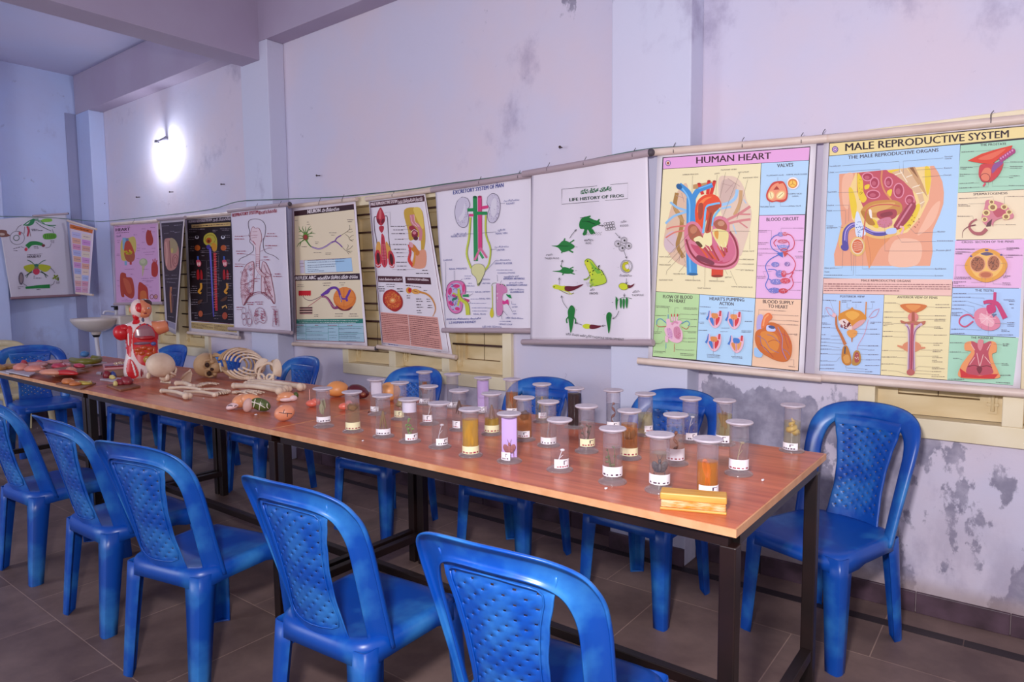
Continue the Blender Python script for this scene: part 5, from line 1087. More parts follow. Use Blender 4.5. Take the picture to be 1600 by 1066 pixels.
p.T(1475, 380, .2252).F('#e6b4dc', [(78, -18), (559, -28), (535, 311), (60, 307)]).F('#aecbf2', [(60, 311), (535, 315), (520, 654), (42, 631)]).F('#a8d6ba', [(41, 635), (518, 658), (480, 986), (22, 949)])
p.T(1260, 180, .4126).g('title_print').X('#2c1620', 'MALE REPRODUCTIVE SYSTEM', 148, 136, 766, 84, 28, .024).X(DK, 'THE MALE REPRODUCTIVE ORGANS', 158, 167, 500, 138, 13, .02)
p.T(1275, 430, .1595).X('#4a1c20', 'MALE REPRODUCTIVE ORGANS', 445, 62, 928, 68, 20, .02).X(DK, 'POSTERIOR VIEW', 238, 218, 478, 220, 20, .02).X(DK, 'ANTERIOR VIEW OF PENIS', 796, 226, 1190, 232, 22, .02)
p.T(1475, 210, .1783).X(DK, 'THE PROSTATE', 318, 104, 545, 92, 20, .02).X(DK, 'SPERMATOGENESIS', 258, 536, 556, 524, 20, .02).X(DK, 'CROSS- SECTION OF THE PENIS', 155, 954, 612, 948, 18, .02)
p.T(1475, 380, .2252).X(DK, 'THE TESTIS', 216, 335, 346, 337, 15, .02).X(DK, 'THE PERINEUM', 186, 662, 340, 668, 15, .02)
p.T(1260, 180, .4126).g('emblem_print').E('#53348a', 109, 130, 12, 12.5).E('#c9b4d8', 109, 130, 9, 9.5).E('#8a3aa0', 109, 130, 6, 6.5).F('#e9d8e0', [(105, 133), (109, 124), (113, 133)])
p.T(1280, 240, .19696).g('pelvis_section_print')
p.F('#e6a080', [(160, 163), (910, 97), (945, 150), (978, 225), (990, 310), (985, 400), (955, 490), (905, 600), (895, 680), (900, 780), (880, 892), (125, 892), (118, 800), (150, 690), (178, 560), (170, 460), (158, 330)]).F('#eeb698', [(200, 170), (270, 165), (240, 330), (230, 440), (190, 400), (180, 260)], True).F('#eeb698', [(900, 420), (960, 380), (930, 500), (870, 590), (780, 650), (830, 540)], True).F('#e2925e', [(370, 650), (560, 660), (480, 760), (410, 890), (390, 890)], True).F('#eeb99c', [(600, 690), (800, 700), (780, 880), (560, 880)], True).L('#c97a58', [(380, 660), (400, 760), (412, 890)], 4, True)
p.F('#efd08a', [(290, 155), (880, 100), (890, 210), (868, 370), (800, 510), (700, 625), (625, 645), (560, 662), (440, 655), (370, 640), (260, 520), (240, 280)]).F('#c2505e', [(300, 155), (530, 130), (640, 190), (740, 290), (770, 390), (735, 500), (640, 600), (590, 570), (640, 480), (350, 430), (300, 300)])
for q in ([(305, 160), (345, 210), (352, 300), (378, 360), (345, 390), (310, 330)], [(235, 280), (268, 290), (300, 420), (275, 520), (248, 420)], [(545, 140), (640, 125), (600, 160)], [(540, 300), (578, 285), (570, 335), (548, 340)], [(362, 255), (398, 245), (395, 275), (365, 285)], [(840, 110), (878, 120), (886, 220), (862, 330), (842, 250)], [(770, 410), (800, 430), (740, 560), (660, 620), (640, 600)], [(390, 520), (450, 530), (470, 590), (430, 580)]): p.F('#e9c832', q, True)
p.F('#dab48c', [(575, 150), (690, 115), (750, 190), (815, 300), (838, 390), (812, 440), (780, 330), (690, 235)]).F('#c99a6a', [(700, 112), (760, 106), (830, 260), (862, 350), (800, 270)]).F('#8a5a34', [(715, 112), (745, 108), (790, 200)])
for q in ([(640, 130), (700, 230)], [(690, 190), (740, 170)], [(740, 270), (800, 250)], [(770, 320), (830, 310)], [(600, 170), (660, 150)], [(800, 400), (835, 380)]): p.L('#f2e2c8', q, 7)
for q in ((385, 185, 46, 36), (440, 232, 38, 46), (430, 325, 56, 38), (552, 228, 34, 44), (632, 295, 44, 62), (720, 370, 40, 42)): p.E('#e08a9e', *q).E('#a8344e', q[0], q[1], q[2] - 9, q[3] - 9).E('#c05a6e', q[0] - 5, q[1] + 6, q[2] * .45, q[3] * .4)
p.L('#d98a5c', [(500, 135), (495, 220), (520, 300), (575, 375), (590, 450)], 14, True).F('#9c3148', [(740, 385), (768, 425), (705, 535), (625, 605), (592, 572), (640, 505), (690, 425)], True).L('#cf7a8c', [(735, 400), (690, 470), (615, 585)], 14, True).L('#e9b0b0', [(650, 640), (670, 590), (640, 580)], 16, True)
p.F('#c88c40', [(335, 450), (390, 395), (480, 372), (600, 372), (655, 405), (650, 470), (560, 512), (440, 508), (350, 490)], True).F('#dba85c', [(380, 440), (450, 400), (600, 390), (560, 430), (440, 470)], True).F('#a83c4a', [(470, 462), (600, 442), (612, 500), (540, 535), (468, 510)], True).F('#8a2a3a', [(490, 478), (570, 460), (580, 490), (500, 505)], True).F('#c9788c', [(470, 530), (560, 505), (580, 560), (520, 590), (470, 570)], True).F('#b57a2c', [(330, 462), (380, 470), (445, 560), (390, 560)], True).F('#f0e6dc', [(395, 450), (415, 450), (420, 510), (405, 505)], True)
p.L('#e6b66c', [(610, 625), (540, 655), (440, 652), (350, 610), (275, 572), (205, 615), (190, 700), (205, 755)], [30, 74], True).L('#54479a', [(560, 622), (500, 640), (430, 632), (350, 592), (275, 566), (218, 610), (206, 690), (212, 750)], [26, 50], True).L('#b39cd8', [(520, 622), (430, 620), (345, 580), (272, 560), (215, 610), (204, 690)], 9, True).L('#8878c0', [(430, 640), (350, 604), (275, 576), (228, 620), (218, 700)], 6, True).E('#54479a', 204, 745, 32, 27, 20).F('#b8c8ec', [(535, 605), (605, 590), (610, 630), (540, 640)], True)
p.F('#d3def2', [(295, 470), (315, 470), (345, 560), (370, 640), (300, 660), (285, 560)], True).dots('#4a5a9a', 320, 600, 30, 60, 26, 4).L('#c85a4c', [(345, 690), (362, 560), (380, 450), (450, 412), (560, 405), (640, 420)], 9, True)
p.E('#e4b86a', 306, 738, 62, 78).E('#e8d0b0', 306, 736, 50, 64).E('#d4663c', 306, 736, 42, 55)
for k in range(5): p.L('#f0d8c4', [(275, 710 + k * 14), (306, 700 + k * 17), (340, 712 + k * 12)], 3)
p.dots('#8a4a20', 740, 540, 60, 50, 14, 4).dots('#6a5a20', 330, 290, 16, 90, 12, 3).dots('#b86a34', 520, 560, 60, 30, 20, 3)
p.g('caption_print')
for q in ([(185, 98), (635, 63), (640, 150)], [(670, 160), (668, 62), (985, 36)], [(130, 150), (485, 125), (490, 160)], [(770, 132), (985, 118)], [(820, 187), (985, 175)], [(150, 310), (310, 305)], [(130, 412), (238, 410), (235, 540)], [(110, 455), (212, 452), (210, 560)], [(155, 580), (195, 590)], [(190, 770), (185, 908), (130, 910)], [(255, 780), (258, 930)], [(278, 800), (272, 965), (190, 968)], [(292, 800), (290, 965), (915, 970)], [(350, 690), (345, 915), (915, 915)], [(520, 560), (523, 773), (925, 773)], [(620, 650), (655, 703), (930, 697)], [(700, 570), (760, 632), (935, 624)]): p.L('#6a6a74', q, 1.8)
for t, x0, y0, x1, y1 in (('Vas deferens', 84, 108, 172, 102), ('Ureter', 84, 156, 122, 154), ('Seminal', 996, 32, 1058, 28), ('vesicle', 996, 48, 1050, 44), ('Rectum', 992, 122, 1054, 119), ('Coccyx', 988, 178, 1050, 175), ('Spermatic', 72, 312, 142, 308), ('Urethra', 66, 418, 120, 416), ('Penis', 66, 460, 104, 458), ('Corpus', 62, 580, 114, 578), ('spongiosum', 62, 594, 146, 592), ('Glans penis', 44, 914, 126, 912), ('Testis', 44, 944, 82, 943), ('Bladder', 940, 626, 1002, 625), ('Prostate gland', 930, 774, 1044, 772), ('Epididymis', 920, 920, 1008, 919), ('Scrotum', 918, 974, 984, 973)): p.X(GR, t, x0, y0, x1, y1, 11, .01)
p.caps(GR, 6, [(936, 694, 1064), (42, 965, 186)])
p.T(1275, 430, .1595).para('#9a6a6a', (84, 76), (1322, 82), (1318, 168), (80, 160), 4, 13)
p.g('organ_print').L('#d98a3c', [(236, 250), (232, 400)], 12).L('#d98a3c', [(495, 262), (488, 405)], 12).F('#d68a28', [(220, 420), (235, 380), (300, 345), (340, 330), (358, 312), (378, 334), (440, 350), (490, 400), (495, 430), (460, 480), (400, 520), (355, 540), (290, 515), (240, 470)], True).F('#e8a844', [(290, 380), (360, 350), (430, 385), (360, 440)], True).F('#e6cfc8', [(228, 450), (290, 430), (350, 490), (350, 535), (280, 515), (240, 480)], True).F('#d9a0a0', [(360, 500), (430, 445), (488, 440), (440, 495), (365, 535)], True).dots('#8a2430', 295, 485, 52, 42, 30, 7)
p.F('#e29a4c', [(310, 545), (355, 535), (402, 545), (405, 580), (370, 612), (340, 612), (310, 580)], True).L('#c0702c', [(356, 612), (355, 655)], [16, 8]).L('#c0703c', [(200, 395), (206, 500), (250, 590), (290, 680)], [18, 32], True).L('#d98a9a', [(515, 435), (480, 570), (420, 680), (405, 730)], 5, True).L('#c98a9a', [(100, 315), (150, 330), (185, 390)], 6, True).L('#c98a9a', [(100, 320), (130, 380), (175, 410)], 6, True).L('#c98a9a', [(625, 330), (570, 350), (520, 415)], 6, True).L('#c98a9a', [(620, 340), (590, 400), (530, 420)], 6, True).E('#e4b4b8', 182, 392, 20, 22)
p.F('#c07a2c', [(270, 700), (305, 690), (330, 740), (350, 820), (345, 870), (300, 882), (262, 850), (252, 790)], True).F('#d89a4c', [(270, 800), (320, 780), (335, 850), (290, 860)], True).F('#b8863c', [(372, 760), (400, 735), (430, 750), (445, 810), (435, 860), (395, 885), (355, 870), (362, 810)], True).F('#a84a4a', [(385, 765), (420, 760), (425, 840), (385, 850)], True).dots('#e8c8b8', 404, 805, 18, 42, 14, 4).L('#4a4a5a', [(290, 700), (285, 770)], 14)
p.F('#d07030', [(830, 290), (960, 278), (1085, 296), (1050, 340), (985, 368), (955, 378), (920, 370), (860, 335)], True).F('#e09048', [(880, 298), (960, 290), (1030, 302), (955, 350)], True).E('#d98078', 955, 412, 52, 48).F('#a8543c', [(940, 360), (970, 360), (972, 470), (938, 470)]).F('#b86a50', [(832, 440), (880, 455), (950, 450), (1020, 455), (1076, 450), (1050, 490), (960, 486), (900, 480), (840, 470)], True).E('#d88a64', 940, 700, 92, 54).L('#d88a64', [(800, 690), (870, 712)], [14, 30]).L('#d88a64', [(1072, 710), (1000, 716)], [14, 30])
p.L('#c8a8c0', [(880, 480), (915, 560), (910, 940)], 26, True).L('#c8a8c0', [(1040, 475), (965, 570), (962, 940)], 26, True).L('#7a3a5a', [(895, 500), (920, 580), (912, 930)], 7, True).L('#7a3a5a', [(1022, 500), (962, 590), (958, 930)], 7, True).F('#c05a6c', [(928, 470), (962, 470), (958, 600), (950, 945), (918, 945), (925, 600)]).L('#8a2a44', [(944, 480), (936, 940)], 8).E('#b8605a', 930, 950, 40, 32)
p.g('caption_print').caps(GR, 7, [(70, 244, 205, 250), (256, 250, 350), (258, 264, 305), (360, 264, 452), (540, 262, 578), (64, 400, 138), (64, 412, 90), (62, 468, 110), (62, 480, 148), (62, 512, 145), (58, 582, 100), (55, 624, 145), (55, 656, 108), (52, 690, 110), (50, 724, 158), (50, 768, 120), (48, 838, 118), (46, 878, 182), (44, 914, 186), (536, 460, 645), (536, 472, 575), (532, 528, 600), (530, 576, 628), (514, 692, 612), (514, 732, 578), (514, 778, 614), (490, 828, 635), (485, 884, 625), (485, 922, 508), (485, 944, 558), (676, 272, 785), (672, 360, 755), (668, 412, 755), (664, 462, 745), (664, 478, 762), (664, 492, 702), (662, 550, 760), (656, 598, 757), (652, 735, 712), (648, 800, 796), (645, 868, 770), (645, 930, 702), (1172, 288, 1305), (1172, 316, 1315), (1168, 398, 1275), (1164, 432, 1272), (1162, 448, 1268), (1160, 506, 1222), (1160, 520, 1245), (1156, 586, 1285), (1152, 665, 1242), (1152, 684, 1210), (1148, 732, 1240), (1146, 748, 1222), (1142, 792, 1200), (1142, 806, 1240), (1140, 832, 1190), (1140, 848, 1240), (1138, 900, 1210), (1138, 914, 1262), (1136, 942, 1228), (1134, 974, 1208), (1134, 992, 1262)])
for q in ([(310, 275), (310, 320), (345, 325)], [(398, 280), (398, 320)], [(560, 275), (555, 328), (490, 330)], [(145, 255), (190, 380)], [(92, 385), (95, 320)], [(148, 515), (205, 518)], [(150, 594), (240, 594)], [(150, 630), (258, 630)], [(112, 658), (275, 668)], [(112, 690), (240, 712)], [(160, 730), (265, 730)], [(122, 772), (255, 773)], [(120, 842), (205, 842), (240, 800)], [(370, 525), (530, 528)], [(370, 568), (528, 576)], [(420, 688), (512, 690)], [(412, 722), (512, 726)], [(440, 772), (512, 776)], [(425, 824), (488, 827)], [(300, 880), (300, 905), (480, 918)], [(295, 885), (305, 932), (480, 940)], [(790, 272), (835, 290)], [(760, 360), (870, 360)], [(760, 414), (905, 416)], [(765, 472), (935, 472)], [(765, 552), (885, 555)], [(760, 604), (890, 606)], [(800, 804), (890, 806)], [(716, 736), (870, 742)], [(775, 870), (890, 880)], [(706, 932), (800, 938), (900, 970)], [(1085, 310), (1168, 312)], [(1000, 396), (1164, 398)], [(985, 430), (1160, 432)], [(1040, 504), (1158, 506)], [(980, 580), (1152, 584)], [(1020, 660), (1150, 664)], [(1030, 730), (1146, 732)], [(985, 790), (1140, 792)], [(965, 920), (1010, 890), (1136, 898)], [(965, 930), (1134, 940)], [(970, 960), (1132, 968)]): p.L('#8a7a70', q, 1.8)
p.T(1475, 210, .1783).g('organ_print').F('#c8323c', [(305, 350), (322, 270), (400, 262), (510, 248), (515, 290), (480, 360), (420, 415), (360, 422), (320, 395)], True).F('#e07a5c', [(325, 360), (360, 300), (410, 310), (400, 400), (345, 405)], True).F('#d83a20', [(208, 236), (330, 175), (460, 135), (600, 100), (590, 135), (500, 205), (420, 265), (330, 258)]).F('#e2664a', [(300, 220), (400, 175), (540, 130), (470, 190), (400, 225)], True).F('#8a4a8c', [(420, 300), (450, 255), (510, 235), (515, 262), (470, 300), (425, 345)], True)
for k in range(6): p.E('#a83a78', 505 + k * 20, 222 - k * 14, 22, 24).E('#d890bc', 500 + k * 20, 216 - k * 14, 8, 9)
p.L('#d0405c', [(365, 430), (345, 460)], 16).R('#7a1c2c', 362, 385, 42, 38, 5)
p.F('#cf7a88', [(375, 580), (460, 588), (540, 620), (590, 680), (612, 710), (600, 740), (530, 752), (515, 735), (480, 745), (440, 770), (430, 808), (415, 790), (370, 800), (330, 740), (355, 650)], True).F('#b84a5c', [(430, 670), (500, 650), (540, 690), (470, 730)], True)
for x, y, r in ((418, 596, 24), (428, 642, 40), (528, 640, 30), (572, 684, 28), (545, 724, 34), (372, 690, 34), (358, 748, 26)): p.E('#e8cf8c', x, y, r, r * .8).E('#9a6a3c', x, y, r * .5, r * .45).R('#5a3a28', x, y, r * .5, r * .45, 3)
p.L('#a8545a', [(290, 745), (240, 775), (225, 820), (265, 865), (330, 870), (375, 830)], [14, 34], True).L('#7a2c3c', [(280, 795), (215, 812), (170, 850), (162, 910)], [10, 2], True).F('#5a2030', [(425, 742), (410, 805), (370, 812), (380, 780)])
p.g('caption_print').caps(GR, 6, [(155, 160, 268, 153), (145, 292, 252), (145, 306, 200), (140, 353, 230), (140, 368, 178), (138, 434, 264, 428), (135, 474, 312, 466), (580, 246, 692), (578, 285, 688), (578, 300, 680), (572, 367, 665), (572, 382, 608), (566, 452, 705), (132, 566, 296, 558), (128, 618, 208), (128, 630, 230), (122, 720, 230), (556, 546, 705), (540, 793, 628), (105, 1008, 270), (104, 1032, 232), (104, 1046, 160), (548, 1000, 660), (548, 1012, 608), (560, 1060, 690)])
for q in ([(275, 153), (450, 142)], [(258, 288), (330, 282)], [(235, 352), (325, 350)], [(268, 430), (310, 428)], [(316, 466), (390, 462), (392, 420)], [(515, 250), (572, 250)], [(470, 295), (570, 295)], [(465, 378), (568, 375)], [(425, 410), (424, 458), (562, 456)], [(300, 560), (432, 550), (435, 580)], [(215, 612), (370, 608)], [(235, 718), (255, 720), (258, 750)], [(530, 610), (530, 548), (552, 546)], [(440, 792), (535, 794)]): p.L('#7a7a70', q, 1.6)
p.T(1475, 380, .2252).g('organ_print').F('#e09a34', [(290, 36), (370, 60), (425, 110), (440, 160), (410, 220), (350, 258), (290, 272), (230, 255), (180, 225), (145, 165), (170, 105), (220, 58)], True).F('#ecb85c', [(292, 60), (350, 78), (400, 125), (405, 170), (360, 225), (290, 245), (225, 230), (185, 170), (195, 115), (240, 75)], True).E('#e0a070', 236, 145, 56, 60).E('#a8603c', 236, 145, 48, 52).E('#e0a070', 346, 140, 48, 58).E('#a8603c', 346, 140, 40, 50).dots('#5a2c20', 236, 145, 44, 48, 70, 3).dots('#5a2c20', 346, 140, 36, 46, 60, 3).E('#d98a54', 292, 220, 50, 26).E('#b8603c', 292, 220, 38, 18).F('#5a4a6c', [(255, 75), (300, 62), (345, 78), (295, 88)], True).E('#5a4a8c', 298, 50, 13, 7).E('#5a4a8c', 190, 92, 9, 7).E('#5a4a8c', 398, 82, 9, 7)
p.F('#d98098', [(215, 480), (250, 452), (300, 450), (310, 480), (360, 500), (390, 540), (385, 580), (340, 604), (280, 600), (235, 570), (212, 525)], True).F('#e8a8b4', [(250, 490), (300, 500), (350, 540), (330, 580), (260, 550)], True)
for k in range(8): a = k * .785; p.L('#f0ccd0', [(300, 520), (300 + 60 * cos(a), 520 + 50 * sin(a))], 3)
p.L('#c42c6c', [(355, 340), (352, 410)], 20).L('#c42c6c', [(275, 412), (320, 405), (370, 420), (400, 470), (425, 520)], [22, 38], True).F('#c42c6c', [(300, 430), (350, 425), (360, 470), (320, 490), (300, 470)], True).L('#cc4870', [(210, 520), (170, 494), (120, 515), (110, 555), (150, 578), (205, 540)], 10, True).F('#5a6a8c', [(330, 490), (368, 490), (345, 515)])
p.F('#e8945c', [(150, 690), (210, 680), (260, 720), (310, 680), (362, 690), (365, 750), (335, 770), (350, 830), (378, 890), (370, 935), (120, 930), (115, 860), (160, 790), (190, 750), (148, 740)], True).F('#b8485a', [(190, 680), (258, 700), (330, 680), (310, 760), (330, 850), (340, 900), (250, 915), (160, 900), (170, 840), (215, 760)], True).F('#cc2c30', [(112, 865), (170, 905), (250, 918), (335, 905), (378, 905), (350, 938), (120, 930)]).F('#d88088', [(240, 670), (275, 672), (268, 720), (252, 745), (236, 715)], True).F('#7a2434', [(228, 868), (248, 850), (268, 870), (248, 905)], True).L('#7a2434', [(165, 855), (210, 845), (250, 855), (300, 848), (335, 860)], 6, True)
for q in ([(215, 790), (180, 840)], [(285, 785), (325, 835)], [(230, 760), (248, 850)], [(275, 770), (252, 850)], [(190, 700), (215, 740)], [(325, 695), (300, 740)]): p.L('#e8b4b0', q, 5)
p.g('caption_print').caps(GR, 5, [(84, 42, 215), (82, 62, 165), (82, 74, 130), (435, 34, 520), (435, 46, 475), (430, 84, 520), (430, 98, 480), (74, 236, 188), (72, 246, 190), (70, 268, 155), (70, 278, 100), (66, 296, 150), (410, 228, 460), (412, 238, 440), (405, 276, 460), (405, 288, 465), (66, 349, 160), (64, 374, 186), (62, 402, 160), (60, 428, 152), (58, 454, 122), (56, 480, 130), (56, 490, 95), (56, 500, 118), (52, 594, 146), (50, 624, 146), (414, 392, 490), (450, 402, 490), (454, 422, 484), (468, 448, 484), (438, 550, 490), (438, 562, 488), (438, 573, 485), (398, 600, 436), (398, 610, 455), (366, 634, 482), (44, 688, 130), (42, 752, 122), (66, 796, 106), (32, 940, 145), (408, 697, 455), (410, 708, 445), (400, 832, 440), (400, 842, 448), (390, 912, 465), (360, 960, 460, 966)])
for q in ([(220, 42), (290, 40)], [(168, 64), (240, 64)], [(330, 50), (430, 38)], [(400, 80), (428, 86)], [(84, 232), (85, 152), (165, 154)], [(190, 272), (265, 270), (265, 230)], [(155, 298), (288, 298), (288, 240)], [(430, 225), (430, 140), (395, 140)], [(340, 240), (342, 282), (402, 284)], [(164, 350), (348, 350)], [(190, 376), (280, 380), (280, 405)], [(165, 402), (275, 435)], [(155, 428), (212, 440), (212, 470)], [(128, 454), (205, 500)], [(150, 594), (260, 600), (262, 575)], [(310, 555), (308, 632), (362, 634)], [(355, 555), (435, 556)], [(134, 690), (180, 690)], [(126, 756), (170, 756)], [(110, 798), (130, 806)], [(345, 698), (405, 700)], [(320, 830), (398, 832)]): p.L('#7a7a78', q, 1.4)
p.done()
# ------------------------------------------------------------------ LIFE HISTORY OF FROG
p = Chart(on_y((825, 400), 2.925), on_y((1018, 400), 2.785), 'white cloth LIFE HISTORY OF FROG chart with green frogs in a ring', CW, '#e6dce6', 0.0045, 3)
p.T(810, 230, .3001).sheet([(72, 140), (672, 46), (690, 1004), (58, 1002)], 24, 30)
p.rod('top_rod', (28, 140), (690, 28), .017, M_RODG, [1]).rod('bottom_rod', (20, 1015), (705, 1018), .015, M_RODG).loops([(160, 112), (350, 82), (605, 38)], 18)
p.T(850, 270, .2532).g('title_print').L('#2c3430', [(112, 102), (520, 64), (520, 160), (112, 195), (112, 102)], 2.2).X('#1d6a3c', 'కప్ప జీవిత చరిత్ర', 226, 132, 420, 112, 30, .025).X('#143c2a', 'LIFE HISTORY OF FROG', 158, 176, 494, 150, 19, .03)
GF, GD, YL, MR, BK = '#1f7a34', '#124a20', '#cdd62c', '#6a1c2e', '#33322e'
p.g('frog_print').F(GF, [(215, 318), (228, 285), (262, 270), (310, 290), (345, 300), (350, 318), (300, 340), (310, 375), (290, 378), (270, 350), (262, 380), (240, 385), (248, 350), (222, 345)], True).L(GD, [(225, 320), (260, 300), (320, 318)], 5, True)
for q in ([(260, 275), (290, 268)], [(335, 300), (348, 288)], [(255, 350), (240, 382)], [(300, 350), (318, 376)]): p.L(GF, q, 9)
for q in ([(220, 280), (250, 275)], [(230, 300), (290, 300)]): p.L(GD, q, 3)
for dx in range(22): p.L('#6a6a68', [(250 + dx * 5, 372 + (dx % 3) * 7), (258 + dx * 5, 366 + (dx % 3) * 7)], 1.4)
p.F(GF, [(52, 450), (90, 448), (125, 418), (165, 435), (188, 455), (165, 475), (120, 490), (92, 462)], True).L(GF, [(125, 425), (132, 405)], 7).L(GF, [(155, 436), (185, 415)], 7).L(GF, [(150, 475), (178, 492)], 9).L(GF, [(120, 480), (112, 496)], 7).L(GD, [(95, 450), (165, 455)], 3)
p.F(GF, [(60, 608), (105, 602), (125, 582), (160, 592), (182, 602), (165, 622), (125, 622), (105, 615)], True).L(GF, [(120, 590), (108, 572)], 6).L(GF, [(160, 592), (180, 582)], 6).L(GF, [(160, 618), (188, 626)], 6).L(GF, [(125, 618), (118, 632)], 6)
p.F(YL, [(62, 700), (80, 690), (110, 698), (138, 700), (132, 728), (100, 722), (72, 715)], True).F(MR, [(136, 700), (190, 700), (245, 688), (205, 715), (160, 732), (132, 726)], True).L('#8a8a3c', [(100, 722), (150, 748), (185, 742)], 4, True).L(YL, [(110, 722), (150, 736), (170, 752)], 5, True).E('#33322e', 72, 704, 4, 4)
p.F(GF, [(150, 850), (170, 818), (192, 840), (188, 890), (178, 960), (168, 988), (160, 950), (152, 890)], True).L(GF, [(158, 885), (142, 905), (145, 928)], 7, True).L(GF, [(184, 890), (198, 908), (196, 932)], 7, True).R(GD, 172, 836, 10, 14, 2)
p.F(YL, [(240, 945), (262, 932), (288, 940), (284, 960), (256, 962)], True).F(MR, [(288, 938), (330, 942), (355, 946), (320, 962), (284, 962)], True)
p.F(GF, [(388, 878), (405, 860), (424, 874), (418, 915), (412, 970), (402, 990), (396, 950), (388, 910)], True).L(GD, [(404, 872), (404, 960)], 2)
for x, y0, y1 in ((456, 768, 848), (484, 775, 838), (502, 775, 842), (520, 770, 838)): p.F(GF, [(x - 6, y0 + 10), (x, y0), (x + 8, y0 + 12), (x + 6, y0 + 44), (x, y1), (x - 6, y0 + 44)], True)
p.L('#3a5a3a', [(470, 782), (505, 768), (550, 778)], 2.5, True).L(GF, [(450, 765), (468, 790)], 4)
p.F(YL, [(472, 692), (495, 682), (525, 690), (528, 715), (500, 724), (476, 708)], True).F(MR, [(526, 692), (545, 695), (565, 684), (552, 705), (528, 712)], True).R(BK, 500, 702, 29, 21, 2, 10)
p.R(BK, 518, 578, 36, 40, 2.4).R(BK, 518, 578, 30, 34, 1.6).L('#c9c41e', [(530, 556), (506, 562), (502, 585), (520, 604), (536, 598)], 17, True).R(BK, 514, 580, 22, 26, 1.6)
for x, y in ((462, 438), (502, 418), (490, 465), (530, 452)): p.R(BK, x, y, 20, 20, 2.2).R('#6a6a60', x, y, 13, 14, 1.6).E('#33322e', x + 3, y, 6, 7)
for i in range(12): x = 386 + (i % 4) * 15 + (i // 4) * 4; y = 316 + (i // 4) * 17 - (i % 4) * 2; p.R(BK, x, y, 9, 8, 2)
p.F('#bcd43a', [(252, 548), (272, 530), (300, 540), (330, 580), (360, 605), (385, 645), (388, 675), (360, 690), (310, 700), (285, 680), (290, 640), (268, 590)], True).F('#7ab83a', [(290, 548), (330, 590), (365, 620), (384, 660), (350, 640), (315, 600)], True).F('#d8dc3c', [(256, 555), (275, 545), (296, 580), (300, 640), (285, 620)], True).F('#a8cc34', [(295, 660), (340, 655), (370, 672), (335, 694), (300, 690)], True).L('#8aa83a', [(285, 640), (270, 655), (248, 660)], 9, True).L('#8aa83a', [(310, 690), (290, 700), (296, 706)], 8, True).L('#33501e', [(255, 548), (275, 532), (302, 542), (332, 582), (362, 607), (386, 648), (388, 676), (360, 690), (315, 700)], 2.2, True).L('#33501e', [(300, 660), (345, 655), (372, 674)], 2, True).L('#33501e', [(254, 560), (275, 600), (290, 640)], 2, True).dots('#2c4a1a', 330, 625, 50, 55, 24, 4).E('#33322e', 274, 546, 5, 5)
for k in range(14): p.L('#8a8a86', [(262 + k * 3, 680 + k % 4 * 6), (272 + k * 3, 676 + k % 4 * 9)], 1.4)
p.g('arrow_print')
for q in ([(162, 404), (180, 375), (202, 350)], [(345, 325), (378, 328)], [(448, 372), (480, 405)], [(505, 485), (522, 530)], [(521, 652), (521, 688)], [(508, 745), (508, 765)], [(475, 852), (458, 885), (432, 902)], [(385, 942), (358, 946)], [(240, 940), (200, 925)], [(150, 838), (125, 800), (115, 758)], [(104, 690), (104, 648)], [(112, 582), (122, 538)]):
    p.L(BK, q, 2.6, True); e = Vector(q[-1]); d = (e - Vector(q[-2])).normalized(); n_ = Vector((-d.y, d.x)); p.L(BK, [e - d * 13 + n_ * 6, e, e - d * 13 - n_ * 6], 2.6)
p.g('caption_print').X(BK, 'FROG', 262, 442, 298, 440, 12, .01).X(BK, 'FROG', 288, 752, 336, 750, 13, .02).X(BK, 'EGGS', 480, 334, 530, 330, 11, .0).X(BK, 'TAILED FROG', 14, 534, 102, 534, 11, .0).X(BK, 'TADPOLE', 552, 762, 620, 760, 11, .01).X(BK, 'కప్ప', 290, 730, 318, 726, 13, .01).X(BK, 'గుడ్లు', 482, 312, 518, 304, 14, .01).X(BK, 'కప్ప', 252, 422, 312, 422, 13, .0).X(BK, 'తోకకప్ప', 22, 514, 66, 510, 11, .0).X(BK, 'డింభకము', 478, 640, 552, 640, 14, .0).X(BK, 'TADPOLE DEVELOPMENT', 300, 1020, 505, 1034, 12, .0).X(BK, 'కప్ప డింభక అభివృద్ధి', 142, 1000, 296, 1016, 14, .0).X(BK, 'చేప', 556, 742, 596, 736, 13, .0)
p.caps(BK, 3, [(198, 458, 210), (196, 604, 206), (206, 680, 214), (204, 846, 210), (438, 468, 444), (466, 584, 474), (430, 800, 438), (375, 874, 380)])
p.done()
# ------------------------------------------------------------------ EXCRETORY SYSTEM OF MAN
p = Chart(on_y((690, 400), 2.95), on_y((830, 400), 2.95), 'white cloth EXCRETORY SYSTEM OF MAN chart with kidneys drawn in colour', CW, '#e6dde8', 0.004, 4)
p.T(670, 270, .25335).sheet([(42, 118), (630, 30), (632, 968), (102, 962)], 22, 30)
p.rod('top_rod', (20, 108), (640, 12), .0165, M_RODG).rod('bottom_rod', (85, 972), (660, 975), .015, M_RODG).loops([(320, 58), (560, 22)], 20)
NV = '#2c3a8c'
p.g('title_print').X(NV, 'EXCRETORY SYSTEM OF MAN', 152, 134, 464, 88, 24, .02).X(NV, 'మానవ విసర్జక వ్యవస్థ', 208, 92, 430, 64, 24, .02)
p.g('kidney_print')
for pts, c in (([(205, 150), (240, 160), (255, 200), (240, 235), (248, 280), (235, 330), (200, 335), (172, 300), (162, 240), (175, 180)], 0), ([(365, 150), (395, 128), (430, 145), (445, 200), (435, 270), (405, 308), (372, 300), (362, 260), (375, 220), (360, 190)], 1)): p.F('#cfc6d8', pts, True).L('#5a5068', pts + [pts[0]], 3, True)
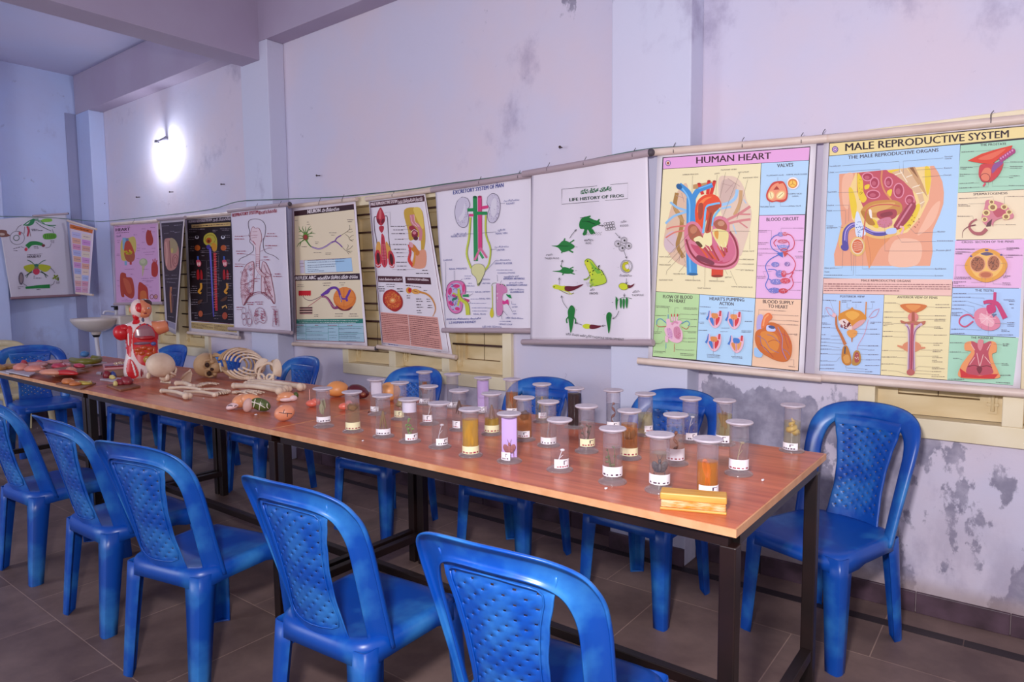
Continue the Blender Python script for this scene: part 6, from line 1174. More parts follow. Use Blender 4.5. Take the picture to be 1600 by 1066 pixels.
p.dots('#8a80a0', 208, 245, 36, 85, 90, 2).dots('#8a80a0', 404, 218, 34, 85, 90, 2).E('#ddd6e2', 205, 240, 22, 60, 8).E('#ddd6e2', 404, 215, 20, 60, 4)
p.L('#c2cc4c', [(258, 275), (250, 400), (236, 500), (262, 590)], 12, True).L('#5a6a30', [(264, 275), (256, 400), (242, 500), (268, 590)], 2, True).L('#c2cc4c', [(352, 262), (352, 380), (382, 470), (372, 560), (345, 600)], 12, True).L('#5a6a30', [(358, 262), (358, 380), (388, 470), (376, 565)], 2, True)
p.L('#1d8a4a', [(286, 150), (289, 545)], 24).E('#125a30', 286, 150, 12, 8).L('#1d8a4a', [(240, 230), (290, 228)], 20).L('#1d8a4a', [(290, 250), (362, 250)], 20).L('#d83a7c', [(316, 148), (316, 470)], 24).E('#a82458', 316, 148, 12, 7).L('#d83a7c', [(318, 218), (368, 210)], 18).L('#d83a7c', [(250, 262), (278, 262)], 16).L('#d86a94', [(318, 462), (282, 540)], 13).L('#d86a94', [(316, 462), (358, 525)], 13).L('#3aa05c', [(310, 488), (334, 528)], 14).L('#0f5a30', [(298, 150), (300, 540)], 2).L('#9a2454', [(328, 160), (328, 465)], 2)
p.F('#d8d49a', [(262, 595), (275, 570), (305, 562), (335, 572), (348, 602), (330, 650), (305, 698), (296, 690), (290, 650), (268, 625)], True).E('#b8bc2c', 302, 597, 30, 22).E('#d2d43c', 302, 597, 24, 16).L('#7a8838', [(340, 620), (318, 660), (304, 692)], 12, True).L('#4a4a58', [(262, 595), (275, 570), (305, 562), (335, 572), (348, 602), (330, 650), (305, 698), (290, 650), (266, 622), (262, 595)], 2.4, True)
p.T(675, 420, .10316).F('#dc78ae', [(220, 400), (240, 270), (300, 200), (390, 178), (480, 200), (520, 280), (515, 380), (470, 400), (480, 540), (460, 640), (390, 680), (310, 650), (250, 560)], True).F('#bcb4d4', [(250, 400), (270, 290), (330, 230), (400, 215), (460, 260), (470, 360), (400, 420), (445, 540), (430, 610), (380, 640), (310, 600), (270, 520)], True)
for q in ((385, 262, 52, 28, 0), (285, 340, 30, 58, 10), (305, 525, 50, 30, 40), (400, 605, 34, 26, 0), (490, 290, 20, 62, 5), (350, 410, 40, 20, 20)): p.E('#d8387c', *q)
p.dots('#5a4a9a', 340, 420, 90, 200, 60, 7).F('#1d8a4a', [(480, 395), (560, 385), (565, 430), (480, 425)]).F('#1d8a4a', [(320, 455), (400, 420), (400, 460), (320, 490)]).F('#d8387c', [(500, 445), (575, 470), (560, 510), (510, 490)]).L('#c2c83c', [(420, 300), (425, 400), (460, 470), (530, 530), (555, 700)], [30, 64], True).L('#c2c83c', [(330, 370), (420, 410)], 24).L('#c2c83c', [(430, 470), (410, 560)], 26).L('#5a6030', [(450, 320), (460, 430), (560, 530), (580, 700)], 6, True).L('#4a2a5a', [(220, 400), (240, 270), (300, 200), (390, 178), (480, 200), (520, 280), (515, 380)], 7, True).L('#4a2a5a', [(480, 540), (460, 640), (390, 680), (310, 650), (250, 560), (220, 400)], 7, True)
p.L('#b0b83c', [(918, 260), (922, 600)], 14).L('#5a6030', [(910, 260), (930, 225), (985, 215)], 7, True).F('#d0c42c', [(902, 600), (925, 600), (940, 690), (912, 745), (880, 690)], True).F('#cf80ac', [(980, 250), (1010, 225), (1100, 240), (1140, 300), (1140, 360), (1090, 380), (1070, 450), (1078, 640), (1050, 700), (990, 695), (982, 500)], True).dots('#5a2a6a', 1020, 480, 36, 200, 60, 8).dots('#e8e0e4', 1025, 460, 36, 200, 40, 8).dots('#2c7a48', 1070, 280, 50, 50, 26, 10).F('#1d8a4a', [(1130, 380), (1165, 395), (1195, 390), (1220, 450), (1185, 445), (1140, 410)]).F('#d83a8c', [(1075, 480), (1110, 490), (1160, 465), (1172, 545), (1135, 530), (1080, 540)], True).L('#4a2a5a', [(982, 250), (982, 690), (1050, 705), (1080, 640)], 6, True)
p.g('caption_print').X(NV, 'L.S HUMAN KIDNEY', 275, 832, 668, 822, 34, .02).X(NV, 'RENAL ARTERY', 655, 364, 888, 360, 22, .01).X(NV, 'RENAL VEIN', 720, 466, 888, 464, 22, .01).X(NV, 'RENAL PELVIS', 632, 698, 820, 700, 22, .01).X(NV, 'URETHRA', 756, 232, 890, 230, 20, .01).X(NV, 'AFFERENT ARTERIOLE', 1090, 166, 1418, 164, 28, .02).X(NV, "BOWMAN'S CAPSULE", 1140, 262, 1455, 258, 26, .02).X(NV, 'GLOMERULUS', 1196, 368, 1408, 364, 26, .02).X(NV, 'CONVOLUTIONS', 1005, 78, 1272, 74, 24, .01).X(NV, 'ARTERY', 1226, 590, 1318, 588, 20, .0).X(NV, 'VEIN', 1236, 692, 1298, 690, 20, .0).X(NV, 'MEDULLA', 530, 272, 648, 270, 20, .0).X(NV, 'CORTEX', 498, 160, 590, 158, 20, .0).X(NV, 'మానవ మూత్రపిండము నిలువుకోత', 230, 776, 745, 766, 30, .02).X(NV, 'వృక్క నాళిక నిర్మాణము', 766, 888, 1056, 892, 30, .01).X(NV, "HENLE'S LOOP", 1018, 850, 1230, 856, 24, .01).X(NV, 'రక్త కేశనాళికలు', 1122, 756, 1400, 762, 26, .0).X(NV, 'ప్రసేకము', 766, 172, 888, 168, 22, .0).X(NV, 'అభివాహి', 1100, 132, 1340, 126, 24, .01).X(NV, 'బొమన్ గుళిక', 1180, 226, 1400, 222, 24, .01).X(NV, 'రక్త గుచ్ఛము', 1184, 328, 1412, 324, 24, .01)
p.caps(NV, 10, [(530, 350, 640), (590, 458, 710), (570, 524, 832), (606, 592, 845), (615, 640, 845), (1030, 796, 1210), (1232, 540, 1290), (1246, 640, 1290), (560, 222, 610), (505, 110, 600), (990, 20, 1230)])
p.T(670, 270, .25335).X(NV, 'KIDNEY', 486, 198, 534, 194, 11, .01).X(NV, 'RENAL ARTERY', 142, 400, 238, 394, 11, .01).X(NV, 'RENAL VEIN', 420, 382, 490, 378, 11, .01).X(NV, 'URETER', 426, 484, 474, 480, 11, .01).X(NV, 'URINARY BLADDER', 412, 566, 520, 564, 12, .01).X(NV, 'CAPSULE', 94, 546, 150, 542, 10, .0).X(NV, 'RENAL PYRAMIDS', 132, 600, 238, 596, 11, .0).X(NV, 'మూత్రపిండము', 470, 182, 562, 172, 13, .0).X(NV, 'వృక్క ధమని', 158, 386, 236, 380, 12, .0).X(NV, 'వృక్క సిర', 432, 362, 478, 356, 12, .0).X(NV, 'మూత్రనాళము', 412, 464, 498, 460, 11, .0).X(NV, 'మూత్రాశయము', 420, 546, 510, 542, 11, .0)
for q in ([(446, 190), (478, 190)], [(222, 380), (280, 376)], [(330, 372), (424, 366)], [(386, 476), (424, 470)], [(345, 615), (420, 540)], [(108, 550), (112, 730)], [(164, 604), (166, 668)], [(200, 668), (215, 655)], [(305, 690), (330, 665)], [(248, 762), (275, 745)], [(215, 770), (262, 800)], [(365, 834), (395, 836)], [(428, 630), (430, 670)], [(455, 665), (448, 680)], [(515, 790), (520, 812)], [(495, 812), (525, 860)], [(460, 850), (490, 880)], [(450, 880), (455, 905)]): p.L('#4a4a70', q, 1.8)
p.done()
# ------------------------------------------------------------------ Telugu MALE REPRODUCTIVE chart
p = Chart(on_y((577, 400), 2.952), on_y((692, 400), 2.952), 'narrow tilted chart with maroon title strips, a red cell and a sperm drawing', CW, '#e6dce4', 0, 5)
p.T(565, 295, .12664).sheet([(88, 150), (782, 50), (1120, 2045), (250, 1945)])
p.rod('top_rod', (60, 130), (870, 22), .0145).rod('bottom_rod', (200, 1950), (1170, 2080), .0145).loops([(400, 78)], 22)
p.g('background_print').F('#4a1c28', [(104, 166), (770, 80), (776, 156), (112, 236)]).L('#6a2438', [(108, 200), (262, 1905), (1080, 2018), (775, 100)], 6)
p.T(575, 420, .1313).F('#d99a90', [(150, 515), (830, 580), (888, 965), (180, 875)]).L('#e6d4d4', [(478, 545), (512, 918)], 5).F('#4a1c28', [(118, 86), (410, 92), (418, 164), (124, 158)]).F('#4a1c28', [(444, 96), (744, 106), (754, 188), (450, 176)])
p.T(565, 295, .12664).g('title_print').X('#ecd8dc', 'MALE REPRODUCTIVE SYSTEM', 116, 212, 440, 172, 38, .02).X('#ecd8dc', 'పురుష ప్రత్యుత్పత్తి వ్యవస్థ', 450, 186, 752, 146, 46, .02)
p.T(575, 420, .1313).X('#ecd8dc', 'పురుష బీజకణము అడ్డుకోత', 132, 138, 402, 142, 32, .02).X('#ecd8dc', 'HUMAN SPERM శుక్రకణం', 474, 136, 722, 146, 30, .02)
p.T(565, 295, .12664).g('organ_print').L('#4a2030', [(185, 345), (158, 362), (165, 520), (190, 660), (180, 780)], 9, True).L('#4a2030', [(285, 340), (318, 350), (330, 520), (345, 680), (370, 790)], 9, True).F('#b83040', [(232, 232), (262, 270), (288, 340), (288, 400), (255, 450), (230, 452), (200, 420), (184, 370), (192, 310)], True).F('#d86a6c', [(225, 260), (245, 280), (240, 370), (215, 360)], True).E('#7a1428', 208, 400, 18, 34, -20).E('#7a1428', 264, 400, 18, 34, 20).F('#b83040', [(222, 465), (270, 460), (276, 500), (250, 545), (220, 505)], True)
p.F('#dca04c', [(195, 660), (235, 680), (235, 860), (180, 850), (176, 760)], True).F('#dca04c', [(300, 660), (335, 690), (370, 780), (345, 850), (300, 850)], True).F('#c8303c', [(172, 780), (215, 760), (245, 850), (240, 950), (205, 975), (172, 930)], True).E('#4a1418', 208, 860, 22, 72, -4).F('#c8303c', [(330, 790), (372, 770), (410, 860), (408, 950), (380, 980), (340, 940)], True).E('#4a1418', 370, 870, 22, 72, -8).F('#c83c4c', [(245, 575), (275, 575), (290, 640), (320, 860), (318, 930), (290, 972), (258, 945), (245, 860)], True).L('#8a1c30', [(262, 600), (285, 940)], 8).L('#f0e8ec', [(185, 935), (205, 955), (238, 930)], 8, True).L('#f0e8ec', [(345, 940), (380, 965), (405, 930)], 8, True)
for k in range(11): p.L('#e8a0a4', [(252, 690 + k * 18), (304, 690 + k * 18)], 3)
p.F('#c9a03c', [(530, 262), (730, 250), (775, 430), (790, 620), (770, 760), (740, 780), (720, 600), (600, 640), (575, 520)], True).F('#e2c45c', [(640, 255), (735, 250), (770, 460), (740, 480)], True).F('#e29a7c', [(670, 790), (790, 760), (785, 968), (620, 968), (640, 860)], True).L('#cf8088', [(625, 320), (640, 420), (700, 460), (735, 540), (725, 640)], [60, 34], True).L('#f0c8c4', [(610, 330), (630, 420), (690, 470)], 6, True).L('#f0c8c4', [(650, 320), (665, 410), (715, 470)], 6, True).F('#a02c3c', [(590, 470), (640, 455), (690, 520), (640, 520), (600, 510)], True).E('#8a2038', 660, 560, 40, 52).E('#d8808c', 655, 545, 22, 20).E('#5a1828', 672, 612, 28, 26).L('#f0e0e0', [(612, 540), (650, 505), (695, 530)], 6, True).F('#d07a2c', [(600, 680), (650, 690), (690, 740), (720, 790), (690, 828), (650, 790), (610, 740)], True).L('#d83c34', [(585, 690), (605, 780), (590, 880), (640, 955)], [22, 44], True).L('#d8902c', [(660, 780), (655, 880), (640, 950)], 22, True).F('#dfa0a8', [(590, 660), (630, 670), (640, 720), (600, 720)], True).dots('#a04a6a', 598, 760, 14, 90, 26, 5)
p.g('caption_print').caps(DK, 15, [(360, 464, 536), (394, 508, 516), (372, 554, 545), (412, 624, 522), (392, 688, 552), (405, 748, 552), (432, 790, 528), (442, 838, 528), (430, 908, 560), (440, 955, 562), (446, 1000, 560), (752, 1008, 824), (675, 1045, 828)])
for q in ([(285, 300), (355, 285), (360, 455)], [(540, 455), (600, 450)], [(520, 500), (620, 500)], [(550, 552), (610, 550)], [(526, 620), (590, 618)], [(325, 690), (388, 690)], [(556, 692), (600, 690)], [(372, 750), (400, 750)], [(330, 792), (430, 792)], [(532, 790), (640, 792)], [(532, 836), (580, 832)], [(565, 905), (600, 902)], [(385, 998), (440, 998)], [(565, 998), (670, 996)]): p.L('#7a6a70', q, 2.5)
p.T(575, 420, .1313).g('organ_print').F('#a82420', [(200, 285), (280, 245), (350, 275), (405, 340), (420, 400), (405, 460), (345, 508), (290, 500), (220, 450), (182, 380)], True).F('#c84a28', [(220, 300), (285, 265), (350, 300), (395, 370), (395, 430), (330, 480), (250, 450), (205, 370)], True).dots('#e8a040', 300, 380, 95, 100, 120, 4).E('#e88a48', 300, 378, 38, 34).E('#f4c480', 298, 376, 18, 16)
p.E('#e09a3c', 490, 258, 32, 38, -10).E('#cc2420', 504, 256, 22, 28).F('#e0a04c', [(525, 255), (570, 240), (625, 265), (620, 290), (570, 302), (530, 285)], True).L('#d08a3c', [(615, 275), (700, 300), (760, 350), (800, 430), (805, 500), (775, 568)], [26, 6], True).L('#8a3c1c', [(545, 262), (600, 280)], 7)
p.g('caption_print').caps(DK, 13, [(220, 185, 326), (230, 212, 316), (132, 212, 196), (130, 240, 205), (142, 265, 200), (350, 240, 418), (356, 268, 428), (456, 200, 512), (524, 204, 636, 222), (668, 258, 708), (466, 322, 508), (468, 348, 512), (578, 360, 636), (580, 388, 654), (582, 428, 634), (586, 458, 664), (584, 498, 634), (590, 524, 642), (702, 362, 744), (706, 390, 746), (720, 436, 764), (714, 462, 770)])
p.para('#8a4a44', (160, 525), (470, 550), (500, 880), (186, 850), 15, 9).para('#5a2c34', (488, 552), (826, 590), (868, 955), (518, 900), 15, 9).X(NV, 'vii', 250, 905, 262, 906, 12, .0).caps(NV, 12, [(252, 898, 368, 912)]).caps(GR, 6, [(790, 976, 880, 988)])
p.done()
# ------------------------------------------------------------------ NEURON / REFLEX ARC
p = Chart(on_y((456, 400), 2.90), on_y((575, 400), 2.955), 'chart headed NEURON above and REFLEX ARC below on dark strips', CW, '#e7dce6', 0, 6)
p.T(440, 290, .25316).sheet([(62, 142), (456, 94), (530, 992), (76, 972)])
p.rod('top_rod', (48, 130), (466, 84), .0145).rod('bottom_rod', (72, 978), (586, 1006), .0145, None, [1]).loops([(242, 108), (385, 90)], 22)
p.g('background_print').F('#8a4a50', [(77, 158), (446, 114), (514, 970), (90, 956)]).F('#ead9ba', [(80, 188), (447, 146), (482, 542), (86, 554)]).F('#ead9ba', [(88, 588), (486, 582), (502, 822), (94, 826)]).F('#3a1c24', [(78, 158), (444, 116), (448, 148), (80, 190)]).F('#33182a', [(80, 556), (482, 542), (485, 582), (84, 588)]).F('#2f7f72', [(92, 826), (503, 822), (504, 850), (92, 852)]).F('#a9c8d8', [(92, 853), (504, 850), (511, 966), (94, 952)]).F('#a8cdec', [(140, 462), (432, 446), (440, 530), (146, 544)]).F('#d4e2ee', [(140, 462), (330, 452), (340, 536), (146, 544)], False).F('#cfc4d8', [(112, 462), (136, 460), (142, 542), (116, 542)])
p.L('#8a3a50', [(140, 462), (432, 446), (440, 530), (146, 544), (140, 462)], 2).L('#7a3c48', [(112, 482), (138, 480)], 2).L('#7a3c48', [(114, 502), (140, 500)], 2)
for q in ([(150, 854), (152, 954)], [(288, 852), (290, 960)], [(352, 852), (356, 962)], [(92, 872), (505, 870)], [(92, 912), (290, 910)], [(352, 916), (508, 912)]): p.L('#3f9a92', q, 1.8)
p.g('title_print').X('#f0e4e8', 'NEURON', 161, 173, 240, 163, 22, .03).X('#f0e4e8', 'నాడీకణము', 250, 164, 356, 152, 24, .02).X('#f0e4e8', 'REFLEX ARC', 88, 582, 213, 578, 21, .03).X('#f0e4e8', 'అసంకల్పిత ప్రతీకార చర్యా చాపము', 224, 582, 470, 572, 24, .02)
p.T(440, 300, .11261).g('neuron_print')
for q in ([(330, 590), (250, 520), (240, 470)], [(330, 580), (290, 500), (300, 470)], [(340, 580), (335, 480)], [(350, 580), (380, 500), (410, 470)], [(360, 590), (430, 570), (475, 580)], [(360, 610), (440, 620)], [(315, 620), (240, 600)], [(315, 640), (235, 650)], [(320, 660), (240, 720), (215, 765)], [(380, 530), (425, 505)], [(270, 540), (240, 560)], [(270, 690), (255, 760)], [(400, 580), (430, 545)]): p.L('#4f7a34', q, [16, 3])
p.F('#5f9a3a', [(300, 600), (330, 572), (368, 590), (378, 640), (360, 690), (400, 745), (390, 750), (335, 680), (305, 660)], True).E('#7a4a34', 335, 630, 36, 42).E('#a8383a', 335, 625, 22, 26).L('#3a6a34', [(355, 680), (390, 735), (420, 765)], 12, True).L('#7a4a9c', [(425, 765), (520, 790), (610, 760), (700, 700), (745, 685)], 20, True).L('#d8c8dc', [(430, 768), (520, 790), (610, 762), (700, 702)], 5, True).L('#7a4a9c', [(745, 685), (770, 640), (830, 602)], 16, True).L('#7a4a9c', [(750, 685), (800, 720), (845, 765)], 16, True)
for q in ([(830, 602), (910, 552), (950, 510), (945, 460)], [(910, 552), (960, 560), (990, 545)], [(935, 525), (985, 515)], [(890, 590), (930, 620), (955, 670), (1005, 660)], [(945, 640), (975, 610), (1005, 600)], [(845, 765), (905, 820), (985, 825)], [(905, 800), (930, 750), (920, 730)], [(910, 810), (960, 780), (990, 745)], [(910, 830), (940, 865)], [(905, 815), (970, 850)], [(955, 660), (990, 690)]): p.L('#6a5a48', q, 5, True)
p.T(445, 415, .12669).F('#cc2430', [(174, 312), (325, 310), (325, 362), (174, 368)])
for k in range(6): p.F('#cc2430', [(176 + k * 25, 362), (200 + k * 25, 362), (188 + k * 25, 380)])
p.L('#6a3a5a', [(225, 375), (260, 415), (320, 432), (390, 410), (455, 375)], 6, True).L('#c0566a', [(290, 505), (330, 480), (455, 390)], 6, True).E('#e07a30', 742, 405, 140, 140).F('#7a2c34', [(640, 490), (740, 545), (840, 500), (800, 550), (720, 558), (660, 530)], True).E('#e8883c', 735, 385, 125, 112).L('#c85c20', [(735, 280), (735, 520)], 5).L('#c85c20', [(620, 380), (860, 390)], 3)
p.L('#6a3a9c', [(455, 375), (510, 330), (575, 282), (630, 275), (668, 310), (690, 380), (710, 410)], [34, 26], True).E('#6a3a9c', 520, 330, 46, 22, -32).L('#6a3a9c', [(810, 300), (790, 350), (765, 400), (775, 440)], 28, True).L('#6a3a9c', [(710, 412), (765, 412)], 20).L('#6a3a9c', [(690, 390), (705, 450)], 14).L('#e8d8a8', [(690, 365), (700, 420), (695, 455)], 5).L('#8a3c6c', [(460, 380), (520, 395), (570, 460), (610, 520), (660, 515)], [22, 36], True).L('#d890a8', [(470, 382), (520, 400), (570, 470), (620, 520)], 5, True)
for k in range(3): p.L('#4a1c30', [(188, 522 + k * 31), (345, 520 + k * 31)], 16).L('#c06a80', [(188, 536 + k * 31), (345, 534 + k * 31)], 5)
p.g('caption_print').caps(GR, 9, [(162, 238, 236), (160, 258, 245), (470, 220, 576, 214), (480, 246, 556), (680, 212, 750), (696, 240, 736), (366, 608, 424), (370, 628, 416), (626, 596, 720), (624, 624, 722), (806, 598, 898), (792, 624, 915)]).caps('#dfe8e4', 11, [(165, 672, 915, 682), (180, 698, 880, 706)]).caps('#4a5a70', 7, [(150, 760, 190), (150, 808, 180), (150, 862, 186), (150, 902, 255), (270, 768, 490), (270, 784, 320), (270, 812, 460), (270, 856, 480), (270, 906, 520), (545, 775, 610), (545, 820, 630), (555, 860, 650), (556, 890, 640), (670, 774, 950), (672, 792, 745), (672, 824, 910), (674, 850, 900), (676, 872, 880), (676, 892, 930), (676, 928, 890)]).caps('#a83c44', 9, [(150, 735, 240), (378, 736, 424), (540, 736, 648), (778, 738, 840)])
p.T(440, 290, .25316).caps(GR, 4, [(86, 216, 102), (160, 226, 172), (160, 240, 176), (408, 212, 446), (412, 224, 440), (298, 292, 344), (310, 306, 330), (210, 348, 232), (212, 358, 228), (128, 378, 160), (202, 414, 250), (274, 416, 310), (275, 424, 308)]).caps('#6a7a94', 5, [(164, 464, 398, 452), (164, 476, 390, 466), (164, 494, 340, 484), (166, 506, 330, 498), (164, 520, 232), (166, 531, 266, 526)]).caps(NV, 4, [(405, 978, 440, 980)])
p.done()
# ------------------------------------------------------------------ RESPIRATORY SYSTEM
p = Chart(on_y((362, 400), 2.865), on_y((458, 400), 2.805), 'white cloth RESPIRATORY SYSTEM chart drawn in red lines with two lungs', CW, '#e2d8e4', 0.004, 7)
p.T(355, 315, .19713).sheet([(28, 82), (466, 42), (508, 1036), (58, 1006)], 20, 28)
p.rod('top_rod', (10, 76), (498, 20), .0145, M_RODG, [1]).rod('bottom_rod', (20, 1008), (515, 1040), .014, M_RODG).loops([(240, 48), (430, 28)], 18)
RD = '#a02c44'
p.g('title_print').X('#a01c34', 'RESPIRATORY SYSTEM', 42, 122, 246, 96, 26, .03).X('#a01c34', 'శ్వాసకోశ వ్యవస్థ', 250, 104, 396, 84, 28, .03)
p.g('lung_print').L('#5a4450', [(185, 240), (172, 190), (178, 152), (225, 138), (275, 152), (303, 195), (300, 260), (285, 310), (288, 370), (310, 405), (370, 430), (412, 460)], 3.5, True).L('#5a4450', [(185, 240), (178, 268), (188, 290), (185, 320), (212, 350), (210, 395), (170, 425), (110, 450), (92, 475)], 3, True)
p.F('#e6cdd4', [(190, 260), (200, 215), (212, 200), (225, 212), (250, 212), (268, 255), (270, 310), (258, 360), (256, 480), (232, 480), (228, 370), (205, 330)], True).L(RD, [(190, 260), (200, 215), (212, 200), (225, 212), (250, 212), (268, 255), (270, 310), (258, 360), (256, 520)], 3, True).L(RD, [(190, 260), (190, 300), (228, 350), (232, 520)], 3, True)
for q in ([(208, 240), (240, 238)], [(195, 270), (250, 265)], [(200, 290), (240, 285), (245, 320)], [(210, 310), (235, 350)]): p.L(RD, q, 2.5, True)
for k in range(9): p.L(RD, [(231, 420 + k * 14), (257, 420 + k * 14)], 2.5)
LL = [(200, 478), (218, 490), (218, 640), (208, 735), (180, 760), (135, 820), (118, 800), (108, 660), (115, 590), (150, 510)]; RL = [(285, 475), (275, 520), (275, 715), (300, 720), (345, 760), (370, 810), (375, 770), (355, 640), (340, 560), (310, 490)]
p.F('#e4c4cc', LL, True).L('#8a2038', LL + [LL[0]], 4, True).F('#e4c8d0', RL, True).L('#8a2038', RL + [RL[0]], 4, True)
r_ = random.Random(5)
for k in range(85):
    x = r_.uniform(112, 215); y = r_.uniform(500, 770)
    if x > 112 + max(0, (560 - y)) * .7 and x < 217 - max(0, y - 720) * 1.2: p.R('#a8485c', x, y, 8, 8, 1.8, 0, 7)
for k in range(26):
    x = r_.uniform(300, 352); y = r_.uniform(560, 760)
    if x < 318 + (y - 540) * .25: p.R('#a8485c', x, y, 7, 8, 1.8, 0, 7)
for q in ([(112, 660), (165, 650), (215, 625)], [(120, 740), (170, 740), (210, 720)], [(300, 600), (350, 590)], [(300, 600), (330, 700), (360, 760)], [(300, 600), (310, 720)], [(295, 500), (320, 560), (345, 580)]): p.L('#8a2038', q, 3, True)
p.L('#e6cdd4', [(244, 520), (262, 560), (305, 595)], 24, True).L(RD, [(232, 520), (252, 565), (298, 602)], 3, True).L(RD, [(257, 520), (272, 548), (312, 584)], 3, True).L('#8a2038', [(135, 820), (180, 755), (235, 720), (290, 722), (340, 765), (372, 812)], 5, True).L(RD, [(145, 815), (190, 762), (240, 732), (290, 735), (335, 775)], 2.5, True)
for k in range(6): p.L(RD, [(248 + k * 9, 556 + k * 8), (266 + k * 8, 536 + k * 9)], 2)
for x, y in ((135, 865), (132, 910), (142, 955), (172, 905), (185, 950)): p.R('#9a4458', x, y, 18, 26, 2.6)
p.L('#9a4458', [(182, 825), (178, 870), (160, 940), (180, 990), (205, 960), (200, 890), (188, 850)], 2.6, True).L('#9a4458', [(268, 840), (235, 860), (222, 930), (235, 972), (265, 950), (300, 965), (318, 930), (300, 860), (268, 840)], 3, True).dots('#a8485c', 245, 905, 18, 50, 26, 4).dots('#a8485c', 292, 905, 18, 50, 26, 4).L('#9a4458', [(372, 850), (362, 990), (418, 988), (400, 850)], 3).L('#9a4458', [(380, 860), (392, 980)], 8).dots('#a8485c', 390, 930, 18, 60, 20, 4)
p.g('caption_print').caps(RD, 8, [(68, 276, 130), (64, 298, 145), (326, 255, 382), (312, 275, 404), (78, 394, 156), (86, 414, 136), (306, 350, 406), (330, 370, 362), (294, 440, 328), (300, 462, 344), (70, 496, 122), (68, 514, 130), (382, 574, 436), (366, 594, 446), (222, 612, 268), (228, 632, 248), (164, 800, 220), (172, 815, 215), (232, 796, 294), (244, 812, 288), (80, 838, 130), (82, 856, 116), (352, 835, 390), (360, 852, 386)])
for q in ([(130, 275), (200, 270)], [(310, 275), (270, 320)], [(138, 415), (228, 425)], [(330, 370), (262, 398)], [(298, 462), (258, 466)], [(125, 498), (150, 500)], [(362, 576), (345, 582)], [(240, 605), (252, 575)]): p.L('#9a4458', q, 2)
p.done()
# ------------------------------------------------------------------ HUMAN NERVOUS SYSTEM (black)
p = Chart(on_y((290, 400), 2.955), on_y((378, 400), 2.955), 'black NERVOUS SYSTEM chart with a yellow brain and a long spinal cord', CW, '#d6cad0', 0, 8)
p.T(280, 330, .18762).sheet([(48, 66), (452, 30), (500, 1048), (82, 1010)])
p.rod('top_rod', (34, 58), (450, 18), .0145).rod('bottom_rod', (76, 1012), (505, 1056), .014)
p.g('background_print').F('#1f1016', [(66, 74), (432, 46), (482, 942), (102, 915)]).F('#cdb078', [(102, 922), (478, 948), (482, 1012), (104, 976)]).F('#c9a86c', [(102, 112), (428, 92), (428, 122), (104, 140)])
p.g('title_print').X('#cbb8c0', 'HUMAN NERVOUS SYSTEM', 80, 100, 272, 84, 22, .02).X('#cbb8c0', 'నాడీ వ్యవస్థ', 282, 88, 428, 72, 26, .02).caps('#4a2c20', 9, [(116, 128, 420, 106)])
p.g('organ_print').F('#b5a83c', [(203, 240), (212, 205), (245, 182), (285, 185), (312, 220), (318, 270), (312, 325), (290, 330), (275, 300), (230, 285), (208, 265)], True).R('#8a7a24', 260, 235, 42, 38, 5).E('#b8541c', 248, 245, 24, 24).E('#6a2a14', 246, 250, 12, 14).F('#c98a28', [(268, 285), (290, 262), (314, 290), (308, 330), (285, 335)], True).E('#4a3c8c', 245, 298, 18, 20).L('#5a52b8', [(258, 310), (268, 480), (278, 700), (288, 880)], [18, 8], True).L('#8a86d8', [(260, 330), (270, 500), (280, 700)], 3).L('#b8202c', [(296, 345), (304, 560), (312, 830)], 20)
for k in range(22): p.L('#e06a5c', [(290, 360 + k * 21), (316, 356 + k * 21)], 4)
for y in (330, 345, 410, 470, 490, 520, 545, 570, 600, 640, 680, 700): p.L('#8a7a8a', [(240 if y % 3 else 180, y), (268, y - 2)], 2).L('#8a7a8a', [(270, y), (335, y + 8)], 2)
for x in (150, 368): s_ = 1 if x < 200 else -1; p.E('#d8d4dc', x, 218, 17, 14).E('#2a2030', x, 214, 9, 9).E('#b5541c', x + 5, 306, 24, 24).L('#3c5aa8', [(x + 8, 375), (x + 12, 420)], 14).F('#c8485c', [(x - 6, 415), (x + 18, 405), (x + 36, 430), (x + 30, 458), (x + 8, 460)], True).E('#e8b8b4', x + 8, 440, 7, 16).E('#e8b8b4', x + 24, 440, 7, 16).F('#a8181c', [(x, 500), (x + 16, 490), (x + 22, 560), (x + 2, 566)], True).F('#a8181c', [(x + 32, 490), (x + 46, 510), (x + 48, 566), (x + 30, 560)], True).L('#d8942c', [(x + 34, 600), (x + 36, 640), (x + 16, 670), (x + 36, 685)], 18, True)
p.F('#5a3420', [(160, 750), (198, 735), (185, 765), (165, 775)], True).F('#5a3420', [(350, 740), (400, 708), (395, 740), (360, 752)], True).L('#d8a058', [(360, 800), (392, 785), (400, 808)], 10).L('#d8a058', [(375, 795), (362, 808)], 8).E('#b5542c', 182, 855, 18, 26).E('#a8482c', 384, 872, 22, 30)
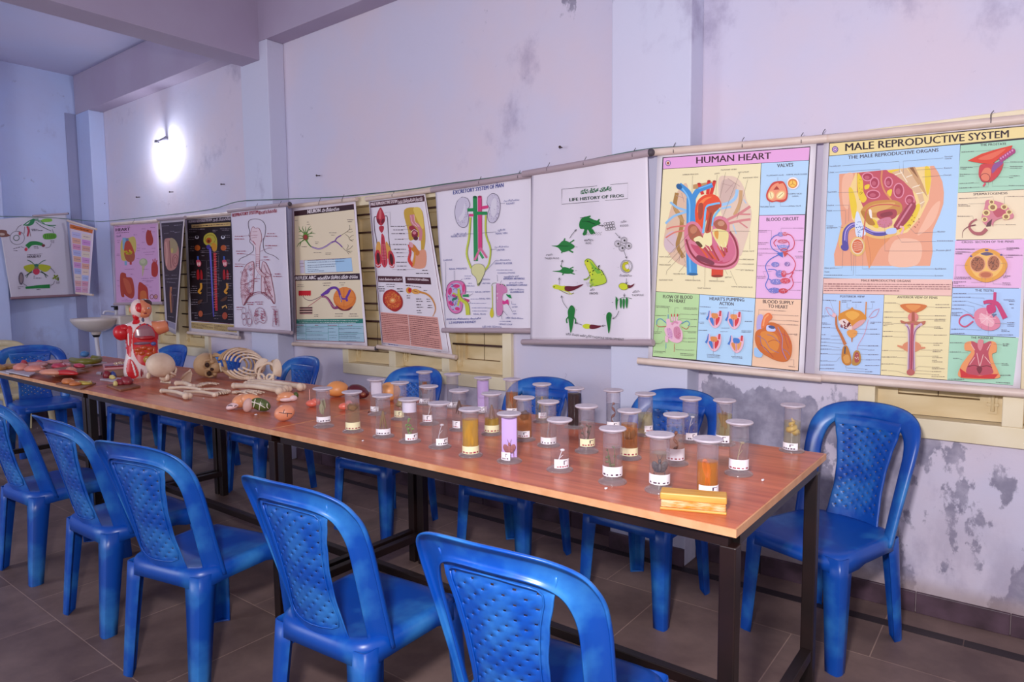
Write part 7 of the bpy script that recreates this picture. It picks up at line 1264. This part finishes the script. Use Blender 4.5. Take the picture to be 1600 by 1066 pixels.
p.g('caption_print').caps('#8f8088', 7, [(86, 152, 215, 150), (84, 172, 146), (282, 160, 324), (284, 172, 312), (345, 148, 430), (360, 160, 420), (86, 218, 126), (76, 236, 130), (386, 202, 426), (386, 218, 425), (100, 295, 128), (94, 312, 130), (94, 330, 128), (385, 290, 424), (386, 310, 424), (386, 330, 415), (196, 310, 220), (192, 342, 216), (192, 372, 218), (98, 408, 130), (92, 424, 130), (92, 440, 132), (392, 408, 424), (394, 424, 430), (394, 438, 432), (105, 508, 142), (98, 528, 142), (110, 548, 142), (400, 524, 434), (398, 544, 440), (400, 564, 436), (238, 480, 252), (240, 510, 258), (240, 536, 258), (112, 626, 152), (102, 644, 156), (100, 662, 156), (90, 680, 158), (404, 604, 446), (404, 622, 442), (404, 642, 444), (330, 560, 354), (330, 580, 360), (116, 738, 158), (108, 758, 158), (104, 776, 160), (410, 700, 440), (410, 720, 448), (410, 742, 444), (410, 778, 452), (412, 798, 450), (412, 816, 454), (110, 848, 158), (134, 868, 160), (136, 890, 160), (300, 848, 328), (298, 870, 328), (296, 895, 332), (412, 860, 452), (414, 880, 455), (414, 902, 446)]).para('#5a3c24', (106, 930), (285, 944), (288, 990), (108, 974), 5, 5).para('#5a3c24', (296, 944), (474, 958), (478, 1008), (298, 990), 5, 5).caps('#7a2030', 6, [(154, 912, 260, 922), (345, 930, 430, 938)]).caps('#4a4060', 7, [(392, 1018, 490, 1032)])
for q in ([(190, 412), (235, 412), (240, 760), (185, 765)], [(335, 370), (336, 470)], [(336, 520), (336, 620)], [(205, 860), (270, 856), (285, 840)], [(330, 870), (360, 872)]): p.L('#7a6a70', q, 2)
p.done()
# ------------------------------------------------------------------ dark narrow curled chart, pink HEART chart, end wall charts
p = Chart(on_y((248, 400), 2.955), on_y((290, 400), 2.80), 'dark narrow curled chart with a pink organ beside the pink HEART chart', CW, '#cdc0c6', 0, 9)
p.T(165, 335, .18297).sheet([(462, 50), (676, 36), (600, 1028), (512, 985)])
p.rod('top_rod', (445, 46), (682, 26), .013, M_RODG)
p.g('background_print').F('#33262e', [(476, 76), (664, 60), (598, 930), (526, 905)]).F('#9c92a8', [(520, 908), (598, 934), (596, 985), (522, 950)])
p.g('organ_print').F('#c08478', [(502, 230), (530, 205), (580, 215), (622, 280), (625, 380), (610, 440), (580, 475), (530, 470), (505, 380)], True).F('#a8946a', [(550, 210), (590, 215), (618, 270), (600, 330), (560, 320)], True).R('#8a3c40', 596, 395, 24, 50, 5).R('#8a3c40', 596, 395, 12, 28, 4).L('#d8a090', [(515, 235), (525, 320), (520, 440)], 12, True).L('#8a4a48', [(545, 225), (550, 330), (560, 460)], 6, True).E('#c9b45c', 568, 310, 10, 22).L('#c07a4c', [(560, 620), (555, 700), (562, 840)], [18, 10], True).L('#8a5a5c', [(550, 640), (575, 720), (570, 840)], 4, True)
p.g('caption_print').caps('#8f8690', 7, [(480, 100, 540, 96), (585, 95, 650, 90), (500, 165, 540, 160), (552, 145, 590), (590, 156, 640, 150), (510, 520, 540), (565, 520, 610), (510, 552, 620, 548), (524, 578, 600, 584), (578, 630, 612), (576, 690, 608), (532, 870, 585, 880)])
p.done()
p = Chart(on_y((175, 400), 2.85), on_y((256, 400), 2.95), 'pink HEART chart hanging above the torso model and the basin', CW, '#d3b4cc', 0, 10)
p.T(165, 335, .18297).sheet([(66, 92), (448, 72), (474, 762), (84, 772)])
p.rod('top_rod', (54, 84), (452, 56), .014).rod('bottom_rod', (78, 766), (496, 758), .014, M_RODG).loops([(250, 68)], 16)
p.g('background_print').F('#d3a0c8', [(76, 100), (436, 80), (464, 752), (94, 752)])
p.g('title_print').X('#3a1426', 'HEART', 88, 146, 208, 138, 26, .04).caps('#6a3450', 6, [(84, 106, 208, 100), (90, 160, 200, 154)]).X('#6a4a74', 'గుండె', 92, 196, 132, 192, 18, .02)
p.g('heart_print').F('#c9b25c', [(128, 300), (140, 220), (200, 200), (240, 190), (258, 220), (262, 290), (245, 340), (190, 390), (140, 390)], True).L('#7fa8c4', [(160, 200), (162, 300)], 30).L('#6a7aa0', [(185, 205), (186, 250)], 24).F('#b84430', [(165, 250), (190, 225), (215, 245), (248, 330), (245, 385), (220, 405), (180, 395), (160, 340)], True).F('#a85438', [(165, 340), (245, 335), (245, 390), (215, 408), (180, 395)], True).dots('#d9b82c', 195, 325, 32, 18, 16, 9).L('#7fa8c4', [(172, 400), (174, 435)], 20).L('#b83c34', [(215, 405), (216, 430)], 18)
p.F('#a8382c', [(350, 150), (372, 135), (392, 160), (408, 220), (395, 262), (360, 260), (345, 210)], True).L('#a8382c', [(362, 160), (360, 132)], 8).L('#a8382c', [(382, 160), (388, 138)], 8).E('#a8a888', 324, 410, 36, 34).E('#bdbb98', 320, 402, 22, 20).L('#c2b28c', [(324, 440), (316, 530)], [26, 4]).F('#b0342c', [(400, 415), (425, 405), (446, 440), (446, 510), (425, 535), (396, 520), (392, 450)], True)
for q in ([(410, 415), (405, 385)], [(422, 410), (424, 378)], [(434, 418), (440, 390)]): p.L('#b0342c', q, 7)
p.F('#b0402c', [(130, 505), (172, 505), (180, 535), (225, 545), (245, 620), (246, 690), (225, 720), (180, 700), (160, 680), (160, 705), (135, 695), (125, 600)], True).F('#c25a3c', [(150, 550), (200, 570), (225, 660), (190, 670)], True).F('#b43a2c', [(282, 600), (295, 578), (330, 600), (358, 630), (366, 700), (362, 754), (285, 750), (278, 650)], True).F('#cc6a34', [(300, 660), (345, 660), (350, 735), (300, 735)], True).R('#8a4a3c', 396, 704, 15, 18, 5).R('#8a4a3c', 430, 704, 15, 18, 5).E('#c88a6c', 430, 704, 10, 12)
p.g('caption_print').caps('#8a5a84', 5, [(240, 175, 270), (100, 222, 122), (104, 240, 120), (310, 125, 340), (385, 112, 425), (315, 150, 340), (400, 150, 424), (272, 262, 292), (270, 290, 296), (270, 310, 294), (98, 340, 120), (96, 352, 124), (268, 378, 290), (312, 240, 338), (312, 295, 346), (395, 290, 430), (325, 326, 420, 320), (340, 345, 412, 340), (165, 472, 245, 468), (216, 512, 238), (320, 470, 372), (305, 548, 370), (382, 545, 432), (318, 566, 412), (345, 577, 392), (100, 565, 118), (104, 612, 120), (340, 605, 370), (372, 622, 398), (380, 655, 402), (140, 738, 230), (165, 728, 190)])
p.done()
A_ = on_x((0, 400), -7.575); B_ = on_x((112, 400), -7.66)
p = Chart(A_, B_, 'white cloth chart of fly and mosquito life cycles on the end wall at far left', CW, '#c9c2d0', 0.004, 11)
p.T(0, 320, .15013).sheet([(-20, 150), (690, 88), (772, 940), (112, 972)], 18, 22)
p.rod('top_rod', (340, 118), (706, 92), .010, M_RODG, [1]).rod('bottom_rod', (108, 974), (835, 940), .013, plain('pinkish_rod', '#8a6a74', .5))
p.g('insect_print').F('#1f7a48', [(240, 212), (290, 200), (330, 150), (360, 150), (345, 200), (300, 220)], True).F('#7ab43c', [(420, 165), (470, 145), (535, 148), (530, 175), (440, 180)], True).L('#1f7a48', [(350, 165), (420, 170), (480, 210), (580, 215)], 7, True).L('#2c4a3c', [(370, 180), (430, 225), (530, 275)], 5, True).L('#1f7a48', [(390, 170), (450, 200), (570, 238)], 5, True).L('#1f7a48', [(240, 215), (320, 160), (400, 150)], 10, True).L('#b0344c', [(280, 225), (295, 270), (285, 330)], 18, True).L('#7a2c34', [(255, 230), (250, 300)], 5).L('#7a2c34', [(300, 230), (318, 330)], 4)
p.F('#7a4a40', [(-10, 265), (60, 268), (75, 300), (105, 320), (60, 335), (-10, 330)], True).F('#b9a49a', [(0, 295), (45, 300), (40, 318), (0, 318)], True)
p.F('#5a9a34', [(455, 305), (570, 300), (575, 350), (460, 358)], True)
for k in range(5): p.L('#2c5a20', [(470 + k * 22, 308), (472 + k * 22, 352)], 5)
p.L('#1f7a3c', [(280, 440), (320, 405), (380, 400), (440, 415)], [52, 30], True).E('#c83c50', 270, 465, 16, 18).E('#6a2c34', 448, 425, 18, 15).R('#4a4450', 178, 345, 76, 70, 4).R('#3a5a4c', 170, 345, 30, 28, 6).E('#b04a5c', 205, 298, 12, 20)
p.F('#a8ac2c', [(245, 645), (340, 620), (360, 660), (300, 705)], True).F('#a8ac2c', [(525, 645), (420, 620), (400, 660), (470, 700)], True).E('#2c6a50', 378, 632, 24, 16).E('#6a6a60', 378, 660, 22, 22).E('#b83450', 378, 695, 34, 34).L('#7a2040', [(378, 668), (378, 728)], 3)
for s_ in (-1, 1): p.L('#2c6a50', [(378 + s_ * 20, 622), (378 + s_ * 60, 590), (378 + s_ * 95, 575)], 7, True).L('#2c4a3c', [(378 + s_ * 40, 700), (378 + s_ * 80, 720), (378 + s_ * 100, 760)], 7, True).L('#2c4a3c', [(378 + s_ * 45, 690), (378 + s_ * 100, 730), (378 + s_ * 118, 745)], 6, True)
p.E('#5a5060', 218, 768, 28, 66).E('#8a7a80', 218, 768, 18, 50).L('#1f7a3c', [(265, 865), (380, 855), (515, 848)], [22, 40], True).L('#7a8a2c', [(545, 770), (600, 735)], 16).L('#7a8a2c', [(560, 730), (585, 780)], 14).L('#5a6a2c', [(600, 755), (602, 790)], 16)
for q in ([(165, 270), (190, 230), (225, 208)], [(540, 255), (555, 295)], [(530, 405), (510, 440), (470, 448)], [(520, 660), (550, 685), (565, 712)], [(565, 795), (550, 825), (520, 840)], [(240, 820), (285, 850)], [(215, 435), (245, 448)]): p.L('#3a3440', q, 4, True)
p.g('caption_print').X('#3a2c40', 'HOUSE FLY', 285, 552, 425, 548, 22, .03).caps('#4a3c50', 9, [(325, 255, 395), (328, 270, 445), (520, 378, 565), (526, 394, 560), (348, 436, 392), (350, 452, 400), (282, 520, 435, 512), (348, 745, 365), (348, 764, 428), (135, 460, 205, 440), (140, 478, 180), (180, 858, 240, 850), (182, 874, 210), (580, 805, 618), (582, 818, 618), (380, 882, 420)])
p.done()
p = Chart(on_x((106, 400), -7.60), on_y((150, 400), 2.78), 'narrow orange headed chart of small printed squares hanging in the far corner', CW, '#d6c2d6', 0, 12)
p.T(0, 320, .15013).sheet([(716, 172), (978, 252), (930, 935), (782, 920)])
p.rod('top_rod', (706, 165), (1005, 256), .011).rod('bottom_rod', (795, 920), (970, 940), .011)
p.g('background_print').F('#cc6a34', [(728, 202), (968, 262), (962, 300), (730, 246)])
cc = ['#b9b2dc', '#d8c2b8', '#d8a090', '#c88ac8', '#cf8ab0', '#d09a90', '#a9a8d8', '#d8c4b4', '#d0a08c', '#c890c4', '#c48ac0', '#d49a8c', '#9ca4d4', '#dcc0b4', '#d8c4bc', '#a8b0dc', '#d09a9c', '#d090a8', '#c890b8', '#cc98b0']
for k in range(10):
    a0 = .02 + k * .098; a1 = a0 + .088
    P = lambda u, v: (735 + (785 - 735) * v + u * ((960 - 735) + ((920 - 785) - (960 - 735)) * v), 262 + (915 - 262) * v + u * (45 - 38 * v))
    for j in range(2): p.F(cc[(k * 2 + j) % 20], [P(.05 + j * .48, a0), P(.05 + j * .48 + .42, a0), P(.05 + j * .48 + .42, a1), P(.05 + j * .48, a1)]).caps('#7a5a80', 7, [(P(.12 + j * .48, a0)[0], P(.12 + j * .48, (a0 + a1) / 2)[1], P(.42 + j * .48, a0)[0], P(.42 + j * .48, (a0 + a1) / 2)[1])])
p.g('caption_print').caps('#7a3414', 12, [(760, 232, 930, 274)])
p.done()
# cord that carries the charts
bm = NB(); L_ = []
for q, y in (((-20, 338), None), ((50, 339), None), ((104, 342), None), ((150, 346), 2.87), ((175, 345), 2.87), ((262, 336), 2.965), ((330, 327), 2.955), ((372, 315), 2.845), ((425, 312), 2.838), ((452, 311), 2.86), ((520, 308), 2.955), ((575, 303), 2.955), ((640, 296), 2.955), ((700, 287), 2.955), ((760, 279), 2.955), ((830, 268), 2.955), ((920, 250), 2.87), ((1005, 234), 2.838), ((1060, 229.5), 2.838), ((1150, 224.5), 2.88), ((1280, 212), 2.94), ((1440, 198), 2.945), ((1600, 181), 2.945), ((1680, 172), 2.945)): L_.append(on_x(q, -7.6 if q[0] < 60 else -7.64) if y is None else on_y(q, y))
tube(bm, spline(L_, 4), 0.0032, 6); tag(obj('cord', bm, plain('green_cord', '#4a6a5c', .6), None, True), 'thin green cord strung along the walls carrying all the charts', 'cord')
